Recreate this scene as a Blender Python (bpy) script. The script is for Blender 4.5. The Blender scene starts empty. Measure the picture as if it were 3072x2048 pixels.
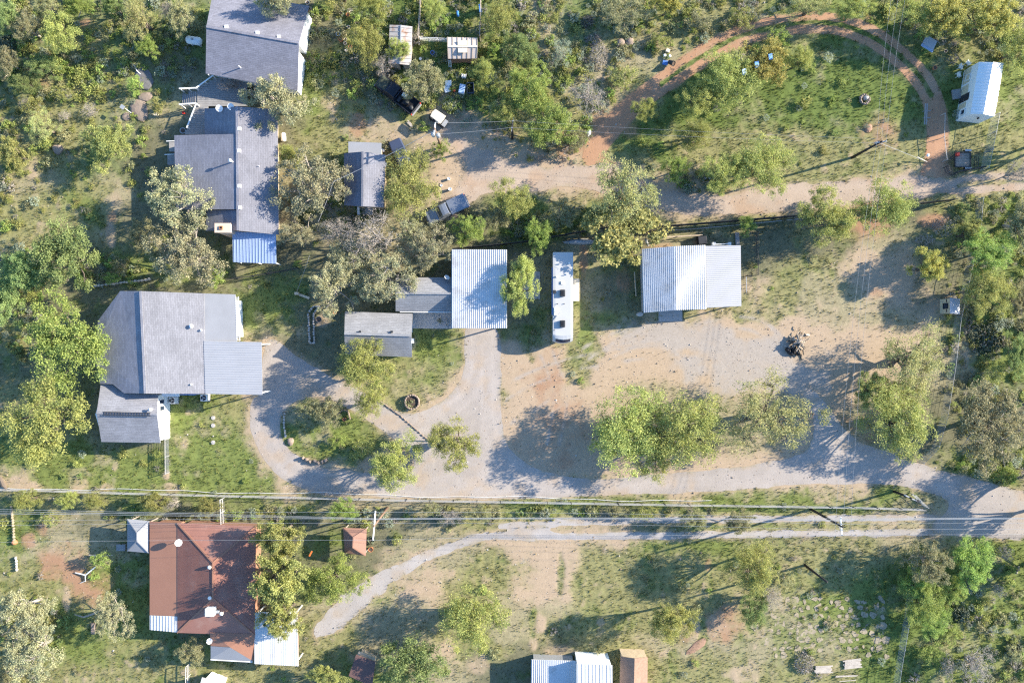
import bpy, math, random
import numpy as np
from mathutils import Vector, Matrix

# ------------------------------------------------------------------ camera, sky, sun, exposure
SC = bpy.context.scene
COL = SC.collection
CAM_H = 92.0                 # drone height above the yard, metres
FPX = 2162.0                 # focal length in photograph pixels (3072 wide)
SUN_EL, SUN_AZ = 22.5, 15.8  # degrees; azimuth counter-clockwise from +X

cam_data = bpy.data.cameras.new('drone_camera')
cam_data.sensor_width = 36.0
cam_data.lens = 36.0 * FPX / 3072.0
cam_data.clip_end = 2000.0
cam = bpy.data.objects.new('drone_camera', cam_data)
cam.location = (0, 0, CAM_H)
COL.objects.link(cam)
SC.camera = cam

world = bpy.data.worlds.new('World')
SC.world = world
world.use_nodes = True
wn = world.node_tree
wn.nodes.clear()
w_out = wn.nodes.new('ShaderNodeOutputWorld')
w_bg = wn.nodes.new('ShaderNodeBackground')
w_sky = wn.nodes.new('ShaderNodeTexSky')
w_sky.sky_type = 'NISHITA'
w_sky.sun_disc = False
w_sky.air_density = 1.0
w_sky.dust_density = 0.4
w_sky.ozone_density = 4.0
w_sky.sun_elevation = math.radians(SUN_EL)
w_sky.sun_rotation = math.radians(90.0 - SUN_AZ)
w_bg.inputs['Strength'].default_value = 0.135
w_hs = wn.nodes.new('ShaderNodeHueSaturation')   # clear deep-blue morning sky
w_hs.inputs['Saturation'].default_value = 1.08
wn.links.new(w_sky.outputs[0], w_hs.inputs['Color'])
wn.links.new(w_hs.outputs[0], w_bg.inputs['Color'])
wn.links.new(w_bg.outputs[0], w_out.inputs['Surface'])

sun_data = bpy.data.lights.new('sun', 'SUN')
sun_data.energy = 5.0
sun_data.angle = math.radians(0.55)
sun_data.color = (1.0, 0.90, 0.74)
sun = bpy.data.objects.new('sun', sun_data)
se, sa = math.radians(SUN_EL), math.radians(SUN_AZ)
SUN_DIR = Vector((math.cos(se) * math.cos(sa), math.cos(se) * math.sin(sa), math.sin(se)))
sun.rotation_euler = SUN_DIR.to_track_quat('Z', 'Y').to_euler()
sun.location = (60, 20, 60)
COL.objects.link(sun)

SC.view_settings.view_transform = 'Standard'
SC.view_settings.look = 'None'
SC.view_settings.exposure = 1.58
SC.view_settings.gamma = 1.0
SC.view_settings.use_curve_mapping = False
SC.cycles.use_denoising = False
SC.cycles.denoiser = 'OPENIMAGEDENOISE'
SC.cycles.denoising_prefilter = 'ACCURATE'
SC.cycles.denoising_input_passes = 'RGB_ALBEDO_NORMAL'
SC.cycles.pixel_filter_type = 'BLACKMAN_HARRIS'
SC.cycles.filter_width = 1.25
SC.cycles.max_bounces = 6
SC.cycles.transparent_max_bounces = 6

random.seed(7)
RNG = np.random.default_rng(7)

# ------------------------------------------------------------------ helpers
def P(u, v, z=0.0):
    """place seen at photograph pixel (u, v) for a point that stands z metres above the yard"""
    k = (CAM_H - z) / FPX
    return Vector(((u - 1536.0) * k, (1024.0 - v) * k, z))

def PX(n, z=0.0):
    return n * (CAM_H - z) / FPX

def tag(o, label=None, cat=None, group=None, kind=None):
    if label: o['label'] = label
    if cat: o['category'] = cat
    if group: o['group'] = group
    if kind: o['kind'] = kind
    return o

def thing(name, label, cat, loc=(0, 0, 0), group=None):
    o = bpy.data.objects.new(name, None)
    o.empty_display_size = 0.3
    COL.objects.link(o)
    o.location = loc
    return tag(o, label, cat, group)

def root_of(o):
    while o.parent is not None:
        o = o.parent
    return o

def copy_tree(o, parent=None):
    c = o.copy()
    COL.objects.link(c)
    c.parent = parent
    for ch in list(o.children):
        copy_tree(ch, c)
    return c

class MB:
    """collects shapes; build() links them as one mesh object"""
    def __init__(self):
        self.v, self.f = [], []
    def add(self, vs, fs):
        n = len(self.v)
        self.v.extend([tuple(p) for p in vs])
        self.f.extend([tuple(i + n for i in f) for f in fs])
        return self
    def box(self, c, s, rz=0.0):
        cx, cy, cz = c
        hx, hy, hz = s[0] / 2, s[1] / 2, s[2] / 2
        ca, sn = math.cos(rz), math.sin(rz)
        vs = []
        for z in (-hz, hz):
            for x, y in ((-hx, -hy), (hx, -hy), (hx, hy), (-hx, hy)):
                vs.append((cx + x * ca - y * sn, cy + x * sn + y * ca, cz + z))
        return self.add(vs, [(3, 2, 1, 0), (4, 5, 6, 7), (0, 1, 5, 4), (1, 2, 6, 5), (2, 3, 7, 6), (3, 0, 4, 7)])
    def beam(self, p0, p1, w, h, up=(0, 0, 1)):
        p0, p1 = Vector(p0), Vector(p1)
        d = (p1 - p0).normalized()
        up = Vector(up)
        s = d.cross(up)
        if s.length < 1e-4:
            s = d.cross(Vector((1, 0, 0)))
        s.normalize()
        t = s.cross(d).normalized()
        s *= w / 2
        t *= h / 2
        vs = [p0 - s - t, p0 + s - t, p0 + s + t, p0 - s + t, p1 - s - t, p1 + s - t, p1 + s + t, p1 - s + t]
        return self.add(vs, [(0, 1, 2, 3), (7, 6, 5, 4), (0, 4, 5, 1), (1, 5, 6, 2), (2, 6, 7, 3), (3, 7, 4, 0)])
    def tube(self, pts, rad, n=6, cap=True):
        pts = [Vector(p) for p in pts]
        if not hasattr(rad, '__len__'):
            rad = [rad] * len(pts)
        vs, fs = [], []
        for i, p in enumerate(pts):
            d = (pts[min(i + 1, len(pts) - 1)] - pts[max(i - 1, 0)])
            if d.length < 1e-6: d = Vector((0, 0, 1))
            d.normalize()
            a = d.cross(Vector((0.13, 0.21, 0.97)))
            if a.length < 0.05: a = d.cross(Vector((1, 0, 0)))
            a.normalize()
            b = d.cross(a)
            for k in range(n):
                t = 2 * math.pi * k / n
                vs.append(p + a * (math.cos(t) * rad[i]) + b * (math.sin(t) * rad[i]))
        for i in range(len(pts) - 1):
            for k in range(n):
                fs.append((i * n + k, i * n + (k + 1) % n, (i + 1) * n + (k + 1) % n, (i + 1) * n + k))
        if cap:
            fs.append(tuple(range(n - 1, -1, -1)))
            fs.append(tuple((len(pts) - 1) * n + k for k in range(n)))
        return self.add(vs, fs)
    def slab(self, poly, t):
        n = len(poly)
        poly = [Vector(p) for p in poly]
        vs = poly + [p - Vector((0, 0, t)) for p in poly]
        a = sum((poly[i].x * poly[(i + 1) % n].y - poly[(i + 1) % n].x * poly[i].y) for i in range(n))
        idx = list(range(n)) if a > 0 else list(range(n - 1, -1, -1))
        fs = [tuple(idx), tuple(i + n for i in reversed(idx))]
        for k in range(n):
            i, j = idx[k], idx[(k + 1) % n]
            fs.append((j, i, i + n, j + n))
        return self.add(vs, fs)
    def prism(self, poly, z0, z1=None):
        """vertical body: poly has 3D points = the top, goes down to z0"""
        n = len(poly)
        poly = [Vector(p) for p in poly]
        if z1 is not None:
            poly = [Vector((p.x, p.y, z1)) for p in poly]
        a = sum((poly[i].x * poly[(i + 1) % n].y - poly[(i + 1) % n].x * poly[i].y) for i in range(n))
        if a < 0: poly.reverse()
        vs = poly + [Vector((p.x, p.y, z0)) for p in poly]
        fs = [tuple(range(n)), tuple(range(2 * n - 1, n - 1, -1))]
        for i in range(n):
            j = (i + 1) % n
            fs.append((j, i, i + n, j + n))
        return self.add(vs, fs)
    def lathe(self, prof, n=14, c=(0, 0, 0)):
        vs, fs = [], []
        for r, z in prof:
            for k in range(n):
                t = 2 * math.pi * k / n
                vs.append((c[0] + r * math.cos(t), c[1] + r * math.sin(t), c[2] + z))
        for i in range(len(prof) - 1):
            for k in range(n):
                fs.append((i * n + k, i * n + (k + 1) % n, (i + 1) * n + (k + 1) % n, (i + 1) * n + k))
        fs.append(tuple(range(n - 1, -1, -1)))
        fs.append(tuple((len(prof) - 1) * n + k for k in range(n)))
        return self.add(vs, fs)
    def rock(self, c, r, seed=0, nu=8, nv=5, rough=0.22):
        rg = random.Random(seed)
        vs, fs = [], []
        ph = [rg.uniform(0, 6.28) for _ in range(4)]
        for j in range(nv + 1):
            th = math.pi * j / nv
            for k in range(nu):
                p = 2 * math.pi * k / nu
                q = 1 + rough * (0.6 * math.sin(2 * p + ph[0] + j) + 0.5 * math.sin(3 * p + ph[1]) * math.sin(th) + rg.uniform(-0.6, 0.6))
                if j in (0, nv): q = 1
                vs.append((c[0] + r[0] * q * math.sin(th) * math.cos(p), c[1] + r[1] * q * math.sin(th) * math.sin(p), c[2] + r[2] * math.cos(th) * (0.8 + 0.2 * q)))
        for j in range(nv):
            for k in range(nu):
                fs.append((j * nu + k, (j + 1) * nu + k, (j + 1) * nu + (k + 1) % nu, j * nu + (k + 1) % nu))
        return self.add(vs, fs)
    def build(self, name, mat, parent=None, smooth=False, bevel=0.0):
        off = Vector((0, 0, 0))
        if parent is not None:
            off = Vector(root_of(parent).location)
        me = bpy.data.meshes.new(name)
        me.from_pydata([(x - off.x, y - off.y, z - off.z) for x, y, z in self.v], [], self.f)
        if smooth:
            me.polygons.foreach_set('use_smooth', [True] * len(me.polygons))
        me.update()
        me.materials.append(mat)
        o = bpy.data.objects.new(name, me)
        COL.objects.link(o)
        o.parent = parent
        if bevel:
            m = o.modifiers.new('edge', 'BEVEL')
            m.width = bevel
            m.segments = 2
            m.limit_method = 'ANGLE'
        return o

def mesh_np(name, verts, quads, mat, attrs=None, parent=None, tris=False):
    """fast mesh from numpy; quads (n,4) or (n,3); attrs {name: per-vertex float or rgb}"""
    me = bpy.data.meshes.new(name)
    nv, nf, k = len(verts), len(quads), quads.shape[1]
    me.vertices.add(nv)
    me.vertices.foreach_set('co', np.ascontiguousarray(verts, dtype=np.float32).ravel())
    me.loops.add(nf * k)
    me.loops.foreach_set('vertex_index', np.ascontiguousarray(quads, dtype=np.int32).ravel())
    me.polygons.add(nf)
    me.polygons.foreach_set('loop_start', np.arange(0, nf * k, k, dtype=np.int32))
    for an, arr in (attrs or {}).items():
        arr = np.asarray(arr, dtype=np.float32)
        if arr.ndim == 1:
            a = me.attributes.new(an, 'FLOAT', 'POINT')
            a.data.foreach_set('value', arr)
        else:
            a = me.attributes.new(an, 'FLOAT_COLOR', 'POINT')
            a.data.foreach_set('color', np.concatenate([arr, np.ones((nv, 1), np.float32)], 1).ravel())
    me.update(calc_edges=True)
    me.validate()
    me.materials.append(mat)
    if parent == 'mesh':
        return me
    o = bpy.data.objects.new(name, me)
    COL.objects.link(o)
    o.parent = parent
    return o

# ------------------------------------------------------------------ materials
def new_mat(name):
    m = bpy.data.materials.new(name)
    m.use_nodes = True
    nt = m.node_tree
    for n in list(nt.nodes): nt.nodes.remove(n)
    out = nt.nodes.new('ShaderNodeOutputMaterial')
    return m, nt, out

def N(nt, t, **kw):
    n = nt.nodes.new(t)
    for k, v in kw.items():
        if k.startswith('i_'):
            key = k[2:]
            key = int(key) if key.isdigit() else key.replace('_', ' ')
            n.inputs[key].default_value = v
        else:
            setattr(n, k, v)
    return n

def L(nt, a, b): nt.links.new(a, b)

def col4(c): return (c[0], c[1], c[2], 1.0)

def surf(name, c, rough=0.75, metal=0.0, var=0.18, scale=1.2, fine=14.0, c2=None, bump=0.0, spec=0.3, stain=None):
    """painted / weathered surface: large blotches + fine grain around one colour, optional second colour (rust, dirt)"""
    m, nt, out = new_mat(name)
    b = N(nt, 'ShaderNodeBsdfPrincipled', i_Roughness=rough, i_Metallic=metal)
    b.inputs['Specular IOR Level'].default_value = spec
    geo = N(nt, 'ShaderNodeNewGeometry')
    n1 = N(nt, 'ShaderNodeTexNoise', i_Scale=scale, i_Detail=5.0, i_Roughness=0.6)
    n2 = N(nt, 'ShaderNodeTexNoise', i_Scale=fine, i_Detail=3.0)
    L(nt, geo.outputs['Position'], n1.inputs['Vector'])
    L(nt, geo.outputs['Position'], n2.inputs['Vector'])
    mx = N(nt, 'ShaderNodeMix', data_type='RGBA')
    mx.inputs['A'].default_value = col4([x * (1 - var) for x in c])
    mx.inputs['B'].default_value = col4([min(1, x * (1 + var)) for x in c])
    ad = N(nt, 'ShaderNodeMath', operation='ADD')
    mu = N(nt, 'ShaderNodeMath', operation='MULTIPLY', i_1=0.5)
    L(nt, n1.outputs[0], ad.inputs[0]); L(nt, n2.outputs[0], ad.inputs[1]); L(nt, ad.outputs[0], mu.inputs[0])
    rp = N(nt, 'ShaderNodeMapRange'); rp.inputs[1].default_value = 0.32; rp.inputs[2].default_value = 0.68
    L(nt, mu.outputs[0], rp.inputs[0]); L(nt, rp.outputs[0], mx.inputs['Factor'])
    last = mx.outputs['Result']
    if c2 is not None:
        n3 = N(nt, 'ShaderNodeTexNoise', i_Scale=(stain or 0.9), i_Detail=7.0, i_Roughness=0.7)
        L(nt, geo.outputs['Position'], n3.inputs['Vector'])
        r3 = N(nt, 'ShaderNodeMapRange'); r3.inputs[1].default_value = 0.5; r3.inputs[2].default_value = 0.66
        L(nt, n3.outputs[0], r3.inputs[0])
        m3 = N(nt, 'ShaderNodeMix', data_type='RGBA')
        m3.inputs['B'].default_value = col4(c2)
        L(nt, last, m3.inputs['A']); L(nt, r3.outputs[0], m3.inputs['Factor'])
        last = m3.outputs['Result']
    L(nt, last, b.inputs['Base Color'])
    if bump:
        bp = N(nt, 'ShaderNodeBump', i_Strength=bump, i_Distance=0.03)
        L(nt, n2.outputs[0], bp.inputs['Height']); L(nt, bp.outputs[0], b.inputs['Normal'])
    L(nt, b.outputs[0], out.inputs['Surface'])
    return m

def shingle(name, c, ang=0.0, row=0.2, var=0.10, streak=0.13):
    """asphalt shingles: courses of tabs of slightly different tone, laid at angle ang"""
    m, nt, out = new_mat(name)
    b = N(nt, 'ShaderNodeBsdfPrincipled', i_Roughness=0.9)
    b.inputs['Specular IOR Level'].default_value = 0.135
    geo = N(nt, 'ShaderNodeNewGeometry')
    mp = N(nt, 'ShaderNodeMapping'); mp.inputs['Rotation'].default_value = (0, 0, -ang)
    L(nt, geo.outputs['Position'], mp.inputs['Vector'])
    br = N(nt, 'ShaderNodeTexBrick', i_Scale=1.0)
    br.inputs['Brick Width'].default_value = 0.62; br.inputs['Row Height'].default_value = row
    br.inputs['Mortar Size'].default_value = 0.018; br.inputs['Bias'].default_value = 0.0
    br.inputs['Color1'].default_value = col4([x * (1 - var) for x in c])
    br.inputs['Color2'].default_value = col4([x * (1 + var) for x in c])
    br.inputs['Mortar'].default_value = col4([x * 0.72 for x in c])
    L(nt, mp.outputs[0], br.inputs['Vector'])
    n1 = N(nt, 'ShaderNodeTexNoise', i_Scale=0.5, i_Detail=6.0, i_Roughness=0.65)
    L(nt, geo.outputs['Position'], n1.inputs['Vector'])
    rp = N(nt, 'ShaderNodeMapRange'); rp.inputs[1].default_value = 0.3; rp.inputs[2].default_value = 0.7
    rp.inputs[3].default_value = 1 - streak; rp.inputs[4].default_value = 1 + streak
    L(nt, n1.outputs[0], rp.inputs[0])
    n2 = N(nt, 'ShaderNodeTexNoise', i_Scale=9.0, i_Detail=3.0)
    L(nt, geo.outputs['Position'], n2.inputs['Vector'])
    r2 = N(nt, 'ShaderNodeMapRange'); r2.inputs[1].default_value = 0.3; r2.inputs[2].default_value = 0.7
    r2.inputs[3].default_value = 0.88; r2.inputs[4].default_value = 1.12
    L(nt, n2.outputs[0], r2.inputs[0])
    mm = N(nt, 'ShaderNodeMath', operation='MULTIPLY')
    L(nt, rp.outputs[0], mm.inputs[0]); L(nt, r2.outputs[0], mm.inputs[1])
    vm = N(nt, 'ShaderNodeVectorMath', operation='SCALE')
    L(nt, br.outputs['Color'], vm.inputs[0]); L(nt, mm.outputs[0], vm.inputs['Scale'])
    L(nt, vm.outputs[0], b.inputs['Base Color'])
    bp = N(nt, 'ShaderNodeBump', i_Strength=0.18, i_Distance=0.02)
    L(nt, br.outputs['Fac'], bp.inputs['Height']); bp.invert = True
    L(nt, bp.outputs[0], b.inputs['Normal'])
    L(nt, b.outputs[0], out.inputs['Surface'])
    return m

def leaf_mat(name, c, hue=0.03, transl=0.42, rough=0.6):
    """leaves: per-leaf tint attribute, per-plant shift, light passing through"""
    m, nt, out = new_mat(name)
    at = N(nt, 'ShaderNodeAttribute', attribute_name='tint')
    oi = N(nt, 'ShaderNodeObjectInfo')
    mx = N(nt, 'ShaderNodeMix', data_type='RGBA')
    mx.inputs['A'].default_value = col4((c[0] * 0.62, c[1] * 0.72, c[2] * 0.8))
    mx.inputs['B'].default_value = col4((c[0] * 1.42, c[1] * 1.30, c[2] * 1.25))
    L(nt, at.outputs['Fac'], mx.inputs['Factor'])
    hs = N(nt, 'ShaderNodeHueSaturation')
    r1 = N(nt, 'ShaderNodeMapRange'); r1.inputs[3].default_value = 0.5 - hue * 0.5; r1.inputs[4].default_value = 0.5 + hue * 0.5
    r2 = N(nt, 'ShaderNodeMapRange'); r2.inputs[3].default_value = 0.86; r2.inputs[4].default_value = 1.18
    L(nt, oi.outputs['Random'], r1.inputs[0]); L(nt, oi.outputs['Random'], r2.inputs[0])
    L(nt, r1.outputs[0], hs.inputs['Hue']); L(nt, r2.outputs[0], hs.inputs['Value'])
    L(nt, mx.outputs['Result'], hs.inputs['Color'])
    d = N(nt, 'ShaderNodeBsdfPrincipled', i_Roughness=rough)
    d.inputs['Specular IOR Level'].default_value = 0.25
    t = N(nt, 'ShaderNodeBsdfTranslucent')
    L(nt, hs.outputs[0], d.inputs['Base Color']); L(nt, hs.outputs[0], t.inputs['Color'])
    ms = N(nt, 'ShaderNodeMixShader', i_Fac=transl)
    L(nt, d.outputs[0], ms.inputs[1]); L(nt, t.outputs[0], ms.inputs[2])
    L(nt, ms.outputs[0], out.inputs['Surface'])
    return m

def attr_mat(name, var=0.3, fine=6.0, bump=0.4, transl=0.0, rough=0.95, coarse=None):
    """colour carried by the 'tone' attribute (what grows or lies there), broken up by fine noise"""
    m, nt, out = new_mat(name)
    at = N(nt, 'ShaderNodeAttribute', attribute_name='tone')
    geo = N(nt, 'ShaderNodeNewGeometry')
    n1 = N(nt, 'ShaderNodeTexNoise', i_Scale=fine, i_Detail=6.0, i_Roughness=0.7)
    L(nt, geo.outputs['Position'], n1.inputs['Vector'])
    rp = N(nt, 'ShaderNodeMapRange'); rp.inputs[1].default_value = 0.28; rp.inputs[2].default_value = 0.72
    rp.inputs[3].default_value = 1 - var; rp.inputs[4].default_value = 1 + var
    L(nt, n1.outputs[0], rp.inputs[0])
    vm = N(nt, 'ShaderNodeVectorMath', operation='SCALE')
    L(nt, at.outputs['Color'], vm.inputs[0]); L(nt, rp.outputs[0], vm.inputs['Scale'])
    d = N(nt, 'ShaderNodeBsdfPrincipled', i_Roughness=rough)
    d.inputs['Specular IOR Level'].default_value = 0.1
    L(nt, vm.outputs[0], d.inputs['Base Color'])
    if bump:
        n2 = N(nt, 'ShaderNodeTexNoise', i_Scale=fine * 0.55, i_Detail=7.0, i_Roughness=0.75)
        L(nt, geo.outputs['Position'], n2.inputs['Vector'])
        bp = N(nt, 'ShaderNodeBump', i_Strength=bump, i_Distance=0.1)
        L(nt, n2.outputs[0], bp.inputs['Height']); L(nt, bp.outputs[0], d.inputs['Normal'])
        ab = N(nt, 'ShaderNodeAttribute', attribute_name='bare')
        rb = N(nt, 'ShaderNodeMapRange'); rb.inputs[3].default_value = bump; rb.inputs[4].default_value = bump * 0.3
        L(nt, ab.outputs['Fac'], rb.inputs[0]); L(nt, rb.outputs[0], bp.inputs['Strength'])
    if transl:
        t = N(nt, 'ShaderNodeBsdfTranslucent')
        L(nt, vm.outputs[0], t.inputs['Color'])
        ms = N(nt, 'ShaderNodeMixShader', i_Fac=transl)
        L(nt, d.outputs[0], ms.inputs[1]); L(nt, t.outputs[0], ms.inputs[2])
        L(nt, ms.outputs[0], out.inputs['Surface'])
    else:
        L(nt, d.outputs[0], out.inputs['Surface'])
    return m

def glass_mat(name, c=(0.02, 0.03, 0.05)):
    m, nt, out = new_mat(name)
    b = N(nt, 'ShaderNodeBsdfPrincipled', i_Roughness=0.06)
    n1 = N(nt, 'ShaderNodeTexNoise', i_Scale=2.0)
    mx = N(nt, 'ShaderNodeMix', data_type='RGBA')
    mx.inputs['A'].default_value = col4(c); mx.inputs['B'].default_value = col4([x * 1.6 for x in c])
    L(nt, n1.outputs[0], mx.inputs['Factor']); L(nt, mx.outputs['Result'], b.inputs['Base Color'])
    L(nt, b.outputs[0], out.inputs['Surface'])
    return m

M = {}
M['bark'] = surf('bark', (0.13, 0.105, 0.085), 0.95, var=0.35, scale=3)
M['palebark'] = surf('pale_bark', (0.34, 0.30, 0.26), 0.95, var=0.3, scale=3)
M['deadwood'] = surf('dead_wood', (0.42, 0.37, 0.31), 0.95, var=0.3, scale=3)
M['white'] = surf('white_paint', (0.72, 0.72, 0.70), 0.55, var=0.06)
M['wallwhite'] = surf('white_siding', (0.74, 0.75, 0.74), 0.7, var=0.05)
M['cream'] = surf('cream_siding', (0.52, 0.46, 0.33), 0.7, var=0.08)
M['tanwall'] = surf('tan_wall', (0.45, 0.36, 0.26), 0.8, var=0.12)
M['redbrick'] = surf('brown_wall', (0.28, 0.15, 0.10), 0.85, var=0.2, fine=20)
M['dark'] = surf('dark_steel', (0.03, 0.032, 0.036), 0.5, var=0.2)
M['black'] = surf('black_plastic', (0.012, 0.012, 0.014), 0.5, var=0.2)
M['galv'] = surf('galvanised_steel', (0.36, 0.37, 0.38), 0.55, metal=0.3, var=0.12)
M['pipe'] = surf('pale_pipe', (0.42, 0.41, 0.40), 0.6, var=0.08)
M['wire'] = surf('aluminium_cable', (0.36, 0.36, 0.37), 0.5, metal=0.3, var=0.05)
M['darkwire'] = surf('dark_cable', (0.10, 0.10, 0.11), 0.6, var=0.05)
M['wood'] = surf('weathered_wood', (0.30, 0.255, 0.21), 0.9, var=0.22, scale=2.0)
M['greywood'] = surf('grey_deck_wood', (0.26, 0.25, 0.24), 0.9, var=0.2, scale=2.0)
M['freshwood'] = surf('pale_timber', (0.56, 0.44, 0.30), 0.85, var=0.2, scale=2.0)
M['polewood'] = surf('creosote_pole', (0.20, 0.13, 0.09), 0.9, var=0.25, scale=2.0)
M['darkpole'] = surf('blackened_pole', (0.035, 0.03, 0.028), 0.85, var=0.25, scale=2.0)
M['concrete'] = surf('concrete', (0.40, 0.38, 0.36), 0.9, var=0.12, scale=0.8, bump=0.1)
M['stone'] = surf('sandstone', (0.25, 0.195, 0.155), 0.92, var=0.25, scale=2.5, bump=0.3)
M['greystone'] = surf('grey_limestone', (0.42, 0.39, 0.35), 0.92, var=0.25, scale=2.5, bump=0.3)
M['pinkstone'] = surf('pink_granite', (0.31, 0.26, 0.18), 0.92, var=0.22, scale=1.6, bump=0.25)
M['redstone'] = surf('red_sandstone', (0.30, 0.185, 0.125), 0.92, var=0.25, scale=2.0, bump=0.3)
M['shale'] = surf('grey_shale', (0.15, 0.145, 0.145), 0.92, var=0.3, scale=2.0, bump=0.3)
M['terracotta'] = surf('terracotta', (0.45, 0.19, 0.09), 0.85, var=0.2)
M['soil'] = surf('dark_soil', (0.09, 0.065, 0.05), 0.95, var=0.3)
M['red'] = surf('red_plastic', (0.55, 0.05, 0.03), 0.5, var=0.1)
M['orange'] = surf('orange_plastic', (0.62, 0.17, 0.05), 0.5, var=0.1)
M['blue'] = surf('blue_plastic', (0.06, 0.22, 0.55), 0.45, var=0.12)
M['paleblue'] = surf('pale_blue_tarp', (0.30, 0.42, 0.62), 0.5, var=0.15)
M['rubber'] = surf('tyre_rubber', (0.02, 0.02, 0.021), 0.8, var=0.2)
M['glass'] = glass_mat('dark_glass')
M['silverpaint'] = surf('silver_paint', (0.27, 0.295, 0.335), 0.28, metal=0.55, var=0.05)
M['blackpaint'] = surf('black_paint', (0.018, 0.02, 0.026), 0.25, var=0.15)
M['camo'] = surf('camouflage_cover', (0.045, 0.055, 0.04), 0.8, var=0.3, c2=(0.13, 0.13, 0.085), stain=1.6)
M['bluepaint'] = surf('dark_blue_paint', (0.05, 0.065, 0.11), 0.3, var=0.1)
M['creamroof'] = surf('cream_canopy', (0.62, 0.55, 0.43), 0.6, var=0.06)
M['rusty'] = surf('rusty_sheet_metal', (0.44, 0.41, 0.39), 0.6, metal=0.2, var=0.15, scale=0.8, c2=(0.33, 0.19, 0.12), stain=1.1)
M['metalroof'] = surf('galvalume_roof', (0.58, 0.585, 0.585), 0.5, metal=0.15, var=0.10, scale=0.5, c2=(0.48, 0.47, 0.45), stain=0.6)
M['whiteroof'] = surf('white_metal_roof', (0.60, 0.60, 0.585), 0.5, metal=0.1, var=0.09, scale=0.5, c2=(0.50, 0.485, 0.45), stain=0.6)
M['cabinroof'] = surf('white_standing_seam', (0.78, 0.78, 0.77), 0.4, metal=0.15, var=0.04, scale=0.5)
M['shadedawning'] = surf('shade_tinted_awning_metal', (0.33, 0.41, 0.56), 0.5, metal=0.25, var=0.10, scale=0.7)  # white awning metal; the blue is shade put into its colour
M['carportroof'] = surf('grey_carport_roof', (0.38, 0.385, 0.40), 0.5, metal=0.3, var=0.06, scale=0.6)
M['greymembrane'] = surf('grey_roll_roofing', (0.25, 0.255, 0.27), 0.8, var=0.1, scale=0.5)
M['shA'] = shingle('charcoal_shingle', (0.212, 0.21, 0.242), ang=-0.175)
M['shB'] = shingle('slate_shingle', (0.2, 0.202, 0.233), ang=math.pi / 2)
M['shBe'] = shingle('pale_slate_shingle', (0.202, 0.2, 0.222), ang=math.pi / 2, var=0.08)
M['shC'] = shingle('grey_shingle', (0.24, 0.24, 0.265), ang=math.pi / 2 - 0.04)
M['shCe'] = shingle('mid_grey_shingle', (0.247, 0.243, 0.258), ang=math.pi / 2 - 0.04, var=0.09)
M['shW'] = shingle('pale_grey_shingle', (0.248, 0.248, 0.267), ang=-0.02)
M['shD'] = shingle('weathered_shingle', (0.248, 0.248, 0.254), ang=-0.02)
M['shH'] = shingle('shadow_darkened_shingle', (0.15, 0.155, 0.185), ang=math.pi / 2)  # small house's left slope, darkened and blued to deepen its shadow
M['redroof'] = surf('brown_red_metal_roof', (0.275, 0.132, 0.098), 0.55, metal=0.1, var=0.12, scale=0.6, c2=(0.31, 0.175, 0.135), stain=0.4)
M['redroof2'] = surf('orange_brown_metal_roof', (0.31, 0.155, 0.10), 0.55, metal=0.1, var=0.08, scale=0.6)
M['brownroof'] = surf('brown_roof', (0.26, 0.145, 0.105), 0.7, var=0.12, scale=0.8)
M['darkbrownroof'] = surf('dark_brown_roof', (0.13, 0.075, 0.065), 0.7, var=0.14, scale=0.8)
M['woodroof'] = surf('wood_shake_roof', (0.25, 0.165, 0.12), 0.9, var=0.3, scale=3.0)
M['rvwhite'] = surf('trailer_white', (0.42, 0.42, 0.415), 0.45, var=0.05, scale=0.8)
M['chimney'] = surf('chimney_render', (0.60, 0.45, 0.34), 0.85, var=0.1)
M['greenhouse'] = surf('beige_polycarbonate', (0.48, 0.41, 0.36), 0.5, var=0.1)
M['cactus'] = leaf_mat('prickly_pear_pads', (0.10, 0.12, 0.075), transl=0.0)
M['blueside'] = surf('blue_trim_and_wall_shade', (0.10, 0.22, 0.50), 0.6, var=0.1)  # real blue trim, and the panel painted as wall shade
M['mq'] = leaf_mat('mesquite_leaves', (0.375, 0.403, 0.127))
M['mq2'] = leaf_mat('pale_mesquite_leaves', (0.409, 0.42, 0.175))
M['po'] = leaf_mat('pale_oak_leaves', (0.37, 0.365, 0.205), transl=0.3)
M['go'] = leaf_mat('green_oak_leaves', (0.252, 0.322, 0.117))
M['bg'] = leaf_mat('bright_green_leaves', (0.319, 0.403, 0.111))
M['ol'] = leaf_mat('olive_leaves', (0.342, 0.349, 0.119))
M['dk'] = leaf_mat('dark_olive_leaves', (0.336, 0.332, 0.175))
M['bl'] = leaf_mat('yellow_brown_leaves', (0.37, 0.355, 0.125))
M['ye'] = leaf_mat('yellow_blossom', (0.431, 0.414, 0.122))
M['gy'] = leaf_mat('grey_twig_leaves', (0.36, 0.33, 0.285))
M['sg'] = leaf_mat('sage_leaves', (0.336, 0.371, 0.265))
M['ground'] = attr_mat('yard_ground', var=0.16, fine=5.0, bump=0.5)
M['tuft'] = attr_mat('grass_blades', var=0.15, fine=3.0, bump=0, transl=0.3, rough=0.7)

# ------------------------------------------------------------------ ground: what lies where
def lattice(seed, n=128):
    return np.random.default_rng(seed).random((n, n))

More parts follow.
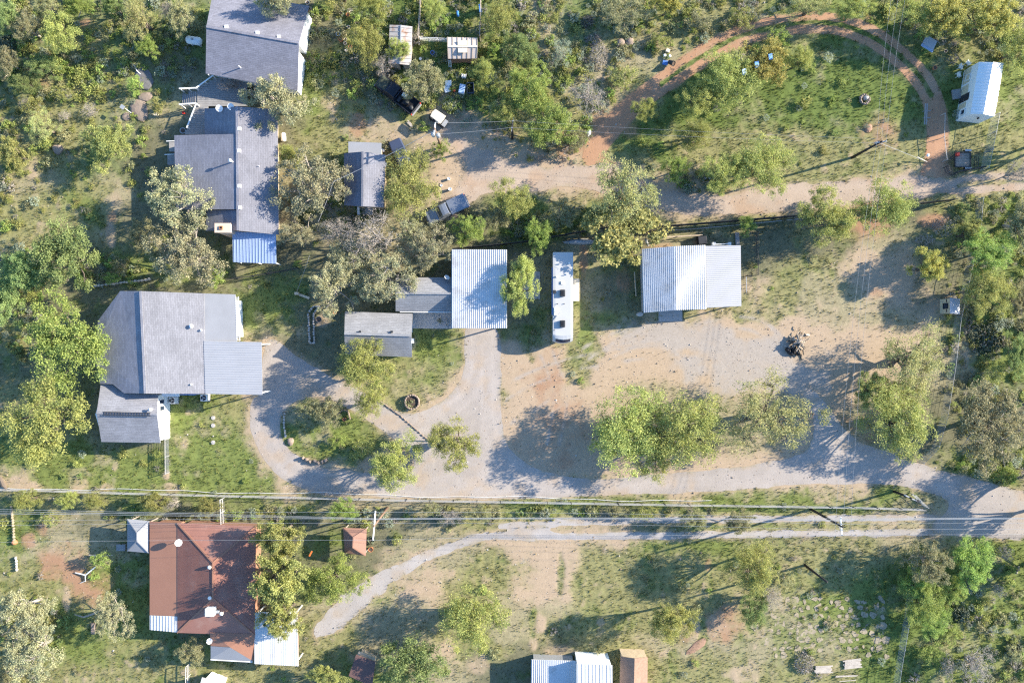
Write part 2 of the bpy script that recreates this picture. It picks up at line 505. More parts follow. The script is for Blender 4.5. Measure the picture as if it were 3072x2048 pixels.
def vnoise(x, y, cell, seed):
    t = lattice(seed)
    n = t.shape[0]
    gx, gy = x / cell + 31.7, y / cell + 17.3
    ix, iy = np.floor(gx).astype(int), np.floor(gy).astype(int)
    fx, fy = gx - ix, gy - iy
    fx, fy = fx * fx * (3 - 2 * fx), fy * fy * (3 - 2 * fy)
    a = t[ix % n, iy % n]; b = t[(ix + 1) % n, iy % n]
    c = t[ix % n, (iy + 1) % n]; d = t[(ix + 1) % n, (iy + 1) % n]
    return (a * (1 - fx) + b * fx) * (1 - fy) + (c * (1 - fx) + d * fx) * fy

def fbm(x, y, cell, seed, octv=4, gain=0.55):
    s, amp, tot = 0, 1.0, 0
    for i in range(octv):
        s = s + amp * vnoise(x, y, cell / 2 ** i, seed + i * 11)
        tot += amp
        amp *= gain
    return s / tot

def sdf(x, y, poly):
    """signed distance (positive inside) to a polygon given in metres"""
    d = np.full(x.shape, 1e9)
    inside = np.zeros(x.shape, bool)
    n = len(poly)
    for i in range(n):
        ax, ay = poly[i]; bx, by = poly[(i + 1) % n]
        ex, ey = bx - ax, by - ay
        wx, wy = x - ax, y - ay
        t = np.clip((wx * ex + wy * ey) / (ex * ex + ey * ey + 1e-12), 0, 1)
        d = np.minimum(d, (wx - ex * t) ** 2 + (wy - ey * t) ** 2)
        c = ((ay > y) != (by > y)) & (x < (bx - ax) * (y - ay) / (by - ay + 1e-12) + ax)
        inside ^= c
    d = np.sqrt(d)
    return np.where(inside, d, -d)

def line_d(x, y, pts):
    d = np.full(x.shape, 1e9)
    for (ax, ay), (bx, by) in zip(pts[:-1], pts[1:]):
        ex, ey = bx - ax, by - ay
        wx, wy = x - ax, y - ay
        t = np.clip((wx * ex + wy * ey) / (ex * ex + ey * ey + 1e-12), 0, 1)
        d = np.minimum(d, (wx - ex * t) ** 2 + (wy - ey * t) ** 2)
    return np.sqrt(d)

def pxp(pts):
    return [tuple(P(u, v, 0)[:2]) for u, v in pts]

def smooth_line(pts, rounds=2):
    for _ in range(rounds):
        q = [pts[0]]
        for a, b in zip(pts[:-1], pts[1:]):
            q.append((a[0] * 0.75 + b[0] * 0.25, a[1] * 0.75 + b[1] * 0.25))
            q.append((a[0] * 0.25 + b[0] * 0.75, a[1] * 0.25 + b[1] * 0.75))
        q.append(pts[-1])
        pts = q
    return pts

def smooth_poly(pts, rounds=2):
    for _ in range(rounds):
        q = []
        for a, b in zip(pts, pts[1:] + pts[:1]):
            q.append((a[0] * 0.75 + b[0] * 0.25, a[1] * 0.75 + b[1] * 0.25))
            q.append((a[0] * 0.25 + b[0] * 0.75, a[1] * 0.25 + b[1] * 0.75))
        pts = q
    return pts

STEP = 0.22
fx = np.arange(-74, 74 + 1e-6, STEP)
fy = np.arange(-52, 52 + 1e-6, STEP)
far = np.array([78, 85, 100, 130, 190, 320, 600.0])
gx = np.concatenate([-far[::-1], fx, far])
gy = np.concatenate([-far[::-1], fy, far])
X, Y = np.meshgrid(gx, gy, indexing='ij')

ROWS = """10B 5k 1k 1g 5L 3g 1s 2B 3y 5y 6g 6y
3B 2y 5B 5k 1k 2g 6L 1g 1s 2B 3y 7y 4L 6y
3B 2y 5B 5k 1g 1k 7L 1B 1s 2y 4s 4y 4L 4L 4y
7B 3k 4k 1g 2g 1k 6L 3B 2s 3y 5L 6L 5g
6y 2B 2s 4k 1g 2y 1k 2g 1s 1k 2L 4y 2s 1y 8L 6L 3g
5y 3B 1s 5k 1g 2y 1s 2y 1p 2p 3y 2y 2r 4L 8L 2g 1L 3g
4y 3B 1k 5k 1k 3y 1s 1k 2p 3p 2y 2r 3L 10y 1r 2y 3y 1y
4y 2B 2k 5k 2k 2g 1k 2y 3p 4p 3y 2L 10y 2y 1r 2y 1y
3s 2y 1s 2k 5k 3s 2g 2y 3p 4p 3p 3p 4y 5y 2p 4y
3y 2g 1s 2k 5k 4s 2k 2s 2k 3g 4y 5p 5p 3r 4y 1g
4y 1s 3k 3k 3s 4s 2s 3k 6g 3k 4y 4y 2r 2k 4g
3y 3k 5k 4k 5s 3k 3k 3s 2k 1s 2s 2k 4k 3s 2y 1k 2g
3k 2k 6g 5k 4k 4k 2s 2y 2g 3r 3k 4y 3p 2k 1k 2g
3k 3k 6k 2g 4k 3k 4k 2s 2s 3g 3k 1p 4y 3p 2k 1k 2g
3k 3k 2k 3g 3g 2k 4k 3k 2k 2g 2y 3g 3p 4p 4s 2p 1k 2g
3y 4k 3k 1p 2g 3k 3k 1g 2g 3g 2y 3p 4p 4p 3p 3p 2g 2g
3y 4k 3k 2p 2k 2k 3g 3g 2p 2p 3p 4p 5p 4p 2s 2s 2g
2k 5k 3k 2p 3p 2k 4y 1p 2p 5p 4p 5p 4p 3s 1s 2g
2y 5k 3g 1g 2p 2g 2p 3y 2p 2y 5p 5s 3s 3p 3s 3k 2k
2y 5k 3g 2y 1p 2s 2g 2y 3p 2p 5p 6s 3s 2k 3s 3k 2k
4g 4k 4g 1p 5g 3p 2p 5p 6k 3s 3p 3s 3k 2k
5g 5g 2g 1p 4g 4p 2p 4p 5p 3p 3p 3s 3k 4g
1p 9g 3g 5p 5p 6p 6p 6p 3L 4g
5y 6g 4g 8s 5g 10g 5g 5s
2g 1s 4k 6k 4k 4k 6y 5k 5g 4y 7s
2g 4s 1k 7k 3g 2k 3s 4p 4p 5g 6y 4s 3g
2g 2r 3g 7k 4k 4s 3y 2p 4y 5y 3y 3y 3L 3g
1y 2y 2r 3g 6k 4g 3p 3y 3p 3y 3y 4y 4g 3L 4g
2y 2g 3g 7k 4s 3s 2y 4s 4y 3y 3s 4g 3L 4g
2y 3g 3g 6k 3y 3s 3y 2s 4y 3y 3r 5s 4L 4g
2y 3g 3y 3g 3k 3y 2s 2s 3y 3k 3y 4s 6s 4L 4g
2y 3y 3y 3y 3y 2k 3g 3s 4k 4y 4y 6y 4L 4g""".split('\n')
KINDS = 'BLgysprkw'
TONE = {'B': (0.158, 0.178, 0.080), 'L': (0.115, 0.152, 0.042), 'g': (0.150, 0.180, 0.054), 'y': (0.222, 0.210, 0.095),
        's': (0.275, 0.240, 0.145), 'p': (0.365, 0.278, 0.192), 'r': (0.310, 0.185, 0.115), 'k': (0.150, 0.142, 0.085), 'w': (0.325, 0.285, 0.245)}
cells = np.zeros((len(KINDS), 48, 32))
for j, row in enumerate(ROWS):
    s = ''.join(t[-1] * int(t[:-1]) for t in row.split())
    assert len(s) == 48, (j, len(s))
    for i, ch in enumerate(s):
        cells[KINDS.index(ch), i, j] = 1.0

def cell_weights(x, y):
    wx = (fbm(x, y, 5.0, 101) - 0.5) * 5.0
    wy = (fbm(x, y, 5.0, 202) - 0.5) * 5.0
    u = np.clip(((x + wx) * FPX / CAM_H + 1536) / 64 - 0.5, 0, 46.999)
    v = np.clip((1024 - (y + wy) * FPX / CAM_H) / 64 - 0.5, 0, 30.999)
    iu, iv = u.astype(int), v.astype(int)
    du, dv = u - iu, v - iv
    return (cells[:, iu, iv] * (1 - du) * (1 - dv) + cells[:, iu + 1, iv] * du * (1 - dv)
            + cells[:, iu, iv + 1] * (1 - du) * dv + cells[:, iu + 1, iv + 1] * du * dv)

W = cell_weights(X, Y)

# roads as distance fields (positive inside), in metres
edge = (fbm(X, Y, 2.0, 303, 5, 0.75) - 0.5) * 1.3
drive_outer = pxp(smooth_poly([(3110, 1480), (2960, 1448), (2850, 1415), (2760, 1392), (2690, 1365), (2600, 1335), (2545, 1300), (2490, 1225), (2440, 1160),
    (2400, 1180), (2440, 1260), (2440, 1330), (2390, 1372), (2250, 1395), (2100, 1410), (1950, 1425), (1850, 1432), (1760, 1440), (1640, 1420), (1560, 1380), (1516, 1330),
    (1505, 1240), (1503, 1100), (1500, 1000), (1480, 975), (1400, 975), (1392, 1000), (1394, 1120), (1340, 1200), (1250, 1244), (1185, 1232), (1135, 1196), (1060, 1160), (980, 1120), (900, 1080),
    (850, 1030), (815, 1010), (790, 1030), (787, 1180), (752, 1200), (750, 1280), (768, 1340), (800, 1395), (850, 1440), (920, 1474), (1000, 1486), (1300, 1496), (1600, 1496),
    (1750, 1488), (2000, 1480), (2200, 1470), (2400, 1452), (2640, 1448), (2740, 1462), (2810, 1482), (2850, 1506), (2838, 1540), (2800, 1556), (2795, 1602), (2900, 1612), (3110, 1622)], 1))
island = pxp(smooth_poly([(838, 1290), (845, 1240), (880, 1205), (945, 1186), (990, 1192), (1050, 1230), (1110, 1262), (1155, 1298), (1215, 1338), (1250, 1390), (1215, 1425), (1140, 1424), (1060, 1412), (970, 1396), (890, 1368), (850, 1335)], 1))
D_drive = np.minimum(sdf(X, Y, drive_outer), -sdf(X, Y, island)) + edge * 0.5
gravel_poly = pxp(smooth_poly([(1295, 330), (1345, 365), (1395, 425), (1500, 470), (1600, 495), (1720, 500), (1830, 490), (1900, 520), (1990, 572), (2100, 585), (2220, 575), (2400, 548), (2600, 537), (2740, 525),
    (2850, 535), (2880, 560), (2850, 582), (2720, 594), (2500, 615), (2300, 640), (2120, 648), (2000, 636), (1900, 610), (1800, 575), (1700, 562), (1560, 572), (1470, 580), (1420, 600), (1400, 625), (1350, 660), (1290, 655), (1330, 600), (1370, 560), (1395, 520), (1385, 475), (1340, 425), (1290, 365)], 1))
D_gravel = sdf(X, Y, gravel_poly) + edge * 1.1
rut_a = smooth_line([(2860, 545), (2920, 532), (3000, 528), (3110, 526)])
rut_b = smooth_line([(2850, 575), (2930, 570), (3000, 562), (3110, 556)])
D_gravel = np.maximum(D_gravel, 0.42 - line_d(X, Y, pxp(rut_a)) + edge * 0.5)
D_gravel = np.maximum(D_gravel, 0.42 - line_d(X, Y, pxp(rut_b)) + edge * 0.5)
loop_c = smooth_line([(1775, 480), (1800, 420), (1845, 370), (1900, 315), (1970, 262), (2050, 205), (2110, 165), (2200, 115), (2300, 84), (2420, 65), (2520, 72), (2620, 108), (2700, 168), (2755, 222), (2790, 275), (2812, 340), (2816, 420), (2806, 490), (2790, 530)])
def offset_line(pts, off):
    q = []
    for i, p in enumerate(pts):
        a, b = pts[max(i - 1, 0)], pts[min(i + 1, len(pts) - 1)]
        dx, dy = b[0] - a[0], b[1] - a[1]
        l = math.hypot(dx, dy) + 1e-9
        q.append((p[0] - dy / l * off, p[1] + dx / l * off))
    return q
lc = pxp(loop_c)
D_loop = np.maximum(0.52 - line_d(X, Y, offset_line(lc, 0.84)), 0.52 - line_d(X, Y, offset_line(lc, -0.84))) + edge * 0.4
D_loop = np.maximum(D_loop, 1.0 - line_d(X, Y, pxp(loop_c[:18])) + edge * 0.8)
D_loop = np.maximum(D_loop, 0.95 - line_d(X, Y, pxp([(2806, 310), (2816, 340), (2818, 420), (2806, 490), (2790, 530)])) + edge * 0.7)
lane_poly = pxp(smooth_poly([(1660, 1588), (1560, 1578), (1450, 1596), (1340, 1630), (1230, 1680), (1150, 1712), (1070, 1750), (1000, 1815), (955, 1868), (936, 1905), (985, 1912), (1050, 1868), (1120, 1800), (1200, 1735), (1290, 1680), (1380, 1640), (1470, 1622), (1560, 1618), (1660, 1618)], 1))
D_lane = sdf(X, Y, lane_poly) + edge * 1.0
D_lane = np.maximum(D_lane, 0.42 - line_d(X, Y, pxp([(1500, 1580), (1700, 1566), (2000, 1560), (2300, 1556), (2560, 1554), (2840, 1552)])) + edge * 0.6)
D_lane = np.maximum(D_lane, 0.45 - line_d(X, Y, pxp([(1500, 1610), (1700, 1608), (2000, 1606), (2300, 1602), (2560, 1598), (2840, 1596)])) + edge * 0.6)
D_lane = np.minimum(D_lane, -(D_drive + 0.05))
D_loop = np.minimum(D_loop, -(D_gravel + 0.05))

def sm(x, a, b):
    t = np.clip((x - a) / (b - a), 0, 1)
    return t * t * (3 - 2 * t)

def paint(kind, amount):
    global W
    W = W * (1 - amount)[None]
    W[KINDS.index(kind)] += amount

def blob(kind, u, v, ru, rv, amt=1.0, soft=0.45, seed=0):
    c = P(u, v)
    a, b = PX(ru), PX(rv)
    i = np.nonzero(np.abs(gx - c.x) < a * 1.9)[0]
    j = np.nonzero(np.abs(gy - c.y) < b * 1.9)[0]
    if len(i) < 2 or len(j) < 2: return
    s = (slice(None), slice(i[0], i[-1] + 1), slice(j[0], j[-1] + 1))
    x, y = X[s[1:]], Y[s[1:]]
    r = np.sqrt(((x - c.x) / a) ** 2 + ((y - c.y) / b) ** 2) + (fbm(x, y, 2.2, 400 + seed, 4) - 0.5) * 1.3
    am = amt * (1 - sm(r, 1 - soft, 1 + soft * 0.4))
    W[s] *= (1 - am)[None]
    W[(KINDS.index(kind),) + s[1:]] += am

# patches that the photograph shows
for i, (k, u, v, ru, rv, a) in enumerate([
    ('w', 2050, 1010, 210, 60, 0.9), ('w', 2250, 1090, 220, 90, 0.9), ('w', 2420, 1130, 80, 60, 0.9), ('p', 1890, 1090, 160, 60, 0.8), ('p', 1620, 1150, 120, 130, 0.9), ('r', 1640, 1110, 80, 60, 0.5),
    ('r', 1650, 1290, 120, 120, 0.4), ('p', 1560, 1260, 60, 160, 0.7), ('y', 1740, 1050, 60, 110, 0.9), ('g', 1760, 1010, 28, 60, 0.8), ('y', 2230, 900, 180, 70, 0.8), ('s', 2480, 900, 110, 90, 0.8), ('p', 2560, 800, 70, 70, 0.7),
    ('r', 1805, 520, 40, 60, 0.8), ('r', 2830, 520, 40, 30, 0.9), ('r', 2800, 660, 55, 28, 0.95), ('r', 2630, 880, 30, 25, 0.4), ('s', 1060, 390, 30, 45, 0.9), ('p', 1160, 390, 70, 40, 0.6), ('r', 1075, 380, 22, 40, 0.5),
    ('p', 1430, 520, 90, 60, 0.9), ('p', 1210, 560, 50, 60, 0.2), ('p', 800, 1075, 30, 110, 0.95), ('r', 815, 1075, 24, 70, 0.5), ('p', 815, 1105, 40, 40, 0.4),
    ('s', 860, 1000, 100, 20, 0.6), ('s', 1290, 1180, 50, 25, 0.4), ('s', 1210, 1170, 30, 30, 0.4), ('y', 1300, 1130, 90, 60, 0.5), ('g', 1330, 1080, 60, 40, 0.8), ('g', 1270, 1150, 60, 60, 0.5),
    ('p', 500, 1425, 16, 22, 0.9), ('p', 540, 1330, 22, 25, 0.6), ('p', 570, 1235, 25, 14, 0.7), ('p', 230, 1450, 26, 25, 0.7), ('p', 80, 1460, 60, 16, 0.8), ('p', 320, 1460, 30, 18, 0.6), ('p', 520, 1462, 45, 14, 0.7), ('p', 345, 1395, 10, 18, 0.5),
    ('r', 90, 1620, 22, 26, 0.8), ('r', 125, 1595, 22, 26, 0.7), ('r', 150, 1720, 30, 25, 0.6), ('p', 200, 1800, 14, 40, 0.7), ('p', 110, 1660, 28, 40, 0.5),
    ('p', 1620, 1700, 52, 90, 0.75), ('p', 1560, 1660, 40, 25, 0.9), ('p', 1555, 1630, 60, 20, 0.6), ('p', 1700, 1750, 24, 60, 0.8), ('p', 1620, 1870, 30, 45, 0.9), ('p', 1600, 1930, 14, 30, 0.8), ('p', 1680, 1950, 70, 20, 0.6), ('L', 1682, 1730, 12, 75, 0.5), ('g', 1600, 1870, 14, 60, 0.6),
    ('r', 2125, 1690, 10, 22, 0.6), ('p', 2130, 1880, 70, 40, 0.5), ('r', 2170, 1830, 40, 25, 0.35), ('r', 2080, 1975, 20, 30, 0.2), ('p', 2230, 2020, 70, 30, 0.7), ('p', 2270, 1880, 40, 30, 0.5), ('g', 2110, 1900, 14, 60, 0.7), ('g', 2440, 1885, 230, 110, 0.65), ('y', 2150, 1780, 160, 60, 0.5), ('y', 2450, 1740, 160, 50, 0.5), ('g', 2020, 2000, 14, 60, 0.6),
    ('p', 1330, 1950, 35, 45, 0.8), ('p', 1430, 1990, 45, 40, 0.5), ('p', 1210, 1700, 30, 25, 0.7), ('p', 1140, 1700, 25, 18, 0.7), ('p', 1150, 1665, 30, 22, 0.6), ('p', 1290, 1720, 40, 16, 0.5), ('p', 1340, 1720, 30, 14, 0.6),
    ('p', 2900, 1000, 12, 120, 0.4), ('p', 2870, 880, 30, 30, 0.4), ('s', 260, 70, 26, 16, 0.2), ('r', 255, 68, 28, 18, 0.8), ('r', 130, 250, 12, 16, 0.6), ('p', 95, 510, 22, 40, 0.6), ('p', 410, 430, 14, 30, 0.6), ('p', 330, 700, 16, 45, 0.8), ('r', 335, 650, 14, 20, 0.6), ('p', 350, 600, 18, 35, 0.5),
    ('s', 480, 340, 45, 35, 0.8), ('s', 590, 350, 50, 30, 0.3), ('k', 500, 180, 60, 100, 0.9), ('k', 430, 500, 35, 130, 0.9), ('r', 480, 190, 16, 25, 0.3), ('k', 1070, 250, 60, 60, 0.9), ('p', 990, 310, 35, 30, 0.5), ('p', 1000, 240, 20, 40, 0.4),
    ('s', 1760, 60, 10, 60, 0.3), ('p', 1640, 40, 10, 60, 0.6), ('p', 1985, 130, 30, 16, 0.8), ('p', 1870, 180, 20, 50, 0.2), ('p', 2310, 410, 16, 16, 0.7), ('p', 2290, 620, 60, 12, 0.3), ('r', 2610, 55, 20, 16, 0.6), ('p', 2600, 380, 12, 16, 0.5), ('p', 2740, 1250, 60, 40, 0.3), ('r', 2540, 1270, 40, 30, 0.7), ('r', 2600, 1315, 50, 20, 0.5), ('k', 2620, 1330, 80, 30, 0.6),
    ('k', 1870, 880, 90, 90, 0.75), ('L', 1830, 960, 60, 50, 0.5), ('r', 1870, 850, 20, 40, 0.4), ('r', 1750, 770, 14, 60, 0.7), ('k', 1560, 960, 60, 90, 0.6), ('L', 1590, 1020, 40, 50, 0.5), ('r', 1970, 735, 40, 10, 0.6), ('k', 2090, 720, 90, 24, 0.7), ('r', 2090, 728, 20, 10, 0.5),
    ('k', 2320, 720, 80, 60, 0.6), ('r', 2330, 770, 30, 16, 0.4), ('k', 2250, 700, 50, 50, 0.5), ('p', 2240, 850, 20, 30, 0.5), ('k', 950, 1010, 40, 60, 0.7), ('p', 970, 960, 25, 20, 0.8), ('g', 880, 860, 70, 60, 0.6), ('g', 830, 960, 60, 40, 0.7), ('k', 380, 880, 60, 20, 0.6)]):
    blob(k, u, v, ru, rv, a, seed=i)

near_road = np.maximum.reduce([D_drive, D_gravel, D_lane])
paint('p', sm(near_road, -0.7, 0.1) * 0.5)
paint('r', sm(D_loop, -0.25, 0.05) * 0.5)
paint('L', np.clip(0.6 - line_d(X, Y, lc), 0, 0.28) / 0.28 * (D_loop < -0.05) * 0.8)
# middle strip and tyre-worn yard
paint('p', sm(fbm(X, Y, 1.1, 555, 3), 0.62, 0.72) * 0.35 * (W[KINDS.index('y')] + W[KINDS.index('s')]))
paint('s', sm(fbm(X, Y, 2.7, 556, 4), 0.52, 0.7) * 0.55 * (W[KINDS.index('g')] + W[KINDS.index('L')] * 0.45 + W[KINDS.index('B')]))
paint('L', sm(fbm(X, Y, 1.9, 557, 4), 0.52, 0.68) * 0.5 * (0.6 * W[KINDS.index('y')] + W[KINDS.index('B')] + W[KINDS.index('k')] * 0.5))

# wheel tracks worn into the dirt lot
for tr in ([(2400, 1160), (2300, 1090), (2150, 1030), (2000, 1000), (1850, 1010), (1760, 1060)], [(1510, 1180), (1600, 1130), (1720, 1090), (1880, 1060), (2050, 1050)], [(1510, 1300), (1600, 1260), (1700, 1180), (1780, 1080), (1960, 990)], [(2420, 1150), (2330, 1010), (2240, 960), (2120, 985)], [(1640, 1060), (1690, 1180), (1660, 1330)]):
    tl = pxp(smooth_line(tr))
    for off in (-0.8, 0.8):
        dl = line_d(X, Y, offset_line(tl, off))
        paint('w', np.clip(1 - dl / 0.34, 0, 1) * 0.75 * sm(fbm(X, Y, 2.5, 611, 3), 0.35, 0.6))
# break the mix into clumps
Wn = np.stack([W[i] * np.exp((fbm(X, Y, 0.9 + 0.13 * i, 700 + 9 * i, 4, 0.75) - 0.5) * 5.0) for i in range(len(KINDS))])
Wn /= Wn.sum(0, keepdims=True) + 1e-9
Wn = Wn ** 1.15
Wn /= Wn.sum(0, keepdims=True) + 1e-9
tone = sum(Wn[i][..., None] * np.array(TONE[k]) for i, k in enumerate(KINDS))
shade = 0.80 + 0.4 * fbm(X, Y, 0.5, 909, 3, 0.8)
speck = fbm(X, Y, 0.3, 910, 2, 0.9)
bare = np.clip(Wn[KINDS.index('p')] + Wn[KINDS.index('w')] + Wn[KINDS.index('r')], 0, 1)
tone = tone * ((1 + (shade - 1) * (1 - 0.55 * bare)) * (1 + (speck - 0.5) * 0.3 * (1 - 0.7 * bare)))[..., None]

soft = Wn[KINDS.index('B')] + Wn[KINDS.index('L')] + 0.7 * Wn[KINDS.index('g')] + 0.7 * Wn[KINDS.index('y')] + 0.3 * Wn[KINDS.index('k')]
flat = sm(near_road, -1.0, 0.0)
flat = np.maximum(flat, sm(D_loop, -0.6, 0))
Z = (-0.02 - 0.16 * soft * fbm(X, Y, 0.75, 920, 3, 0.7)) * (1 - flat) - 0.03 * flat
inner = (np.abs(X) < 74) & (np.abs(Y) < 52)
Z = np.where(inner, Z, -0.08)
tone = np.where(inner[..., None], tone, np.array([0.20, 0.195, 0.09]))
bare = np.where(inner, bare, 0.0)

def grid_faces(nx, ny):
    i, j = np.meshgrid(np.arange(nx - 1), np.arange(ny - 1), indexing='ij')
    a = (i * ny + j).ravel()
    return np.stack([a, a + ny, a + ny + 1, a + 1], 1)

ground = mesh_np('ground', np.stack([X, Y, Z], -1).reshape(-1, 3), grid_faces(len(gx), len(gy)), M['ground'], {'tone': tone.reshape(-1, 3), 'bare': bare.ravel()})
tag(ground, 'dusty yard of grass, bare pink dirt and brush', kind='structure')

# ------------------------------------------------------------------ roads: sheets cut along their contour
def sheet(name, D, z, label, base, var, worn=None):
    ix = np.arange(0, len(gx), 2)
    iy = np.arange(0, len(gy), 2)
    d = D[np.ix_(ix, iy)]
    xs, ys = X[np.ix_(ix, iy)], Y[np.ix_(ix, iy)]
    ok = (np.abs(xs) < 73) & (np.abs(ys) < 51)
    vs, fs, cache = [], [], {}
    def vert(x, y):
        key = (round(x, 4), round(y, 4))
        if key not in cache:
            cache[key] = len(vs)
            vs.append((x, y, z))
        return cache[key]
    pos = d > 0
    cnt = pos[:-1, :-1].astype(int) + pos[1:, :-1] + pos[1:, 1:] + pos[:-1, 1:]
    for i, j in np.argwhere((cnt > 0) & ok[:-1, :-1] & ok[1:, 1:]):
        q = [(i, j), (i + 1, j), (i + 1, j + 1), (i, j + 1)]
        out = []
        for k in range(4):
            a, b = q[k], q[(k + 1) % 4]
            da, db = d[a], d[b]
            if da > 0: out.append(vert(xs[a], ys[a]))
            if (da > 0) != (db > 0):
                t = da / (da - db)
                out.append(vert(xs[a] + (xs[b] - xs[a]) * t, ys[a] + (ys[b] - ys[a]) * t))
        out = [v for n_, v in enumerate(out) if v not in out[:n_]]
        if len(out) >= 3: fs.append(tuple(out))
    me = bpy.data.meshes.new(name)
    me.from_pydata(vs, [], fs)
    me.update()
    va = np.array(vs)
    xx, yy = va[:, 0], va[:, 1]
    t = np.array(base)[None] * (0.86 + 0.28 * fbm(xx, yy, 3.0, 31 + len(name), 4, 0.6))[:, None]
    if worn is not None:
        wf = sm(fbm(xx, yy, 2.4, 77 + len(name), 4, 0.65), 0.5, 0.72)[:, None]
        t = t * (1 - wf * var) + np.array(worn)[None] * wf * var
    dd = d[np.clip(np.searchsorted(gx[ix], xx), 0, len(ix) - 1), np.clip(np.searchsorted(gy[iy], yy), 0, len(iy) - 1)]
    # wheel tracks run along the edges, weeds and spilt soil gather at the rim
    lane = np.exp(-((dd - 1.0) / 0.28) ** 2) + np.exp(-((dd - 2.5) / 0.28) ** 2)
    t = t * (1 + (0.10 * lane - 0.05) * sm(fbm(xx, yy, 6.0, 79, 2), 0.35, 0.6))[:, None]
    rim = (sm(-dd, -0.35, 0.05) * sm(fbm(xx, yy, 0.9, 80, 3), 0.4, 0.65))[:, None]
    t = t * (1 - rim * 0.6) + np.array([(0.27, 0.225, 0.13)]) * rim * 0.6
    t = t * (0.93 + 0.14 * fbm(xx, yy, 0.6, 78, 2))[:, None]
    a = me.attributes.new('tone', 'FLOAT_COLOR', 'POINT')
    a.data.foreach_set('color', np.concatenate([t, np.ones((len(t), 1))], 1).astype(np.float32).ravel())
    me.materials.append(M['road'])
    o = bpy.data.objects.new(name, me)
    COL.objects.link(o)
    return tag(o, label, kind='structure')

M['road'] = attr_mat('road_surface', var=0.10, fine=7.0, bump=0.25)
sheet('driveway', D_drive, -0.022, 'pale grey chip-sealed driveway looping round a grass island', (0.345, 0.305, 0.272), 0.8, (0.36, 0.285, 0.215))
sheet('gravel_road', D_gravel, -0.018, 'pale pink gravel road crossing above the dark screened fence', (0.37, 0.295, 0.232), 0.8, (0.365, 0.262, 0.185))
sheet('dirt_track', D_loop, -0.022, 'red dirt track with two ruts looping through the upper field', (0.37, 0.215, 0.13), 0.55, (0.38, 0.27, 0.185))
sheet('gravel_lane', D_lane, -0.018, 'pale gravel lane below the white pipe fence', (0.355, 0.325, 0.30), 0.75, (0.35, 0.285, 0.22))

# ------------------------------------------------------------------ grass, undergrowth and dry weeds (beyond counting)
def at_grid(arr, x, y):
    i = np.clip(np.round((x + 74) / STEP).astype(int) + len(far), 0, len(gx) - 1)
    j = np.clip(np.round((y + 52) / STEP).astype(int) + len(far), 0, len(gy) - 1)
    return arr[i, j]

off_road = (near_road < 0.02 + 0.5 * fbm(X, Y, 1.2, 931, 3) ** 2) & (D_loop < 0.2)

def tufts(name, n, dens, blades, hmin, hmax, width, lean, cols, label, seed, tonemix=0.5, leafy=False):
    rg = np.random.default_rng(seed)
    x = rg.uniform(-72, 72, n); y = rg.uniform(-50, 50, n)
    keep = (rg.random(n) < at_grid(dens, x, y)) & at_grid(off_road, x, y)
    x, y = x[keep], y[keep]
    z = at_grid(Z, x, y)
    n = len(x)
    t0 = at_grid(tone, x, y)
    size = rg.uniform(0.6, 1.4, n)
    cs = np.array(cols)
    pick = rg.integers(0, len(cs), n)
    c = t0 * (1 - tonemix) + cs[pick] * tonemix
    c = c * rg.uniform(0.8, 1.25, n)[:, None]
    nb = blades
    ang = rg.uniform(0, 2 * np.pi, (n, nb))
    h = rg.uniform(hmin, hmax, (n, nb)) * size[:, None]
    ln = rg.uniform(0.35, 1.0, (n, nb)) * lean * size[:, None]
    ca, sa_ = np.cos(ang), np.sin(ang)
    w = width * rg.uniform(0.6, 1.4, (n, nb)) * size[:, None]
    bx, by, bz = x[:, None], y[:, None], z[:, None] * np.ones((n, nb))
    if leafy:   # a lozenge leaf held up at the end of a stem
        r0 = ln * rg.uniform(0.0, 1.0, (n, nb)); z0 = bz + h * rg.uniform(0.3, 1.0, (n, nb))
        tl = rg.uniform(-0.5, 0.7, (n, nb)) * w
        cx, cy = bx + ca * r0, by + sa_ * r0
        ps = [np.stack([cx - ca * w, cy - sa_ * w, z0 - tl], -1), np.stack([cx + sa_ * w * 0.55, cy - ca * w * 0.55, z0], -1),
              np.stack([cx + ca * w, cy + sa_ * w, z0 + tl], -1), np.stack([cx - sa_ * w * 0.55, cy + ca * w * 0.55, z0], -1)]
        k = 4
    else:
        ps = [np.stack([bx + sa_ * w, by - ca * w, bz - 0.03], -1), np.stack([bx - sa_ * w, by + ca * w, bz - 0.03], -1),
              np.stack([bx + ca * ln, by + sa_ * ln, bz + h], -1)]
        k = 3
    v = np.stack(ps, 2).reshape(-1, 3)
    f = np.arange(n * nb * k).reshape(-1, k)
    cc = np.repeat(c, nb * k, axis=0)
    o = mesh_np(name, v, f, M['tuft'], {'tone': cc})
    return tag(o, label, kind='stuff')

wk = {k: Wn[i] for i, k in enumerate(KINDS)}
clump = sm(fbm(X, Y, 0.8, 930, 3, 0.7), 0.38, 0.62)
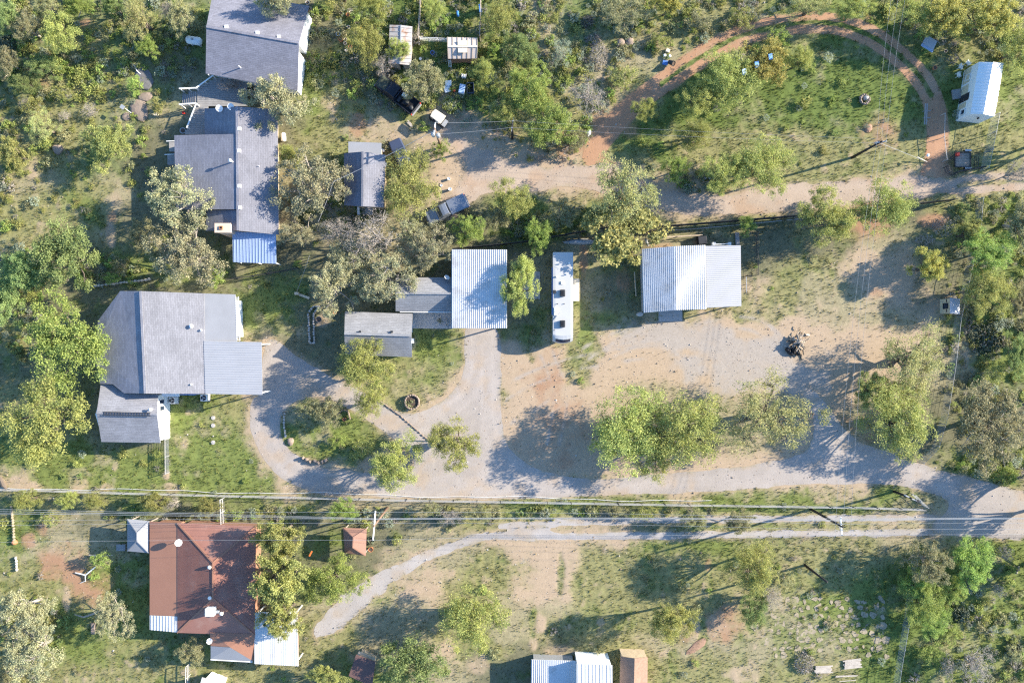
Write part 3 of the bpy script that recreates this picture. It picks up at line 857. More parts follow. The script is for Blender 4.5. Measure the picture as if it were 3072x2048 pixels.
# loose stones and clods on the bare ground
def pebbles(n, seed):
    rg = np.random.default_rng(seed)
    x = rg.uniform(-70, 70, n); y = rg.uniform(-48, 48, n)
    bare_ = at_grid(bare, x, y) + 0.6 * at_grid((near_road > -0.6) & (near_road < 0.5), x, y)
    keep = rg.random(n) < np.clip(bare_ * 0.8 + 0.05, 0, 1) * (0.15 + 0.85 * at_grid(sm(fbm(X, Y, 1.4, 960, 4, 0.7), 0.45, 0.68), x, y))
    x, y = x[keep], y[keep]; n = len(x)
    z = np.maximum(at_grid(Z, x, y), -0.03)
    r = rg.uniform(0.025, 0.075, n) * np.where(rg.random(n) < 0.06, 2.0, 1.0)
    a0 = rg.uniform(0, 6.28, n)
    ps = []
    for k in range(4):
        a_ = a0 + k * np.pi / 2 + rg.uniform(-0.4, 0.4, n)
        q = r * rg.uniform(0.7, 1.3, n)
        ps.append(np.stack([x + q * np.cos(a_), y + q * np.sin(a_), z - 0.01], -1))
    ps.append(np.stack([x + rg.normal(0, 0.2, n) * r, y + rg.normal(0, 0.2, n) * r, z + r * rg.uniform(0.6, 1.2, n)], -1))
    v = np.stack(ps, 1).reshape(-1, 3)
    b0 = np.arange(n)[:, None, None] * 5
    f = (b0 + np.array([[0, 1, 4], [1, 2, 4], [2, 3, 4], [3, 0, 4]])[None]).reshape(-1, 3)
    cs = np.array([(0.40, 0.36, 0.31), (0.27, 0.22, 0.17), (0.33, 0.24, 0.17), (0.19, 0.16, 0.13), (0.44, 0.41, 0.37)])
    c = cs[rg.integers(0, 5, n)] * rg.uniform(0.75, 1.2, n)[:, None]
    o = mesh_np('gravel', v, f, M['tuft0'], {'tone': np.repeat(c, 5, axis=0)})
    tag(o, 'loose stones and clods scattered over the bare dirt', kind='stuff')
M['tuft0'] = attr_mat('loose_stone', var=0.1, fine=8.0, bump=0, rough=0.9)
pebbles(130000, 5)
g_d = np.clip((1.0 * wk['L'] + 0.9 * wk['g'] + 0.75 * wk['y'] + 0.45 * wk['s'] + 0.6 * wk['B'] + 0.25 * wk['k'] + 0.03 * wk['p'] + 0.02 * wk['r']) * (0.25 + 0.75 * clump), 0, 1)
tufts('grass', 330000, g_d, 4, 0.08, 0.26, 0.03, 0.16, [(0.115, 0.16, 0.035), (0.18, 0.19, 0.06), (0.26, 0.23, 0.10), (0.09, 0.14, 0.03)], 'short green and yellow grass over the yard', 1, 0.45)
u_d = np.clip(0.75 * wk['B'] + 0.55 * wk['L'] * (np.abs(Y) > -60) + 0.10 * wk['k'] + 0.06 * wk['y'], 0, 1) * sm(fbm(X, Y, 2.2, 940, 4, 0.6), 0.36, 0.6)
wild = np.zeros_like(X)
for (u, v, ru, rv) in [(170, 130, 380, 190), (40, 420, 120, 300), (520, 120, 90, 180), (1400, 150, 480, 230), (1650, 300, 240, 190), (2000, 70, 420, 110), (2500, 10, 620, 60), (2950, 60, 240, 120), (2990, 700, 130, 200), (2990, 1050, 160, 330), (2960, 1400, 150, 60), (2960, 1880, 170, 230), (1640, 660, 290, 55), (1000, 640, 160, 60), (2120, 560, 90, 60), (1130, 1545, 900, 28), (1900, 1545, 420, 24), (60, 900, 90, 200), (330, 820, 120, 50), (960, 130, 120, 140), (60, 1900, 150, 160)]:
    c = P(u, v)
    wild = np.maximum(wild, 1 - sm(np.sqrt(((X - c.x) / PX(ru)) ** 2 + ((Y - c.y) / PX(rv)) ** 2), 0.75, 1.1))
d_d = np.clip(0.5 * wk['B'] + 0.3 * wk['s'] + 0.3 * wk['y'] + 0.04 * wk['p'], 0, 1) * sm(fbm(X, Y, 1.7, 950, 4, 0.6), 0.48, 0.66) * (0.35 + 0.65 * wild)
tufts('dry_weeds', 36000, d_d, 8, 0.1, 0.5, 0.02, 0.34, [(0.34, 0.28, 0.19), (0.28, 0.25, 0.18), (0.38, 0.33, 0.22)], 'pale dry weeds and dead stalks among the grass', 3, 0.8)

# ------------------------------------------------------------------ trees: prototypes, then one copy for each tree
def leaf_cloud(rg, centers, n, size, aspect, droop=0.0, up=0.35):
    """n lozenge leaves gathered round twig centres; returns verts, faces, tint"""
    k = rg.integers(0, len(centers), n)
    c = centers[k]
    g = rg.normal(0, 1, (n, 3))
    g /= np.linalg.norm(g, axis=1, keepdims=True)
    p = c[:, :3] + g * (rg.random((n, 1)) ** 0.45) * c[:, 3:4] * np.array([1, 1, 0.75]) * rg.uniform(0.85, 1.25, (n, 1))
    p[:, 2] = np.maximum(p[:, 2], 0.04)
    d = rg.normal(0, 1, (n, 3))
    d[:, 2] -= droop
    d /= np.linalg.norm(d, axis=1, keepdims=True)
    nr = rg.normal(0, 1, (n, 3)); nr[:, 2] += up * 2
    s = np.cross(d, nr); s /= np.linalg.norm(s, axis=1, keepdims=True) + 1e-9
    l = size * rg.uniform(0.6, 1.35, (n, 1))
    d = d * l * 0.5
    s = s * l * 0.5 * aspect
    v = np.stack([p - d, p + s, p + d, p - s], 1).reshape(-1, 3)
    f = np.arange(4 * n).reshape(-1, 4)
    tw = rg.random(len(centers))
    tint = np.clip(0.5 * tw[k] + 0.5 * rg.random(n), 0, 1)
    return v, f, np.repeat(tint, 4)

PROTO = {}
def proto(key, seed, R, HT, lobes, lobe_r, twigs, twig_r, leaves, size, aspect, mat, bark, trunk_r=0.16, droop=0.0, base=0.3, top=1.0, twigwood=3, spread=0.80, ragged=0.3, stems=1):
    rg = np.random.default_rng(seed)
    rp = random.Random(seed)
    lob = []
    for i in range(lobes):
        a = 2 * math.pi * (i * 0.381966 + rp.uniform(-0.06, 0.06))
        q = math.sqrt((i + 0.6) / lobes) * spread
        q *= 1 + rp.uniform(-1.2, 0.8) * ragged * 0.6
        zc = HT * (base + (top - base) * (0.92 - 0.55 * q * q) * rp.uniform(0.72, 1.0))
        lob.append((R * q * math.cos(a), R * q * math.sin(a), zc, lobe_r * R * rp.uniform(0.7, 1.2)))
    cen = []
    for lx, ly, lz, lr in lob:
        m = max(3, int(twigs * (lr / (lobe_r * R)) ** 2))
        d = rg.normal(0, 1, (m, 3))
        d /= np.linalg.norm(d, axis=1, keepdims=True)
        rad = lr * rg.uniform(0.35, 1.08, (m, 1)) ** 0.6
        pc = np.array([lx, ly, lz]) + d * rad * np.array([1, 1, 0.62])
        tr = twig_r * R * rg.uniform(0.6, 1.4, (m, 1))
        cen.append(np.concatenate([pc, tr], 1))
    cen = np.concatenate(cen)
    cen[:, 2] = np.maximum(cen[:, 2], 0.1 * HT)
    v, f, t = leaf_cloud(rg, cen, leaves, size, aspect, droop)
    crown = mesh_np('crown', v, f, M[mat], {'tint': t}, parent='mesh')
    wb = MB()
    hub = []
    for s in range(stems):
        a = rp.uniform(0, 6.28)
        off = 0.0 if stems == 1 else 0.12 * R
        b0 = Vector((off * math.cos(a), off * math.sin(a), -0.15))
        lean = Vector((rp.uniform(-0.12, 0.12) * R, rp.uniform(-0.12, 0.12) * R, 0))
        h1 = b0 + lean * 0.6 + Vector((0, 0, HT * base * 0.55))
        h2 = b0 + lean * 1.5 + Vector((0, 0, HT * base * 1.05))
        wb.tube([b0, h1, h2], [trunk_r * 1.25, trunk_r, trunk_r * 0.8], 7)
        hub.append((h1, h2))
    for i, (lx, ly, lz, lr) in enumerate(lob):
        h1, h2 = hub[i % stems]
        st = h2 if i % 3 else (h1 + h2) * 0.5
        e = Vector((lx, ly, lz))
        m1 = st.lerp(e, 0.35) + Vector((rp.uniform(-1, 1), rp.uniform(-1, 1), rp.uniform(0, 1))) * 0.09 * R
        m2 = st.lerp(e, 0.72) + Vector((rp.uniform(-1, 1), rp.uniform(-1, 1), rp.uniform(-0.3, 0.8))) * 0.09 * R
        wb.tube([st, m1, m2, e], [trunk_r * 0.62, trunk_r * 0.45, trunk_r * 0.28, trunk_r * 0.12], 5, cap=False)
        for k in range(twigwood):
            d = Vector((rp.gauss(0, 1), rp.gauss(0, 1), rp.gauss(0.25, 0.7))).normalized()
            s0 = m2.lerp(e, rp.uniform(0, 1))
            e2 = s0 + d * lr * rp.uniform(0.6, 1.05)
            mm = s0.lerp(e2, 0.5) + Vector((rp.uniform(-1, 1), rp.uniform(-1, 1), rp.uniform(-1, 1))) * 0.12 * lr
            e2.z = max(e2.z, 0.15)
            wb.tube([s0, mm, e2], [trunk_r * 0.17, trunk_r * 0.11, 0.012], 4, cap=False)
    tm = bpy.data.meshes.new('trunk')
    tm.from_pydata(wb.v, [], wb.f)
    tm.polygons.foreach_set('use_smooth', [True] * len(tm.polygons))
    tm.update()
    tm.materials.append(M[bark])
    PROTO.setdefault(key, []).append((crown, tm, R, HT))

for s in range(4):   # feathery mesquite
    proto('mq', 10 + s, 4.0, 6.0, 15 + 2 * s, 0.31, 11, 0.135, 18000, 0.17, 0.42, 'mq', 'bark', 0.17, droop=0.6, twigwood=4, ragged=0.45, spread=0.74, stems=1 + s % 3)
for s in range(2):   # sparse mesquite, the ground shows through
    proto('sp', 20 + s, 4.0, 6.0, 15, 0.31, 11, 0.14, 11500, 0.17, 0.4, 'mq2', 'bark', 0.22, droop=0.5, twigwood=6, ragged=0.6, stems=2)
for s in range(3):   # pale oak just leafing out, branches showing
    proto('po', 30 + s, 4.0, 6.5, 15, 0.29, 13, 0.11, 14500, 0.17, 0.5, 'po', 'palebark', 0.2, droop=0.2, twigwood=9, ragged=0.6)
for s in range(2):   # dense green
    proto('go', 40 + s, 4.0, 6.2, 15, 0.31, 12, 0.14, 18000, 0.18, 0.55, 'go', 'bark', 0.22, twigwood=2, ragged=0.4)
for s in range(2):
    proto('bg', 50 + s, 4.0, 5.5, 15, 0.31, 12, 0.14, 18000, 0.17, 0.5, 'bg', 'bark', 0.18, droop=0.3, twigwood=2, ragged=0.45)
for s in range(3):   # olive, clumpy
    proto('ol', 60 + s, 4.0, 6.0, 16, 0.28, 11, 0.12, 17000, 0.18, 0.55, 'ol', 'bark', 0.22, twigwood=3, ragged=0.55)
for s in range(2):
    proto('dk', 70 + s, 4.0, 5.5, 16, 0.29, 12, 0.12, 15500, 0.17, 0.5, 'dk', 'palebark', 0.2, twigwood=6, ragged=0.5)
proto('bl', 80, 4.0, 6.5, 15, 0.28, 12, 0.11, 6500, 0.29, 0.7, 'bl', 'bark', 0.22, twigwood=5, ragged=0.5)
proto('ye', 85, 4.0, 5.5, 15, 0.30, 11, 0.12, 13000, 0.19, 0.6, 'ye', 'bark', 0.2, twigwood=4, ragged=0.55)
proto('gy', 90, 4.0, 5.5, 16, 0.28, 20, 0.10, 2600, 0.16, 0.4, 'gy', 'palebark', 0.17, twigwood=16, ragged=0.5)
for s in range(2):   # low shrubs
    proto('sb', 100 + s, 1.4, 1.5, 9, 0.42, 7, 0.2, 2800, 0.13, 0.5, 'bg', 'bark', 0.05, base=0.25, twigwood=2, stems=3)
    proto('so', 110 + s, 1.4, 1.5, 9, 0.42, 7, 0.2, 2600, 0.13, 0.5, 'ol', 'palebark', 0.05, base=0.25, twigwood=4, stems=3)
    proto('sd', 120 + s, 1.4, 1.5, 9, 0.42, 7, 0.2, 2600, 0.13, 0.5, 'dk', 'palebark', 0.05, base=0.25, twigwood=4, stems=3)
proto('sg', 130, 1.4, 1.5, 9, 0.42, 8, 0.2, 2800, 0.13, 0.3, 'sg', 'palebark', 0.05, base=0.25, twigwood=5, stems=3)
proto('sy', 135, 1.4, 1.4, 9, 0.42, 16, 0.12, 900, 0.14, 0.3, 'gy', 'deadwood', 0.05, base=0.2, twigwood=16, stems=3)

# undergrowth: low brush that reads as one mass, scattered over the wild corners
src = bpy.data.collections.new('undergrowth_sources')
for k, (mt, n, hh, sz) in enumerate([('bg', 300, 0.5, 0.12), ('mq', 300, 0.55, 0.12), ('dk', 280, 0.6, 0.12), ('sg', 260, 0.5, 0.11), ('ol', 300, 0.5, 0.12), ('gy', 170, 0.45, 0.13), ('go', 300, 0.6, 0.13)]):
    rg = np.random.default_rng(900 + k)
    m = 9
    aa = rg.uniform(0, 2 * np.pi, m); qq = np.sqrt(rg.random(m)) * 0.42
    cen = np.stack([qq * np.cos(aa), qq * np.sin(aa), hh * rg.uniform(0.35, 0.9, m) * (1 - 0.8 * qq), rg.uniform(0.12, 0.24, m)], 1)
    v, f, t = leaf_cloud(rg, cen, n, sz, 0.5, 0.1)
    me = mesh_np('brush_clump', v, f, M[mt], {'tint': t}, parent='mesh')
    o = bpy.data.objects.new('%d_brush_clump' % k, me)
    src.objects.link(o)
cc_ = P(250, 430)
at_wild2 = 1 - sm(np.sqrt(((X - cc_.x) / PX(360)) ** 2 + ((Y - cc_.y) / PX(330)) ** 2), 0.7, 1.1)
rg = np.random.default_rng(77)
nn = 30000
px_, py_ = rg.uniform(-70, 70, nn), rg.uniform(-48, 48, nn)
dens = at_grid(np.clip(wild * (0.20 + 0.75 * sm(fbm(X, Y, 3.0, 940, 4, 0.6), 0.38, 0.6)) + (0.03 + 0.16 * at_wild2) * (wk['L'] + wk['B'] + wk['g'] + 0.6 * wk['y'] + 0.4 * wk['k']), 0, 1), px_, py_)
keep = (rg.random(nn) < dens) & at_grid(near_road < -0.35, px_, py_) & at_grid(D_loop < -0.3, px_, py_)
px_, py_ = px_[keep], py_[keep]
pm = bpy.data.meshes.new('undergrowth')
pm.vertices.add(len(px_))
pm.vertices.foreach_set('co', np.stack([px_, py_, at_grid(Z, px_, py_) - 0.02], 1).astype(np.float32).ravel())
for an, arr in (('spin', rg.uniform(0, 6.28, len(px_))), ('size', rg.uniform(0.45, 1.0, len(px_)) * np.where(rg.random(len(px_)) < 0.25, 1.9, 1.15))):
    at_ = pm.attributes.new(an, 'FLOAT', 'POINT'); at_.data.foreach_set('value', arr.astype(np.float32))
at_ = pm.attributes.new('pick', 'INT', 'POINT')
zone = fbm(px_, py_, 9.0, 941, 2) * 0.6 + rg.random(len(px_)) * 0.6
at_.data.foreach_set('value', np.clip((zone - 0.25) / 0.75 * 7, 0, 6).astype(np.int32))
ug = bpy.data.objects.new('undergrowth', pm)
COL.objects.link(ug)
tag(ug, 'leafy low brush covering the wild corners', kind='stuff')
ng = bpy.data.node_groups.new('scatter_undergrowth', 'GeometryNodeTree')
ng.interface.new_socket('Geometry', in_out='INPUT', socket_type='NodeSocketGeometry')
ng.interface.new_socket('Geometry', in_out='OUTPUT', socket_type='NodeSocketGeometry')
gi, go_ = ng.nodes.new('NodeGroupInput'), ng.nodes.new('NodeGroupOutput')
ci = ng.nodes.new('GeometryNodeCollectionInfo')
ci.inputs['Collection'].default_value = src
ci.inputs['Separate Children'].default_value = True
ci.inputs['Reset Children'].default_value = True
ip = ng.nodes.new('GeometryNodeInstanceOnPoints')
ip.inputs['Pick Instance'].default_value = True
def named(n_, t_):
    q = ng.nodes.new('GeometryNodeInputNamedAttribute'); q.data_type = t_; q.inputs['Name'].default_value = n_
    return q.outputs['Attribute']
cx_ = ng.nodes.new('ShaderNodeCombineXYZ')
ng.links.new(named('spin', 'FLOAT'), cx_.inputs['Z'])
ng.links.new(gi.outputs[0], ip.inputs['Points'])
ng.links.new(ci.outputs[0], ip.inputs['Instance'])
ng.links.new(named('pick', 'INT'), ip.inputs['Instance Index'])
ng.links.new(cx_.outputs[0], ip.inputs['Rotation'])
ng.links.new(named('size', 'FLOAT'), ip.inputs['Scale'])
ng.links.new(ip.outputs[0], go_.inputs[0])
gm = ug.modifiers.new('scatter', 'NODES')
gm.node_group = ng

TREE_N = {}
SHRUBS = ('sb', 'so', 'sd', 'sg', 'sy')
def tree(kind, u, v, rx, ry, h, label, rot=None, name=None):
    """u, v, rx, ry: the crown as seen, in photograph pixels; h: height in metres"""
    n = TREE_N.get(kind, 0)
    TREE_N[kind] = n + 1
    crown, tm, R, HT = PROTO[kind][n % len(PROTO[kind])]
    zc = h * 0.62
    c = P(u, v, zc)
    shrub = kind in SHRUBS
    nm = name or ('shrub' if shrub else 'tree')
    t = thing(nm, label, 'shrub' if shrub else 'tree', (c.x, c.y, 0))
    rg = random.Random(int(u * 7 + v * 13))
    t.rotation_euler = (0, 0, rot if rot is not None else (rg.uniform(0, 6.28) if abs(rx - ry) < 0.15 * rx else rg.choice([0, math.pi])))
    t.scale = (PX(rx, zc) / R * 1.07, PX(ry, zc) / R * 1.07, h / HT)
    for nm2, me in (('trunk', tm), ('crown', crown)):
        o = bpy.data.objects.new(nm2, me)
        COL.objects.link(o)
        o.parent = t
    return t

T = tree
# upper left brush
T('mq', 188, 115, 62, 70, 5.0, 'round pale yellow-green tree in the upper-left brush')
T('sp', 415, 60, 46, 76, 5.0, 'tall pale tree between the red dirt patch and the top shingle house')
T('bg', 445, 142, 34, 34, 3.0, 'bright green bushy tree left of the white propane tank')
T('bg', 240, 18, 40, 34, 3.5, 'bright green tree on the top edge above the red dirt patch')
T('go', 340, 22, 30, 34, 3.5, 'small dark green tree on the top edge right of the red dirt patch')
T('dk', 85, 85, 46, 52, 4.0, 'grey-green scrubby tree left of the round yellow-green tree')
T('dk', 140, 22, 46, 32, 4.0, 'grey-green scrub tree on the top edge, upper left')
T('go', 22, 55, 38, 52, 4.0, 'dark green tree in the extreme upper-left corner')
T('go', 130, 200, 50, 40, 3.2, 'blue-green bushy tree below the round yellow-green tree')
T('dk', 25, 190, 42, 50, 3.5, 'dark scrubby tree on the left edge, second from the top corner')
T('go', 75, 255, 44, 36, 3.0, 'low dark green tree over the weedy clearing, upper left')
T('sb', 28, 215, 22, 22, 1.5, 'small vivid green shrub on the far left edge')
T('sb', 408, 257, 22, 26, 1.9, 'small vivid green shrub beside the tan sandstone slab')
T('ol', 330, 436, 74, 78, 4.2, 'large dome-shaped olive tree in the left clearing')
T('ol', 42, 462, 56, 66, 4.0, 'olive tree cut by the left edge, beside the dome-shaped one')
T('sp', 128, 385, 42, 52, 3.2, 'pale thin tree above the stump in the left clearing')
T('sy', 270, 335, 26, 24, 1.2, 'leafless grey shrub above the dome-shaped olive tree')
T('sy', 70, 310, 22, 20, 1.0, 'leafless grey shrub near the left edge of the clearing')
T('sy', 195, 350, 20, 20, 1.0, 'grey twiggy shrub between the stump and the sandstone slab')
T('so', 190, 280, 36, 24, 1.3, 'yellow-green low shrub in the middle of the left clearing')
T('so', 100, 320, 36, 26, 1.4, 'yellow-green low shrub next to a leafless grey one, far left')
T('dk', 545, 60, 48, 60, 3.6, 'grey-green tree against the left end of the top shingle house')
T('gy', 505, 35, 24, 36, 3.0, 'bare pale tree near the top edge left of the shingle house')
T('so', 470, 320, 20, 26, 1.0, 'dry pale shrub right of the tan sandstone slab')
T('gy', 692, 255, 42, 26, 2.6, 'bare tan bush growing through the wooden deck')
# left
T('go', 195, 765, 92, 112, 6.5, 'big rounded mid-green tree on the left, leaning over the low wall')
T('go', 75, 815, 66, 70, 5.5, 'shaded green tree left of the big rounded one')
T('go', 22, 905, 48, 80, 5.0, 'dark green tree on the left edge below the big rounded one')
T('dk', 425, 705, 42, 55, 3.6, 'dark open tree left of the tall pale oak')
T('sd', 362, 795, 28, 24, 1.5, 'dark round shrub in the shade near the low wall')
T('sb', 335, 835, 26, 18, 1.2, 'green shrub by the low wall')
T('po', 538, 600, 92, 100, 7.0, 'pale beige oak overlapping the left eave of the slate house')
T('po', 560, 765, 108, 112, 7.0, 'large pale beige oak above the grey L-shaped house')
T('sb', 645, 830, 30, 30, 1.8, 'green shrub at the right foot of the pale beige oak')
T('bg', 205, 1040, 130, 142, 6.5, 'broad bright green tree over the west eave of the grey L-shaped house')
T('mq', 148, 1262, 144, 144, 6.5, 'broad yellow-green tree at the lower-left corner of the grey L-shaped house')
# top middle
T('po', 830, 305, 98, 98, 6.5, 'leafy pale green oak hiding the lower right corner of the top house')
T('po', 835, 15, 60, 40, 7.0, 'pale oak overhanging the top house at the upper edge of the photo')
T('po', 935, 555, 104, 116, 6.5, 'pale olive oak between the slate house and the small blue-grey house')
T('mq', 1225, 560, 96, 118, 5.0, 'yellow-green tree against the east side of the small blue-grey house')
T('mq', 1100, 130, 56, 72, 4.5, 'feathery green tree beside the flower pots')
T('mq', 1120, 30, 66, 44, 4.5, 'yellow-green tree on the top edge above the flower pots')
T('gy', 1145, 195, 38, 38, 3.5, 'bare grey tree at the lower left corner of the rusty shed')
T('dk', 1275, 245, 74, 66, 5.0, 'grey-green thin tree leaning over the black pickup', name='tree')
T('mq', 1195, 150, 36, 40, 3.8, 'thin green tree in front of the rusty shed roof')
T('mq', 1448, 218, 42, 44, 3.6, 'yellow-green tree just below the beige greenhouse')
T('mq', 1300, 30, 40, 40, 3.0, 'green tree inside the garden fence on the top edge')
T('bg', 1585, 270, 74, 68, 4.6, 'bright green tree, upper of the pair left of the bare oak')
T('bg', 1650, 372, 80, 72, 4.6, 'bright green tree, lower of the pair left of the bare oak')
T('gy', 1765, 290, 72, 62, 4.2, 'dead oak with dark curving limbs in the upper scrub')
T('sg', 1683, 160, 32, 38, 1.7, 'round sage-green shrub beside the pale brush pile')
T('ye', 2000, 22, 52, 40, 3.6, 'tree with yellow blossom on the top edge')
T('sb', 1325, 452, 30, 32, 2.2, 'round dark green shrub at the foot of the transformer pole')
T('bg', 1405, 692, 52, 52, 4.0, 'rounded green tree right below the silver pickup')
T('mq', 1540, 605, 66, 72, 4.2, 'airy yellow-green tree between the pickup and the gravel road')
T('bg', 1618, 705, 44, 52, 3.6, 'green tree on the dark screened fence above the trailer')
T('dk', 1690, 640, 60, 50, 3.0, 'scrubby grey-green tree between the fence and the gravel road')
T('sp', 1872, 585, 132, 116, 6.2, 'tall light green tree spreading over the gravel road')
T('bl', 1858, 705, 124, 112, 5.4, 'tree with coarse yellow-brown leaves between the trailer and the barn')
T('po', 1000, 850, 92, 88, 6.0, 'pale oak nearest the stone-edged planting bed')
T('gy', 1118, 712, 92, 84, 6.5, 'nearly bare grey oak above the small hipped-shadow house')
T('po', 1150, 830, 96, 98, 6.0, 'pale oak overhanging the left end of the small hipped-shadow house')
T('po', 1285, 745, 72, 72, 5.5, 'pale oak left of the ribbed metal carport')
T('mq', 1556, 858, 60, 100, 6.5, 'yellow-green tree over the right edge of the ribbed metal carport')
T('po', 905, 700, 66, 56, 4.5, 'thin pale oak right of the metal awning')
T('gy', 1010, 690, 60, 50, 5.0, 'bare grey tree between the thin pale oak and the nearly bare one')
T('po', 1050, 790, 70, 60, 5.5, 'pale oak in the middle of the grey tree group left of the carport')
T('po', 1225, 690, 56, 52, 4.5, 'small pale oak below the yellow-green tree by the blue-grey house')
T('dk', 1490, 655, 46, 44, 3.0, 'dark scrub tree on the bank below the silver pickup')
T('mq', 870, 470, 40, 44, 4.0, 'small yellow-green tree right of the slate house, above the pale olive oak')
T('mq', 1495, 60, 54, 60, 3.8, 'green tree right of the garden fence near the top edge')
T('go', 1560, 150, 56, 50, 3.4, 'dark green tree left of the round sage-green shrub')
T('mq', 1520, 330, 50, 46, 3.4, 'yellow-green tree left of the bright green pair, over the short dark pole')
T('mq', 1930, 330, 44, 40, 3.0, 'yellow-green tree on the inner side of the red track, lower left')
T('dk', 1720, 420, 50, 36, 3.0, 'dark scrub tree beside the white tarp lump')
T('sb', 2790, 1690, 30, 30, 1.6, 'green shrub between the grey-olive tree and the wire fence corner')
T('bg', 2845, 1770, 46, 46, 2.6, 'bright green bushy tree in the lower-right thicket')
# centre
T('mq', 1092, 1095, 92, 88, 6.0, 'bright feathery tree in front of the plain grey-roofed cottage')
T('mq', 1110, 1205, 56, 48, 4.2, 'smaller feathery tree beside the driveway junction')
T('dk', 985, 1235, 58, 52, 3.4, 'grey-green thorny tree on the driveway island')
T('mq', 1180, 1392, 88, 96, 5.2, 'yellow-green tree at the lower right tip of the driveway island')
T('mq', 1362, 1335, 84, 88, 5.2, 'yellow-green tree standing alone in the middle of the driveway')
T('mq', 1882, 1290, 132, 146, 6.3, 'large yellow-green tree, left of the three by the dirt lot')
T('mq', 2055, 1285, 118, 132, 6.3, 'large yellow-green tree, middle of the three by the dirt lot')
T('mq', 1968, 1345, 84, 84, 5.0, 'smaller yellow-green tree at the driveway edge between the three by the dirt lot')
T('ol', 2615, 1170, 72, 66, 5.0, 'smaller olive tree at the left of the group by the driveway bend')
T('mq', 2095, 300, 70, 62, 4.6, 'yellow-green tree on the left side of the field inside the loop')
T('mq', 2085, 405, 62, 50, 4.2, 'yellow-green tree at the lower left of the field inside the loop')
T('sb', 2340, 110, 34, 26, 1.5, 'green shrub just inside the top of the red loop track')
T('dk', 928, 1222, 40, 34, 2.8, 'small grey-green tree at the upper left rim of the driveway island')
T('so', 1085, 1345, 40, 30, 1.4, 'low yellow-green shrub in the lower part of the driveway island')
T('sb', 1010, 1320, 30, 22, 1.0, 'low green shrub in the middle of the driveway island')
T('sp', 2300, 1252, 150, 122, 6.0, 'thin-crowned tree with black limbs, right of the three by the dirt lot')
T('sp', 2730, 1090, 128, 110, 5.5, 'pale thin tree below the small white shed')
T('mq', 2690, 1255, 124, 112, 5.8, 'dense yellow-green tree right of the driveway bend')
T('dk', 2960, 1275, 122, 148, 6.5, 'large grey-olive tree on the right edge beside the wire fence')
T('bg', 2965, 755, 86, 68, 5.0, 'bright green tree above the small white shed, right edge')
T('mq', 2950, 870, 80, 82, 4.6, 'soft green tree right of the small white shed')
T('ye', 2783, 800, 58, 60, 4.0, 'mustard-tinged tree standing left of the green trees near the shed')
T('ol', 2908, 700, 44, 48, 4.0, 'small olive tree at the top of the right-hand tree group')
T('dk', 3060, 665, 52, 90, 5.0, 'dark scrubby tree on the right edge below the wire fence gate')
T('gy', 3050, 520, 42, 40, 6.5, 'grey thin-topped tree on the right edge by the gravel ruts')
T('mq', 2470, 645, 92, 96, 5.8, 'yellow-green tree, left of the pair over the screened fence')
T('mq', 2650, 625, 90, 98, 5.8, 'yellow-green tree, right of the pair over the screened fence')
T('bg', 2240, 675, 28, 30, 2.6, 'small green tree on the screened fence above the barn lean-to')
# upper right field
T('mq', 2190, 235, 92, 92, 5.4, 'yellow-green tree beside the blue hanging panels, left')
T('ye', 2290, 190, 78, 78, 5.0, 'mustard-green tree that holds the blue hanging panels')
T('mq', 2398, 182, 46, 50, 4.2, 'small separate yellow-green tree in the upper field')
T('mq', 2165, 520, 74, 74, 5.0, 'yellow-green tree on the north side of the gravel road, left')
T('mq', 2285, 495, 104, 92, 5.2, 'broad yellow-green tree by the gravel road, right')
T('bg', 2020, 508, 44, 44, 3.2, 'dark green bushy tree where the red track meets the gravel road')
T('ye', 2835, 55, 88, 74, 4.8, 'mustard-green tree above the garden swing')
T('ye', 2955, 60, 98, 82, 5.0, 'mustard-green tree at the top right behind the white cabin')
T('mq', 3045, 150, 60, 92, 4.6, 'yellow-green tree in the upper-right corner')
T('mq', 2740, 40, 80, 56, 4.5, 'green tree on the top edge above the red track')
T('mq', 2560, 30, 70, 40, 4.0, 'scrubby yellow-green tree on the top edge above the loop')
T('sp', 2420, 25, 80, 40, 3.0, 'pale thin scrub tree on the top edge left of the loop')
T('dk', 1870, 40, 90, 60, 3.0, 'dark thicket tree on the top edge left of the yellow blossom')
T('so', 1985, 120, 34, 24, 1.3, 'low yellow-green shrub by the two stone blocks')
T('so', 1870, 235, 40, 40, 1.4, 'tan and green shrub left of the tumbled barrel')
T('sd', 2100, 60, 44, 36, 1.5, 'grey-green shrub above the red track, near the yellow blossom')
T('so', 2230, 55, 46, 34, 1.5, 'pale green shrub above the red track, middle of the top edge')
# bottom
T('po', 68, 1825, 84, 92, 5.5, 'pale cream oak on the left edge below the stone wall')
T('po', 100, 1955, 96, 84, 5.5, 'pale cream oak in the lower-left corner')
T('dk', 20, 2030, 50, 36, 3.5, 'dark tree in the extreme lower-left corner')
T('po', 345, 1845, 68, 66, 4.0, 'windswept pale oak on the shaded lawn left of the red house')
T('sb', 308, 1678, 32, 24, 1.9, 'leafy shrub sprouting from a pale fallen trunk')
T('dk', 578, 1955, 52, 44, 3.4, 'grey-olive bushy tree in the corner of the red house')
T('ol', 838, 1605, 78, 72, 7.8, 'yellow-olive tree at the top right corner of the red house')
T('ol', 845, 1728, 104, 92, 8.2, 'yellow-olive tree along the east side of the red house')
T('ol', 850, 1850, 70, 66, 7.0, 'yellow-olive tree over the white ribbed carport')
T('bg', 1000, 1735, 82, 80, 5.0, 'dense bright green tree left of the gravel lane')
T('mq', 1415, 1850, 110, 108, 5.6, 'thin yellow-green tree alone on the dry field below the lane')
T('go', 1240, 1985, 102, 88, 5.0, 'dense dark green tree right of the dark brown shed')
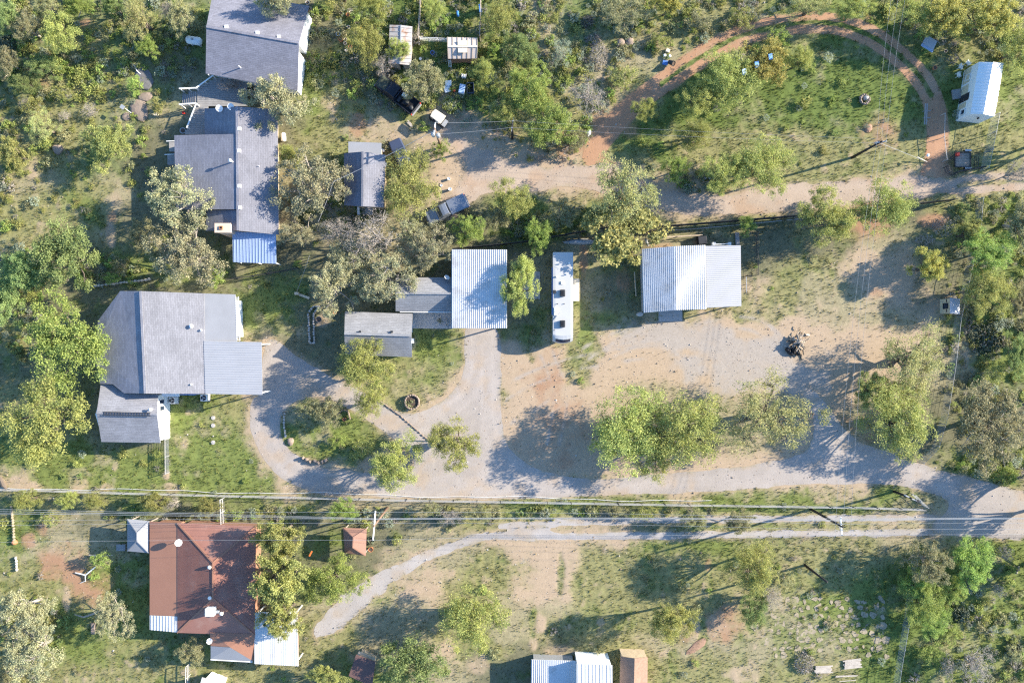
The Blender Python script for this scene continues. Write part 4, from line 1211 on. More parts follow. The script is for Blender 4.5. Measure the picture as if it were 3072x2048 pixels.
T('ol', 985, 2030, 66, 44, 3.5, 'yellow-olive tree on the bottom edge left of the dark brown shed')
T('mq', 2255, 1695, 84, 78, 6.0, 'bright yellow-green tree, upper of two on the dry field')
T('mq', 2005, 1855, 76, 78, 6.0, 'bright yellow-green tree, lower of two on the dry field')
T('go', 2262, 1822, 54, 46, 3.2, 'dark green tree with a dead grey side on the dry field')
T('gy', 2310, 1790, 34, 48, 3.2, 'dead grey tree growing into the dark green one')
T('sd', 2357, 1737, 30, 26, 1.6, 'dark shrub at the elbow of the leaning short pole')
T('dk', 2780, 1690, 74, 72, 5.0, 'grey-olive tree at the corner of the wire fence, lower right')
T('bg', 2915, 1680, 66, 78, 4.6, 'vivid green tree right of the grey-olive one, lower right')
T('bg', 2768, 1800, 62, 84, 3.2, 'vivid green tree along the wire fence, lower right')
T('gy', 2925, 1990, 66, 66, 3.2, 'bare grey thicket in the lower-right corner')
T('sy', 2845, 2000, 24, 40, 2.2, 'dead white shrub left of the bare grey thicket')
T('sy', 3015, 1660, 26, 26, 1.2, 'leafless shrub right of the vivid green tree')
T('sd', 3040, 1960, 30, 30, 1.4, 'dark low shrub in the lower-right corner brush')
T('sy', 3000, 1770, 22, 22, 1.2, 'pale twiggy shrub in the lower-right grass')
T('dk', 2085, 1556, 46, 34, 3.4, 'dark olive tree astride the pipe fence, left of two')
T('dk', 2210, 1562, 50, 40, 3.6, 'dark olive tree astride the pipe fence, right of two')
T('so', 1930, 1540, 44, 20, 1.4, 'low dry shrub under the cables, right of centre')
T('sd', 1850, 1535, 34, 18, 1.4, 'dark low shrub under the cables by the pipe fence')
T('dk', 1440, 1540, 48, 28, 2.6, 'dark olive tree under the cables, right of the long pole')
T('gy', 1350, 1548, 48, 30, 2.6, 'bare grey tree under the cables, right of the long pole')
T('dk', 1290, 1525, 32, 20, 2.2, 'small dark tree touching the pipe fence right of the long pole')
T('bg', 1028, 1530, 52, 34, 3.2, 'vivid green tree under the cables above the brown pavilion')
T('ol', 468, 1502, 56, 34, 3.0, 'yellow-olive tree hugging the pipe fence above the red house')
T('gy', 520, 1510, 30, 26, 2.8, 'bare grey tree beside the yellow-olive one on the pipe fence')
T('ol', 622, 1520, 40, 28, 2.4, 'olive tree above the red roof near the pipe fence')
T('mq', 205, 1498, 38, 30, 2.6, 'green tree below the pipe fence, second from the left edge')
T('mq', 80, 1500, 50, 36, 2.6, 'pale green tree below the pipe fence at the left edge')
T('mq', 285, 1500, 36, 26, 2.2, 'small green tree below the pipe fence, third from the left edge')
T('so', 150, 1555, 30, 24, 1.0, 'dry low shrub on the lawn in the lower left')
# wild right-hand strip
T('sb', 3020, 1420, 40, 30, 1.4, 'green shrub on the bank above the driveway mouth')
T('go', 3050, 1060, 36, 70, 3.0, 'dark green tree on the right edge beside the prickly pear')
T('so', 2985, 1120, 40, 34, 1.4, 'yellow-green shrub below the big prickly pear')
T('dk', 3055, 900, 34, 60, 3.5, 'dark tree on the right edge beyond the soft green one')
T('bg', 2745, 1752, 46, 44, 3.0, 'bright green bush on the wire fence just below the grey-olive tree')
T('bg', 2800, 1862, 56, 46, 2.4, 'bright green bush at the lower end of the green hedge, lower right')
T('sb', 2800, 1960, 40, 34, 1.3, 'bright shrub against the wire fence in the lower right')
T('sb', 2855, 1905, 36, 30, 1.1, 'green shrub below the small prickly pear')
# beyond the right and top edges: only their shadows reach the picture
for i, (k, u, v, r, h) in enumerate([('mq', 3190, 1430, 100, 6.5), ('ol', 3200, 1540, 90, 6.5), ('mq', 3170, 420, 90, 6.0), ('mq', 1010, -60, 90, 7.5), ('dk', 3160, 1700, 90, 5.0)]):
    T(k, u, v, r, r, h, ['tree just outside the right edge shading the driveway mouth', 'second tree outside the right edge shading the driveway mouth', 'tree outside the right edge above the gravel ruts', 'tall tree outside the top edge shading the top house', 'tree outside the right edge in the lower grass'][i])

# ------------------------------------------------------------------ buildings
def pts3(poly): return [P(u, v, z) for u, v, z in poly]

def inset(poly, d):
    """the same roof plane pulled in from its edges"""
    c = sum(poly, Vector((0, 0, 0))) / len(poly)
    A = np.array([(p.x - c.x, p.y - c.y, 1.0) for p in poly])
    k = np.linalg.lstsq(A, np.array([p.z for p in poly]), rcond=None)[0]
    out = []
    for p in poly:
        dx, dy = p.x - c.x, p.y - c.y
        nx = dx - math.copysign(min(d, abs(dx) * 0.8), dx)
        ny = dy - math.copysign(min(d, abs(dy) * 0.8), dy)
        out.append(Vector((c.x + nx, c.y + ny, float(k[0] * nx + k[1] * ny + k[2]))))
    return out

def plane(parent, name, poly, mat, t=0.10, wall=None, over=0.45, wall_name='wall', drop=0.12):
    """one roof surface (pixels + height) and, if asked, the body of the building under it"""
    p3 = pts3(poly)
    o = MB().slab(p3, t).build(name, mat, parent)
    if wall is not None:
        q = [p - Vector((0, 0, t + drop)) for p in inset(p3, over)]
        MB().prism(q, -0.1).build(wall_name, wall, parent)
    return o

def ribs(parent, quad, n, mat, w=0.06, h=0.05, name='ribbing', across=None):
    """raised seams on a roof surface a-b-c-d, each running from edge a-b to edge d-c"""
    a, b, c, d = pts3(quad)
    nr = (b - a).cross(d - a).normalized()
    if nr.z < 0: nr = -nr
    mb = MB()
    for i in range(n):
        t = (i + 0.5) / n
        p, q = a.lerp(b, t), d.lerp(c, t)
        mb.beam(p + nr * h * 0.5, q + nr * h * 0.5, w, h, up=nr)
    o = mb.build(name, mat, parent)
    o['kind'] = 'stuff'
    return o

def cap_line(parent, a, b, mat, w=0.3, h=0.05, name='ridge_cap'):
    return MB().beam(P(*a) + Vector((0, 0, 0.03)), P(*b) + Vector((0, 0, 0.03)), w, h).build(name, mat, parent)

def vent(parent, u, v, z, h=0.35, r=0.06, hat=True, name='vent_pipe'):
    p = P(u, v, z + h)
    mb = MB()
    mb.tube([(p.x, p.y, z - 0.3), (p.x, p.y, z + h)], r, 8)
    if hat:
        mb.lathe([(r * 1.2, h - 0.12), (r * 2.3, h - 0.08), (r * 2.3, h + 0.02), (r * 0.6, h + 0.12)], 10, (p.x, p.y, z))
    return mb.build(name, M['white'], parent, smooth=False)

def boxvent(parent, u, v, z, s=0.34, mat='white'):
    p = P(u, v, z)
    return MB().box((p.x, p.y, z + 0.08), (s, s, 0.24)).box((p.x, p.y, z + 0.22), (s * 1.25, s * 1.25, 0.05)).build('roof_vent', M[mat], parent)

def base_of(*pxs):
    c = sum((P(u, v, 0) for u, v in pxs), Vector((0, 0, 0))) / len(pxs)
    return (c.x, c.y, 0)

def wall_window(parent, a, b, t0, t1, z0, z1, out, frame='white', name='window', proud=0.03):
    """window on the wall between ground points a-b (world), t along it, out = outward normal"""
    a, b, out = Vector(a), Vector(b), Vector(out).normalized()
    p, q = a.lerp(b, t0), a.lerp(b, t1)
    up = Vector((0, 0, 1))
    mb = MB()
    o = out * proud
    for (s, e) in ((p + up * z0, q + up * z0), (p + up * z1, q + up * z1)):
        mb.beam(s + o, e + o, 0.08, 0.08)
    for s in (p, q):
        mb.beam(s + up * z0 + o, s + up * z1 + o, 0.08, 0.08)
    w = mb.build(name, M[frame], parent)
    g = MB().beam(p.lerp(q, 0.5) + up * z0 + out * 0.015, p.lerp(q, 0.5) + up * z1 + out * 0.015, (q - p).length, 0.03, up=out)
    g.build('pane', M['glass'], w)
    return w

# --- charcoal shingle house, top
hA = thing('shingle_house', 'charcoal shingle gable house cut by the top edge, deck at its lower left', 'house', base_of((760, 130)))
N0, N1 = (640, -28, 3.0), (928, 18, 3.0)
R0, R1 = (619, 80, 4.7), (897, 129, 4.7)
S0, S1 = (617, 221, 3.0), (893, 272, 3.0)
plane(hA, 'roof_slope', [R0, R1, N1, N0], M['shA'], wall=M['wallwhite'])
plane(hA, 'roof_slope', [R0, R1, S1, S0], M['shA'], wall=M['wallwhite'])
cap_line(hA, R0, R1, M['shA'])
for u, v in ((681, 83), (774, 101), (838, 113)): boxvent(hA, u, v, 4.45)
vent(hA, 716, 198, 3.6, 0.5, 0.06, False)
for u in (625, 644): vent(hA, u, 224, 2.9, 0.1, 0.07, False, 'floodlight')

# --- slate house with metal awning and chimney
hB = thing('slate_house', 'slate-grey house with long vertical ridge, beige chimney and white metal awning coloured blue for shade', 'house', base_of((690, 530)))
plane(hB, 'roof_slope', [(711, 320, 4.4), (832, 328, 3.4), (836, 704, 3.4), (714, 692, 4.4)], M['shBe'], wall=M['tanwall'], over=1.0)
plane(hB, 'roof_slope', [(711, 402, 4.38), (523, 406, 3.0), (527, 628, 3.0), (713, 628, 4.38)], M['shB'], wall=M['tanwall'])
plane(hB, 'porch_roof', [(711, 321, 4.35), (614, 326, 2.2), (614, 406, 2.2), (711, 402, 4.35)], M['shB'], wall=M['tanwall'])
plane(hB, 'porch_roof', [(713, 630, 4.2), (620, 630, 2.9), (617, 693, 2.9), (714, 691, 4.2)], M['shB'], wall=M['tanwall'])
cap_line(hB, (711, 320, 4.4), (714, 692, 4.4), M['shB'])
aw = [(697, 694, 3.0), (828, 702, 3.0), (829, 791, 2.5), (699, 786, 2.5)]
plane(hB, 'awning_roof', aw, M['shadedawning'], 0.05)
ribs(hB, aw, 14, M['shadedawning'], 0.05, 0.04)
for u, v in ((703, 783), (765, 786), (824, 788)):
    p = P(u, v, 2.4); MB().box((p.x, p.y, 1.2), (0.1, 0.1, 2.4)).build('awning_post', M['white'], hB)
vent(hB, 690, 481, 4.2, 0.9, 0.09)
for u, v in ((719, 454), (720, 559), (722, 624), (720, 388)): boxvent(hB, u, v, 4.25)
vent(hB, 776, 498, 3.8, 0.3, 0.04, False)
c0 = P(669, 684, 4.6)
ch = MB()
ch.box((c0.x, c0.y, 2.3), (1.75, 1.0, 4.6)).box((c0.x, c0.y, 4.66), (1.95, 1.15, 0.14))
cho = ch.build('chimney', M['chimney'], hB)
MB().box((c0.x - 0.15, c0.y, 4.80), (0.42, 0.42, 0.16)).build('flue', M['terracotta'], cho)
MB().box((c0.x - 0.15, c0.y, 4.885), (0.26, 0.26, 0.02)).build('flue_opening', M['black'], cho)
for u0, v0 in ((513, 440), (508, 480)):
    p = P(u0 + 6, v0, 0.9)
    s = MB().box((p.x, p.y, 0.45), (1.0, 1.2, 0.9)).build('side_step', M['greywood'], hB)
    MB().beam(P(u0 - 14, v0 - 16, 1.7), P(524, v0 - 17, 1.7), 0.09, 0.09).build('handrail', M['white'], s)

# deck between the two houses
deck = thing('wooden_deck', 'weathered grey plank deck with white-topped railings between two houses', 'deck', base_of((650, 310)))
dz = 0.8
for i in range(26):
    v0 = 238 + i * 6.5
    left = 592 if v0 < 312 else 592 - (v0 - 312) * 0.42
    if v0 < 262: left = 592 + (262 - v0) * 2.0
    a, b = P(left, v0, dz), P(742 if v0 < 322 else 625, v0, dz)
    MB().beam(a, b, 0.255, 0.05).build('board', M['greywood'], deck)
for i in range(7):
    u0 = 550 + i * 6.2
    z = 0.12 + i * 0.1
    MB().beam(P(u0, 275, z), P(u0, 309, z), 0.24, 0.04).build('stair_tread', M['greywood'], deck)
for pl in ([(537, 266), (588, 264), (640, 226)], [(537, 313), (589, 310), (560, 384)]):
    for a, b in zip(pl[:-1], pl[1:]):
        r = MB().beam(P(a[0], a[1], 1.75), P(b[0], b[1], 1.75), 0.16, 0.05).build('railing', M['white'], deck)
        for t in (0.03, 0.5, 0.97):
            q = P(a[0], a[1], 1.7).lerp(P(b[0], b[1], 1.7), t)
            MB().box((q.x, q.y, 0.85), (0.1, 0.1, 1.7)).build('post', M['white'], r)
        for k in range(10):
            q = P(a[0], a[1], 1.7).lerp(P(b[0], b[1], 1.7), (k + 0.5) / 10)
            MB().box((q.x, q.y, 1.2), (0.03, 0.03, 1.0)).build('baluster', M['greywood'], r)

# --- grey L-shaped house with blue-white gable wall and attached metal carport
hC = thing('l_shaped_house', 'grey shingled L-shaped house with a pale blue gable wall and metal carport', 'house', base_of((470, 1080)))
zc = lambda u: 5.0 - max(0, 430 - u) * 0.0145
plane(hC, 'roof_slope', [(422, 873, 5.0), (360, 873, 4.1), (294, 962, 3.1), (282, 1060, 3.0), (300, 1151, 3.15), (338, 1152, 3.65), (372, 1179, 4.1), (436, 1180, 5.0)], M['shC'], wall=M['wallwhite'])
plane(hC, 'roof_slope', [(422, 873, 5.0), (612, 880, 4.1), (616, 1181, 4.1), (436, 1180, 5.0)], M['shCe'], wall=M['wallwhite'])
cap_line(hC, (422, 873, 5.0), (436, 1180, 5.0), M['shC'])
plane(hC, 'porch_roof', [(612, 880, 4.05), (706, 883, 3.75), (710, 1024, 3.75), (613, 1023, 4.05)], M['greymembrane'], 0.08, wall=M['wallwhite'], over=0.6)
cp = [(611, 1022, 4.15), (785, 1026, 3.8), (787, 1184, 3.8), (616, 1181, 4.15)]
plane(hC, 'carport_roof', cp, M['carportroof'], 0.06)
ribs(hC, [cp[0], cp[3], cp[2], cp[1]], 22, M['carportroof'], 0.06, 0.03)
for u, v in ((700, 1030), (778, 1032), (780, 1178), (700, 1178)):
    p = P(u, v, 3.7); MB().box((p.x, p.y, 1.85), (0.14, 0.14, 3.7)).build('carport_post', M['white'], hC)
plane(hC, 'wing_roof', [(290, 1238, 4.6), (471, 1242, 4.6), (474, 1183, 3.45), (372, 1180, 3.45), (336, 1153, 3.0), (302, 1153, 3.0)], M['shW'])
plane(hC, 'wing_roof', [(290, 1238, 4.6), (471, 1242, 4.6), (481, 1328, 3.0), (304, 1325, 3.0)], M['shW'])
cap_line(hC, (290, 1238, 4.6), (471, 1242, 4.6), M['shW'], 0.25)
ea, eb, er = P(476, 1186, 3.2), P(480, 1322, 2.9), P(471.5, 1242, 4.4)
wx = ea.x - 0.15
wing = MB()
wl = P(306, 1240, 3).x
yt, yb, yr = ea.y, eb.y, er.y
pent = [(yt, 0), (yt, 3.2), (yr, 4.42), (yb, 2.82), (yb, 0)]
vs = [(wx, y, z - (0.1 if z == 0 else 0)) for y, z in pent] + [(wl, y, z - (0.1 if z == 0 else 0)) for y, z in pent]
wing.add(vs, [(4, 3, 2, 1, 0), (5, 6, 7, 8, 9), (0, 1, 6, 5), (1, 2, 7, 6), (2, 3, 8, 7), (3, 4, 9, 8)])
tag(wing.build('wing_wall', M['wallwhite'], hC), 'pale blue-white sunlit gable wall of the wing')
for t0, t1, z0, z1 in ((0.10, 0.2, 1.6, 2.9), (0.24, 0.35, 1.5, 2.7)):
    wall_window(hC, (wx, yt, 0), (wx, yb, 0), t0, t1, z0, z1, (1, 0, 0))
wall_window(hC, (wx, yt, 0), (wx, yb, 0), 0.42, 0.5, 3.3, 3.75, (1, 0, 0), name='gable_vent')
a0, a1 = P(484, 1168, 3.3), P(540, 1189, 3.0)
MB().box(((a0.x + a1.x) / 2, (a0.y + a1.y) / 2, 3.15), (abs(a1.x - a0.x), abs(a1.y - a0.y), 0.1)).box((a1.x - 0.35, (a0.y + a1.y) / 2, 3.24), (0.7, abs(a1.y - a0.y) * 0.9, 0.08)).build('entry_canopy', M['white'], hC)
p0, p1 = P(540, 1176, 2.4), P(583, 1178, 2.4)
MB().box(((p0.x + p1.x) / 2, p0.y - 0.3, 1.2), (1.8, 0.12, 2.4)).build('wall_shade_panel', M['blueside'], hC)  # added blue panel standing in for shade on the white wall
vent(hC, 450, 1228, 4.35, 0.5, 0.09)
vent(hC, 573, 978, 4.25, 0.35, 0.11); vent(hC, 603, 990, 4.1, 0.25, 0.06); vent(hC, 573, 1153, 4.25, 0.2, 0.05)
# lattice arbour along the porch edge
la = [(709, 890), (713, 1020)]
lat = MB().beam(P(707, 890, 3.7), P(711, 1022, 3.7), 0.07, 0.1).beam(P(715, 890, 3.7), P(719, 1022, 3.7), 0.07, 0.1).build('trellis_frame', M['white'], hC)
for i in range(26):
    t = (i + 0.5) / 26
    MB().beam(P(706 + 4 * t, 890 + 132 * t, 3.77), P(717 + 4 * t, 890 + 132 * t, 3.77), 0.05, 0.05).build('slat', M['white'], lat)
lad = thing('ladder', 'long dark ladder lying flat along the ridge of the L-shaped house wing', 'ladder', P(380, 1241, 4.72))
for dv in (-5, 5):
    MB().beam(P(309, 1240 + dv, 4.70 - 0.02), P(451, 1243 + dv, 4.70 - 0.02), 0.05, 0.08).build('rail', M['dark'], lad)
for i in range(30):
    u = 312 + i * 4.7
    MB().beam(P(u, 1235.5 + (u - 309) * 0.02, 4.7), P(u, 1245 + (u - 309) * 0.02, 4.7), 0.035, 0.035).build('rung', M['dark'], lad)

# --- small house whose roof catches a pointed shadow, plain cottage, ribbed carport
hD = thing('small_house', 'small grey gable house tucked under the left edge of the ribbed metal carport', 'house', base_of((1270, 880)))
plane(hD, 'roof_slope', [(1187, 880, 4.0), (1357, 880, 4.0), (1357, 832, 2.8), (1187, 832, 2.8)], M['shD'], wall=M['wallwhite'])
plane(hD, 'roof_slope', [(1187, 880, 4.0), (1357, 880, 4.0), (1357, 934, 2.8), (1187, 933, 2.8)], M['shD'], wall=M['wallwhite'])
cap_line(hD, (1187, 880, 4.0), (1357, 880, 4.0), M['shD'], 0.25)
p0, p1 = P(1200, 935.5, 2.75), P(1356, 936.5, 2.75)
MB().beam(p0, p1, 0.1, 0.1).build('gutter', M['white'], hD)
hE = thing('plain_cottage', 'plain pale grey gable cottage behind a bright feathery tree', 'house', base_of((1135, 1004)))
plane(hE, 'roof_slope', [(1033, 1000, 4.3), (1234, 1006, 4.3), (1238, 941, 2.8), (1035, 934, 2.8)], M['shD'], wall=M['wallwhite'])
plane(hE, 'roof_slope', [(1033, 1000, 4.3), (1234, 1006, 4.3), (1236, 1071, 2.8), (1035, 1063, 2.8)], M['shD'], wall=M['wallwhite'])
cap_line(hE, (1033, 1000, 4.3), (1234, 1006, 4.3), M['shD'], 0.3)
for u in (1081, 1176): boxvent(hE, u, 995, 4.1, 0.22, 'dark')
p0 = P(1239, 1022, 1.6)
MB().box((p0.x - 0.1, p0.y, 1.5), (0.4, 0.6, 0.5)).build('window_unit', M['white'], hE)
hF = thing('metal_carport', 'tall ribbed metal carport roof streaked with tree shadow in the middle of the lot', 'carport', base_of((1437, 866)))
fq = [(1355, 748, 4.1), (1521, 749, 4.1), (1521, 984, 4.1), (1355, 984, 4.1)]
plane(hF, 'roof', fq, M['metalroof'], 0.07)
ribs(hF, fq, 28, M['metalroof'], 0.06, 0.05)
for u in (1366, 1510):
    for v in (758, 830, 905, 975):
        p = P(u, v, 4.0); MB().box((p.x, p.y, 2.0), (0.16, 0.16, 4.02)).build('post', M['galv'], hF)
p0, p1 = P(1362, 755, 4.0), P(1362, 980, 4.0)
MB().box((p0.x, (p0.y + p1.y) / 2, 2.0), (0.08, abs(p1.y - p0.y), 4.0)).build('side_wall', M['galv'], hF)

# --- barn with lean-to
hG = thing('metal_barn', 'bright white ribbed metal barn with a lower lean-to on its right side', 'barn', base_of((2075, 830)))
gw = [(1925, 747, 3.1), (2025, 739, 3.8), (2027, 930, 3.8), (1931, 938, 3.1)]
ge = [(2025, 739, 3.8), (2116, 735, 3.2), (2119, 927, 3.2), (2027, 930, 3.8)]
gl = [(2117, 738, 3.0), (2222, 736, 2.75), (2224, 918, 2.75), (2120, 923, 3.0)]
plane(hG, 'roof_slope', gw, M['metalroof'], 0.07, wall=M['galv'], over=0.3)
plane(hG, 'roof_slope', ge, M['whiteroof'], 0.07, wall=M['galv'], over=0.3)
plane(hG, 'lean_to_roof', gl, M['carportroof'], 0.06)
ribs(hG, gw, 17, M['metalroof'], 0.08, 0.065); ribs(hG, ge, 15, M['whiteroof'], 0.08, 0.065)
ribs(hG, [gl[0], gl[3], gl[2], gl[1]], 32, M['carportroof'], 0.06, 0.05)
for u, v in ((2128, 745), (2216, 744), (2218, 912), (2130, 916), (2217, 830)):
    p = P(u, v, 2.7); MB().box((p.x, p.y, 1.35), (0.14, 0.14, 2.75)).build('post', M['galv'], hG)

# --- white tiny cabin, right
hK = thing('white_cabin', 'narrow cream cabin with a white standing-seam gable roof and porch', 'cabin', base_of((2925, 290)))
kl0, kl1, kr0, kr1 = (2937, 186, 2.9), (2911, 342, 2.9), (2980, 187, 3.6), (2951, 342, 3.6)
ke0, ke1 = (3011, 189, 2.9), (2983, 349, 2.9)
plane(hK, 'roof_slope', [kl0, kr0, kr1, kl1], M['cabinroof'], 0.06)
plane(hK, 'roof_slope', [kr0, ke0, ke1, kr1], M['cabinroof'], 0.06)
ribs(hK, [kl0, kl1, kr1, kr0], 17, M['cabinroof'], 0.06, 0.07)
ribs(hK, [ke0, ke1, kr1, kr0], 17, M['cabinroof'], 0.06, 0.05)
b0, b1, b2, b3, bk0, bk1 = [P(*q) for q in (kl0, kl1, ke1, ke0, kr0, kr1)]
vs = []
for q in (b0, b1, b2, b3): vs.append((q.x, q.y, -0.1))
for q in (b0, b1, b2, b3): vs.append((q.x, q.y, q.z - 0.09))
vs += [(bk0.x, bk0.y, bk0.z - 0.09), (bk1.x, bk1.y, bk1.z - 0.09)]
MB().add(vs, [(0, 1, 5, 4), (1, 2, 6, 9, 5), (2, 3, 7, 6), (3, 0, 4, 8, 7), (4, 5, 9, 8), (6, 7, 8, 9)]).build('wall', M['wallwhite'], hK)
nrm = Vector((b1.y - b0.y, -(b1.x - b0.x), 0)).normalized()
if nrm.x > 0: nrm = -nrm
g0, g1 = Vector((b0.x, b0.y, 0)) + nrm * 0.004, Vector((b1.x, b1.y, 0)) + nrm * 0.004
for t0, t1, z0, z1, mt in ((0.0, 0.30, 0.2, 1.55, 'cream'), (0.33, 0.52, 0.2, 1.6, 'cream'), (0.68, 0.80, 0.2, 1.6, 'cream')):
    p, q = g0.lerp(g1, t0 + 0.015), g0.lerp(g1, t1)
    c = p.lerp(q, 0.5) + nrm * 0.02
    MB().beam(c + Vector((0, 0, z0)), c + Vector((0, 0, z1)), (q - p).length, 0.05, up=nrm).build('wall_panel', M[mt], hK)
for t0, t1, z0, z1 in ((0.14, 0.26, 0.7, 1.6), (0.84, 0.94, 0.9, 1.7)):
    wall_window(hK, g0, g1, t0, t1, z0, z1, nrm, proud=0.07)
c = g0.lerp(g1, 0.6) + nrm * 0.02
dr = MB().beam(c + Vector((0, 0, 0.05)), c + Vector((0, 0, 2.0)), 0.95, 0.05, up=nrm).build('door', M['dark'], hK)
MB().box(tuple(c + nrm * 0.06 + Vector((0.0, -0.3, 1.0))), (0.05, 0.05, 0.12)).build('handle', M['galv'], dr)
pc = P(2865, 283, 0.2)
MB().box((pc.x + 0.2, pc.y, 0.15), (1.0, 1.2, 0.3), 0.16).build('porch_step', M['greywood'], hK)
vq = P(2934, 355, 2.4)
MB().lathe([(0.12, -0.1), (0.12, 0.1)], 10, (vq.x, vq.y, 2.4)).build('gable_lamp', M['dark'], hK)

# --- small white shed, right
hS = thing('white_shed', 'tiny cream shed with a black window, by the right-hand trees', 'shed', base_of((2850, 917)))
plane(hS, 'roof', [(2850, 893, 2.25), (2880, 896, 2.0), (2879, 942, 2.0), (2850, 940, 2.25)], M['carportroof'], 0.06)
a, b = P(2851, 895, 2.15), P(2851, 939, 2.15)
c_, d_ = P(2878, 940, 1.95), P(2878, 897, 1.95)
MB().prism([a, b, c_, d_], -0.05).build('wall', M['cream'], hS)
w0, w1 = Vector((a.x, a.y, 0)), Vector((b.x, b.y, 0))
wall_window(hS, w0, w1, 0.32, 0.66, 0.7, 1.7, (-1, 0, 0), frame='dark')
for t in (0.14, 0.82):
    p = w0.lerp(w1, t)
    MB().box((p.x - 0.02, p.y, 1.4), (0.03, 0.4, 0.14)).build('vent', M['dark'], hS)

# --- red-brown house
hR = thing('red_house', 'brown-red metal-roofed house with white lower panels and roof cooler', 'house', base_of((600, 1740)))
plane(hR, 'porch_roof', [(449, 1563, 2.7), (532, 1568, 3.1), (532, 1847, 3.1), (449, 1844, 2.7)], M['redroof2'], 0.08, wall=M['redbrick'])
wq = [(449, 1845, 2.7), (532, 1848, 3.1), (532, 1896, 3.1), (449, 1888, 2.7)]
plane(hR, 'porch_panel', wq, M['whiteroof'], 0.08)
ribs(hR, wq, 9, M['whiteroof'], 0.05, 0.04)
hw = [(532, 1568, 3.12), (639, 1687, 4.4), (639, 1794, 4.4), (532, 1897, 3.12)]
plane(hR, 'roof_slope', hw, M['redroof'], 0.1, wall=M['redbrick'])
plane(hR, 'roof_slope', [(532, 1568, 3.12), (768, 1578, 3.12), (639, 1687, 4.4)], M['redroof'], 0.1, wall=M['redbrick'])
plane(hR, 'roof_slope', [(639, 1687, 4.4), (768, 1578, 3.12), (764, 1905, 3.12), (639, 1794, 4.4)], M['redroof'], 0.1, wall=M['redbrick'])
plane(hR, 'roof_slope', [(532, 1897, 3.12), (639, 1794, 4.4), (764, 1905, 3.12)], M['redroof'], 0.1, wall=M['redbrick'])
# ribs on the west hip run up the slope
a, b, c, d = pts3(hw)
nr = (b - a).cross(d - a).normalized()
if nr.z < 0: nr = -nr
mb = MB()
for i in range(38):
    t = (i + 0.5) / 38
    # horizontal courses between the hips
    p = a.lerp(b, t); q = d.lerp(c, t)
    mb.beam(p + nr * 0.015, q + nr * 0.015, 0.05, 0.03, up=nr)
o = mb.build('ribbing', M['redroof'], hR); o['kind'] = 'stuff'
for qd, nn_ in (([(768, 1578, 3.12), (764, 1905, 3.12), (639, 1794, 4.4), (639, 1687, 4.4)], 30),):
    ribs(hR, qd, nn_, M['redroof'], 0.05, 0.03)
for e0, e1 in (((532, 1568, 3.14), (639, 1687, 4.42)), ((768, 1578, 3.14), (639, 1687, 4.42)), ((639, 1687, 4.42), (639, 1794, 4.42)), ((532, 1897, 3.14), (639, 1794, 4.42)), ((764, 1905, 3.14), (639, 1794, 4.42))):
    cap_line(hR, e0, e1, M['redroof2'], 0.2)
plane(hR, 'south_roof', [(630, 1896, 3.2), (764, 1900, 3.2), (759, 1982, 2.8), (690, 1940, 3.5)], M['redroof2'], 0.08, wall=M['redbrick'])
plane(hR, 'south_roof', [(630, 1896, 3.2), (690, 1940, 3.5), (632, 1936, 3.05)], M['redroof2'], 0.08)
plane(hR, 'south_panel', [(632, 1937, 3.05), (690, 1941, 3.5), (759, 1982, 2.8), (632, 1975, 2.8)], M['greymembrane'], 0.08)
MB().beam(P(632, 1977, 2.75), P(757, 1984, 2.75), 0.12, 0.1).build('gutter', M['white'], hR)
cq = P(632, 1833, 4.6)
cool = MB().box((cq.x, cq.y, 4.6), (1.05, 0.95, 0.9)).build('roof_cooler', M['white'], hR, bevel=0.04)
MB().box((cq.x + 0.75, cq.y - 0.05, 4.45), (0.45, 0.3, 0.35)).build('duct', M['galv'], cool)
MB().box((cq.x, cq.y - 0.02, 5.06), (0.8, 0.7, 0.02)).build('lid', M['wallwhite'], cool)
for u, v in ((628, 1701), (629, 1793), (620, 1841), (664, 1840)):
    p = P(u, v, 4.5)
    MB().lathe([(0.08, -0.7), (0.08, 0.05), (0.2, 0.08), (0.24, 0.22), (0.12, 0.34), (0.01, 0.38)], 12, (p.x, p.y, 4.3)).build('turbine_vent', M['white'], hR, smooth=True)
wc = [(763, 1836, 3.05), (893, 1832, 2.85), (895, 1997, 2.85), (763, 1990, 3.05)]
hW = thing('white_carport', 'white ribbed metal carport on the east side of the red house', 'carport', base_of((828, 1915)))
plane(hW, 'roof', wc, M['whiteroof'], 0.06)
ribs(hW, wc, 20, M['whiteroof'], 0.04, 0.025)
for u, v in ((770, 1842), (886, 1840), (888, 1988), (770, 1984)):
    p = P(u, v, 2.85); MB().box((p.x, p.y, 1.42), (0.12, 0.12, 2.9)).build('post', M['white'], hW)
MB().beam(P(893, 1834, 2.7), P(895, 1996, 2.7), 0.1, 0.12).build('gutter', M['redroof2'], hW)

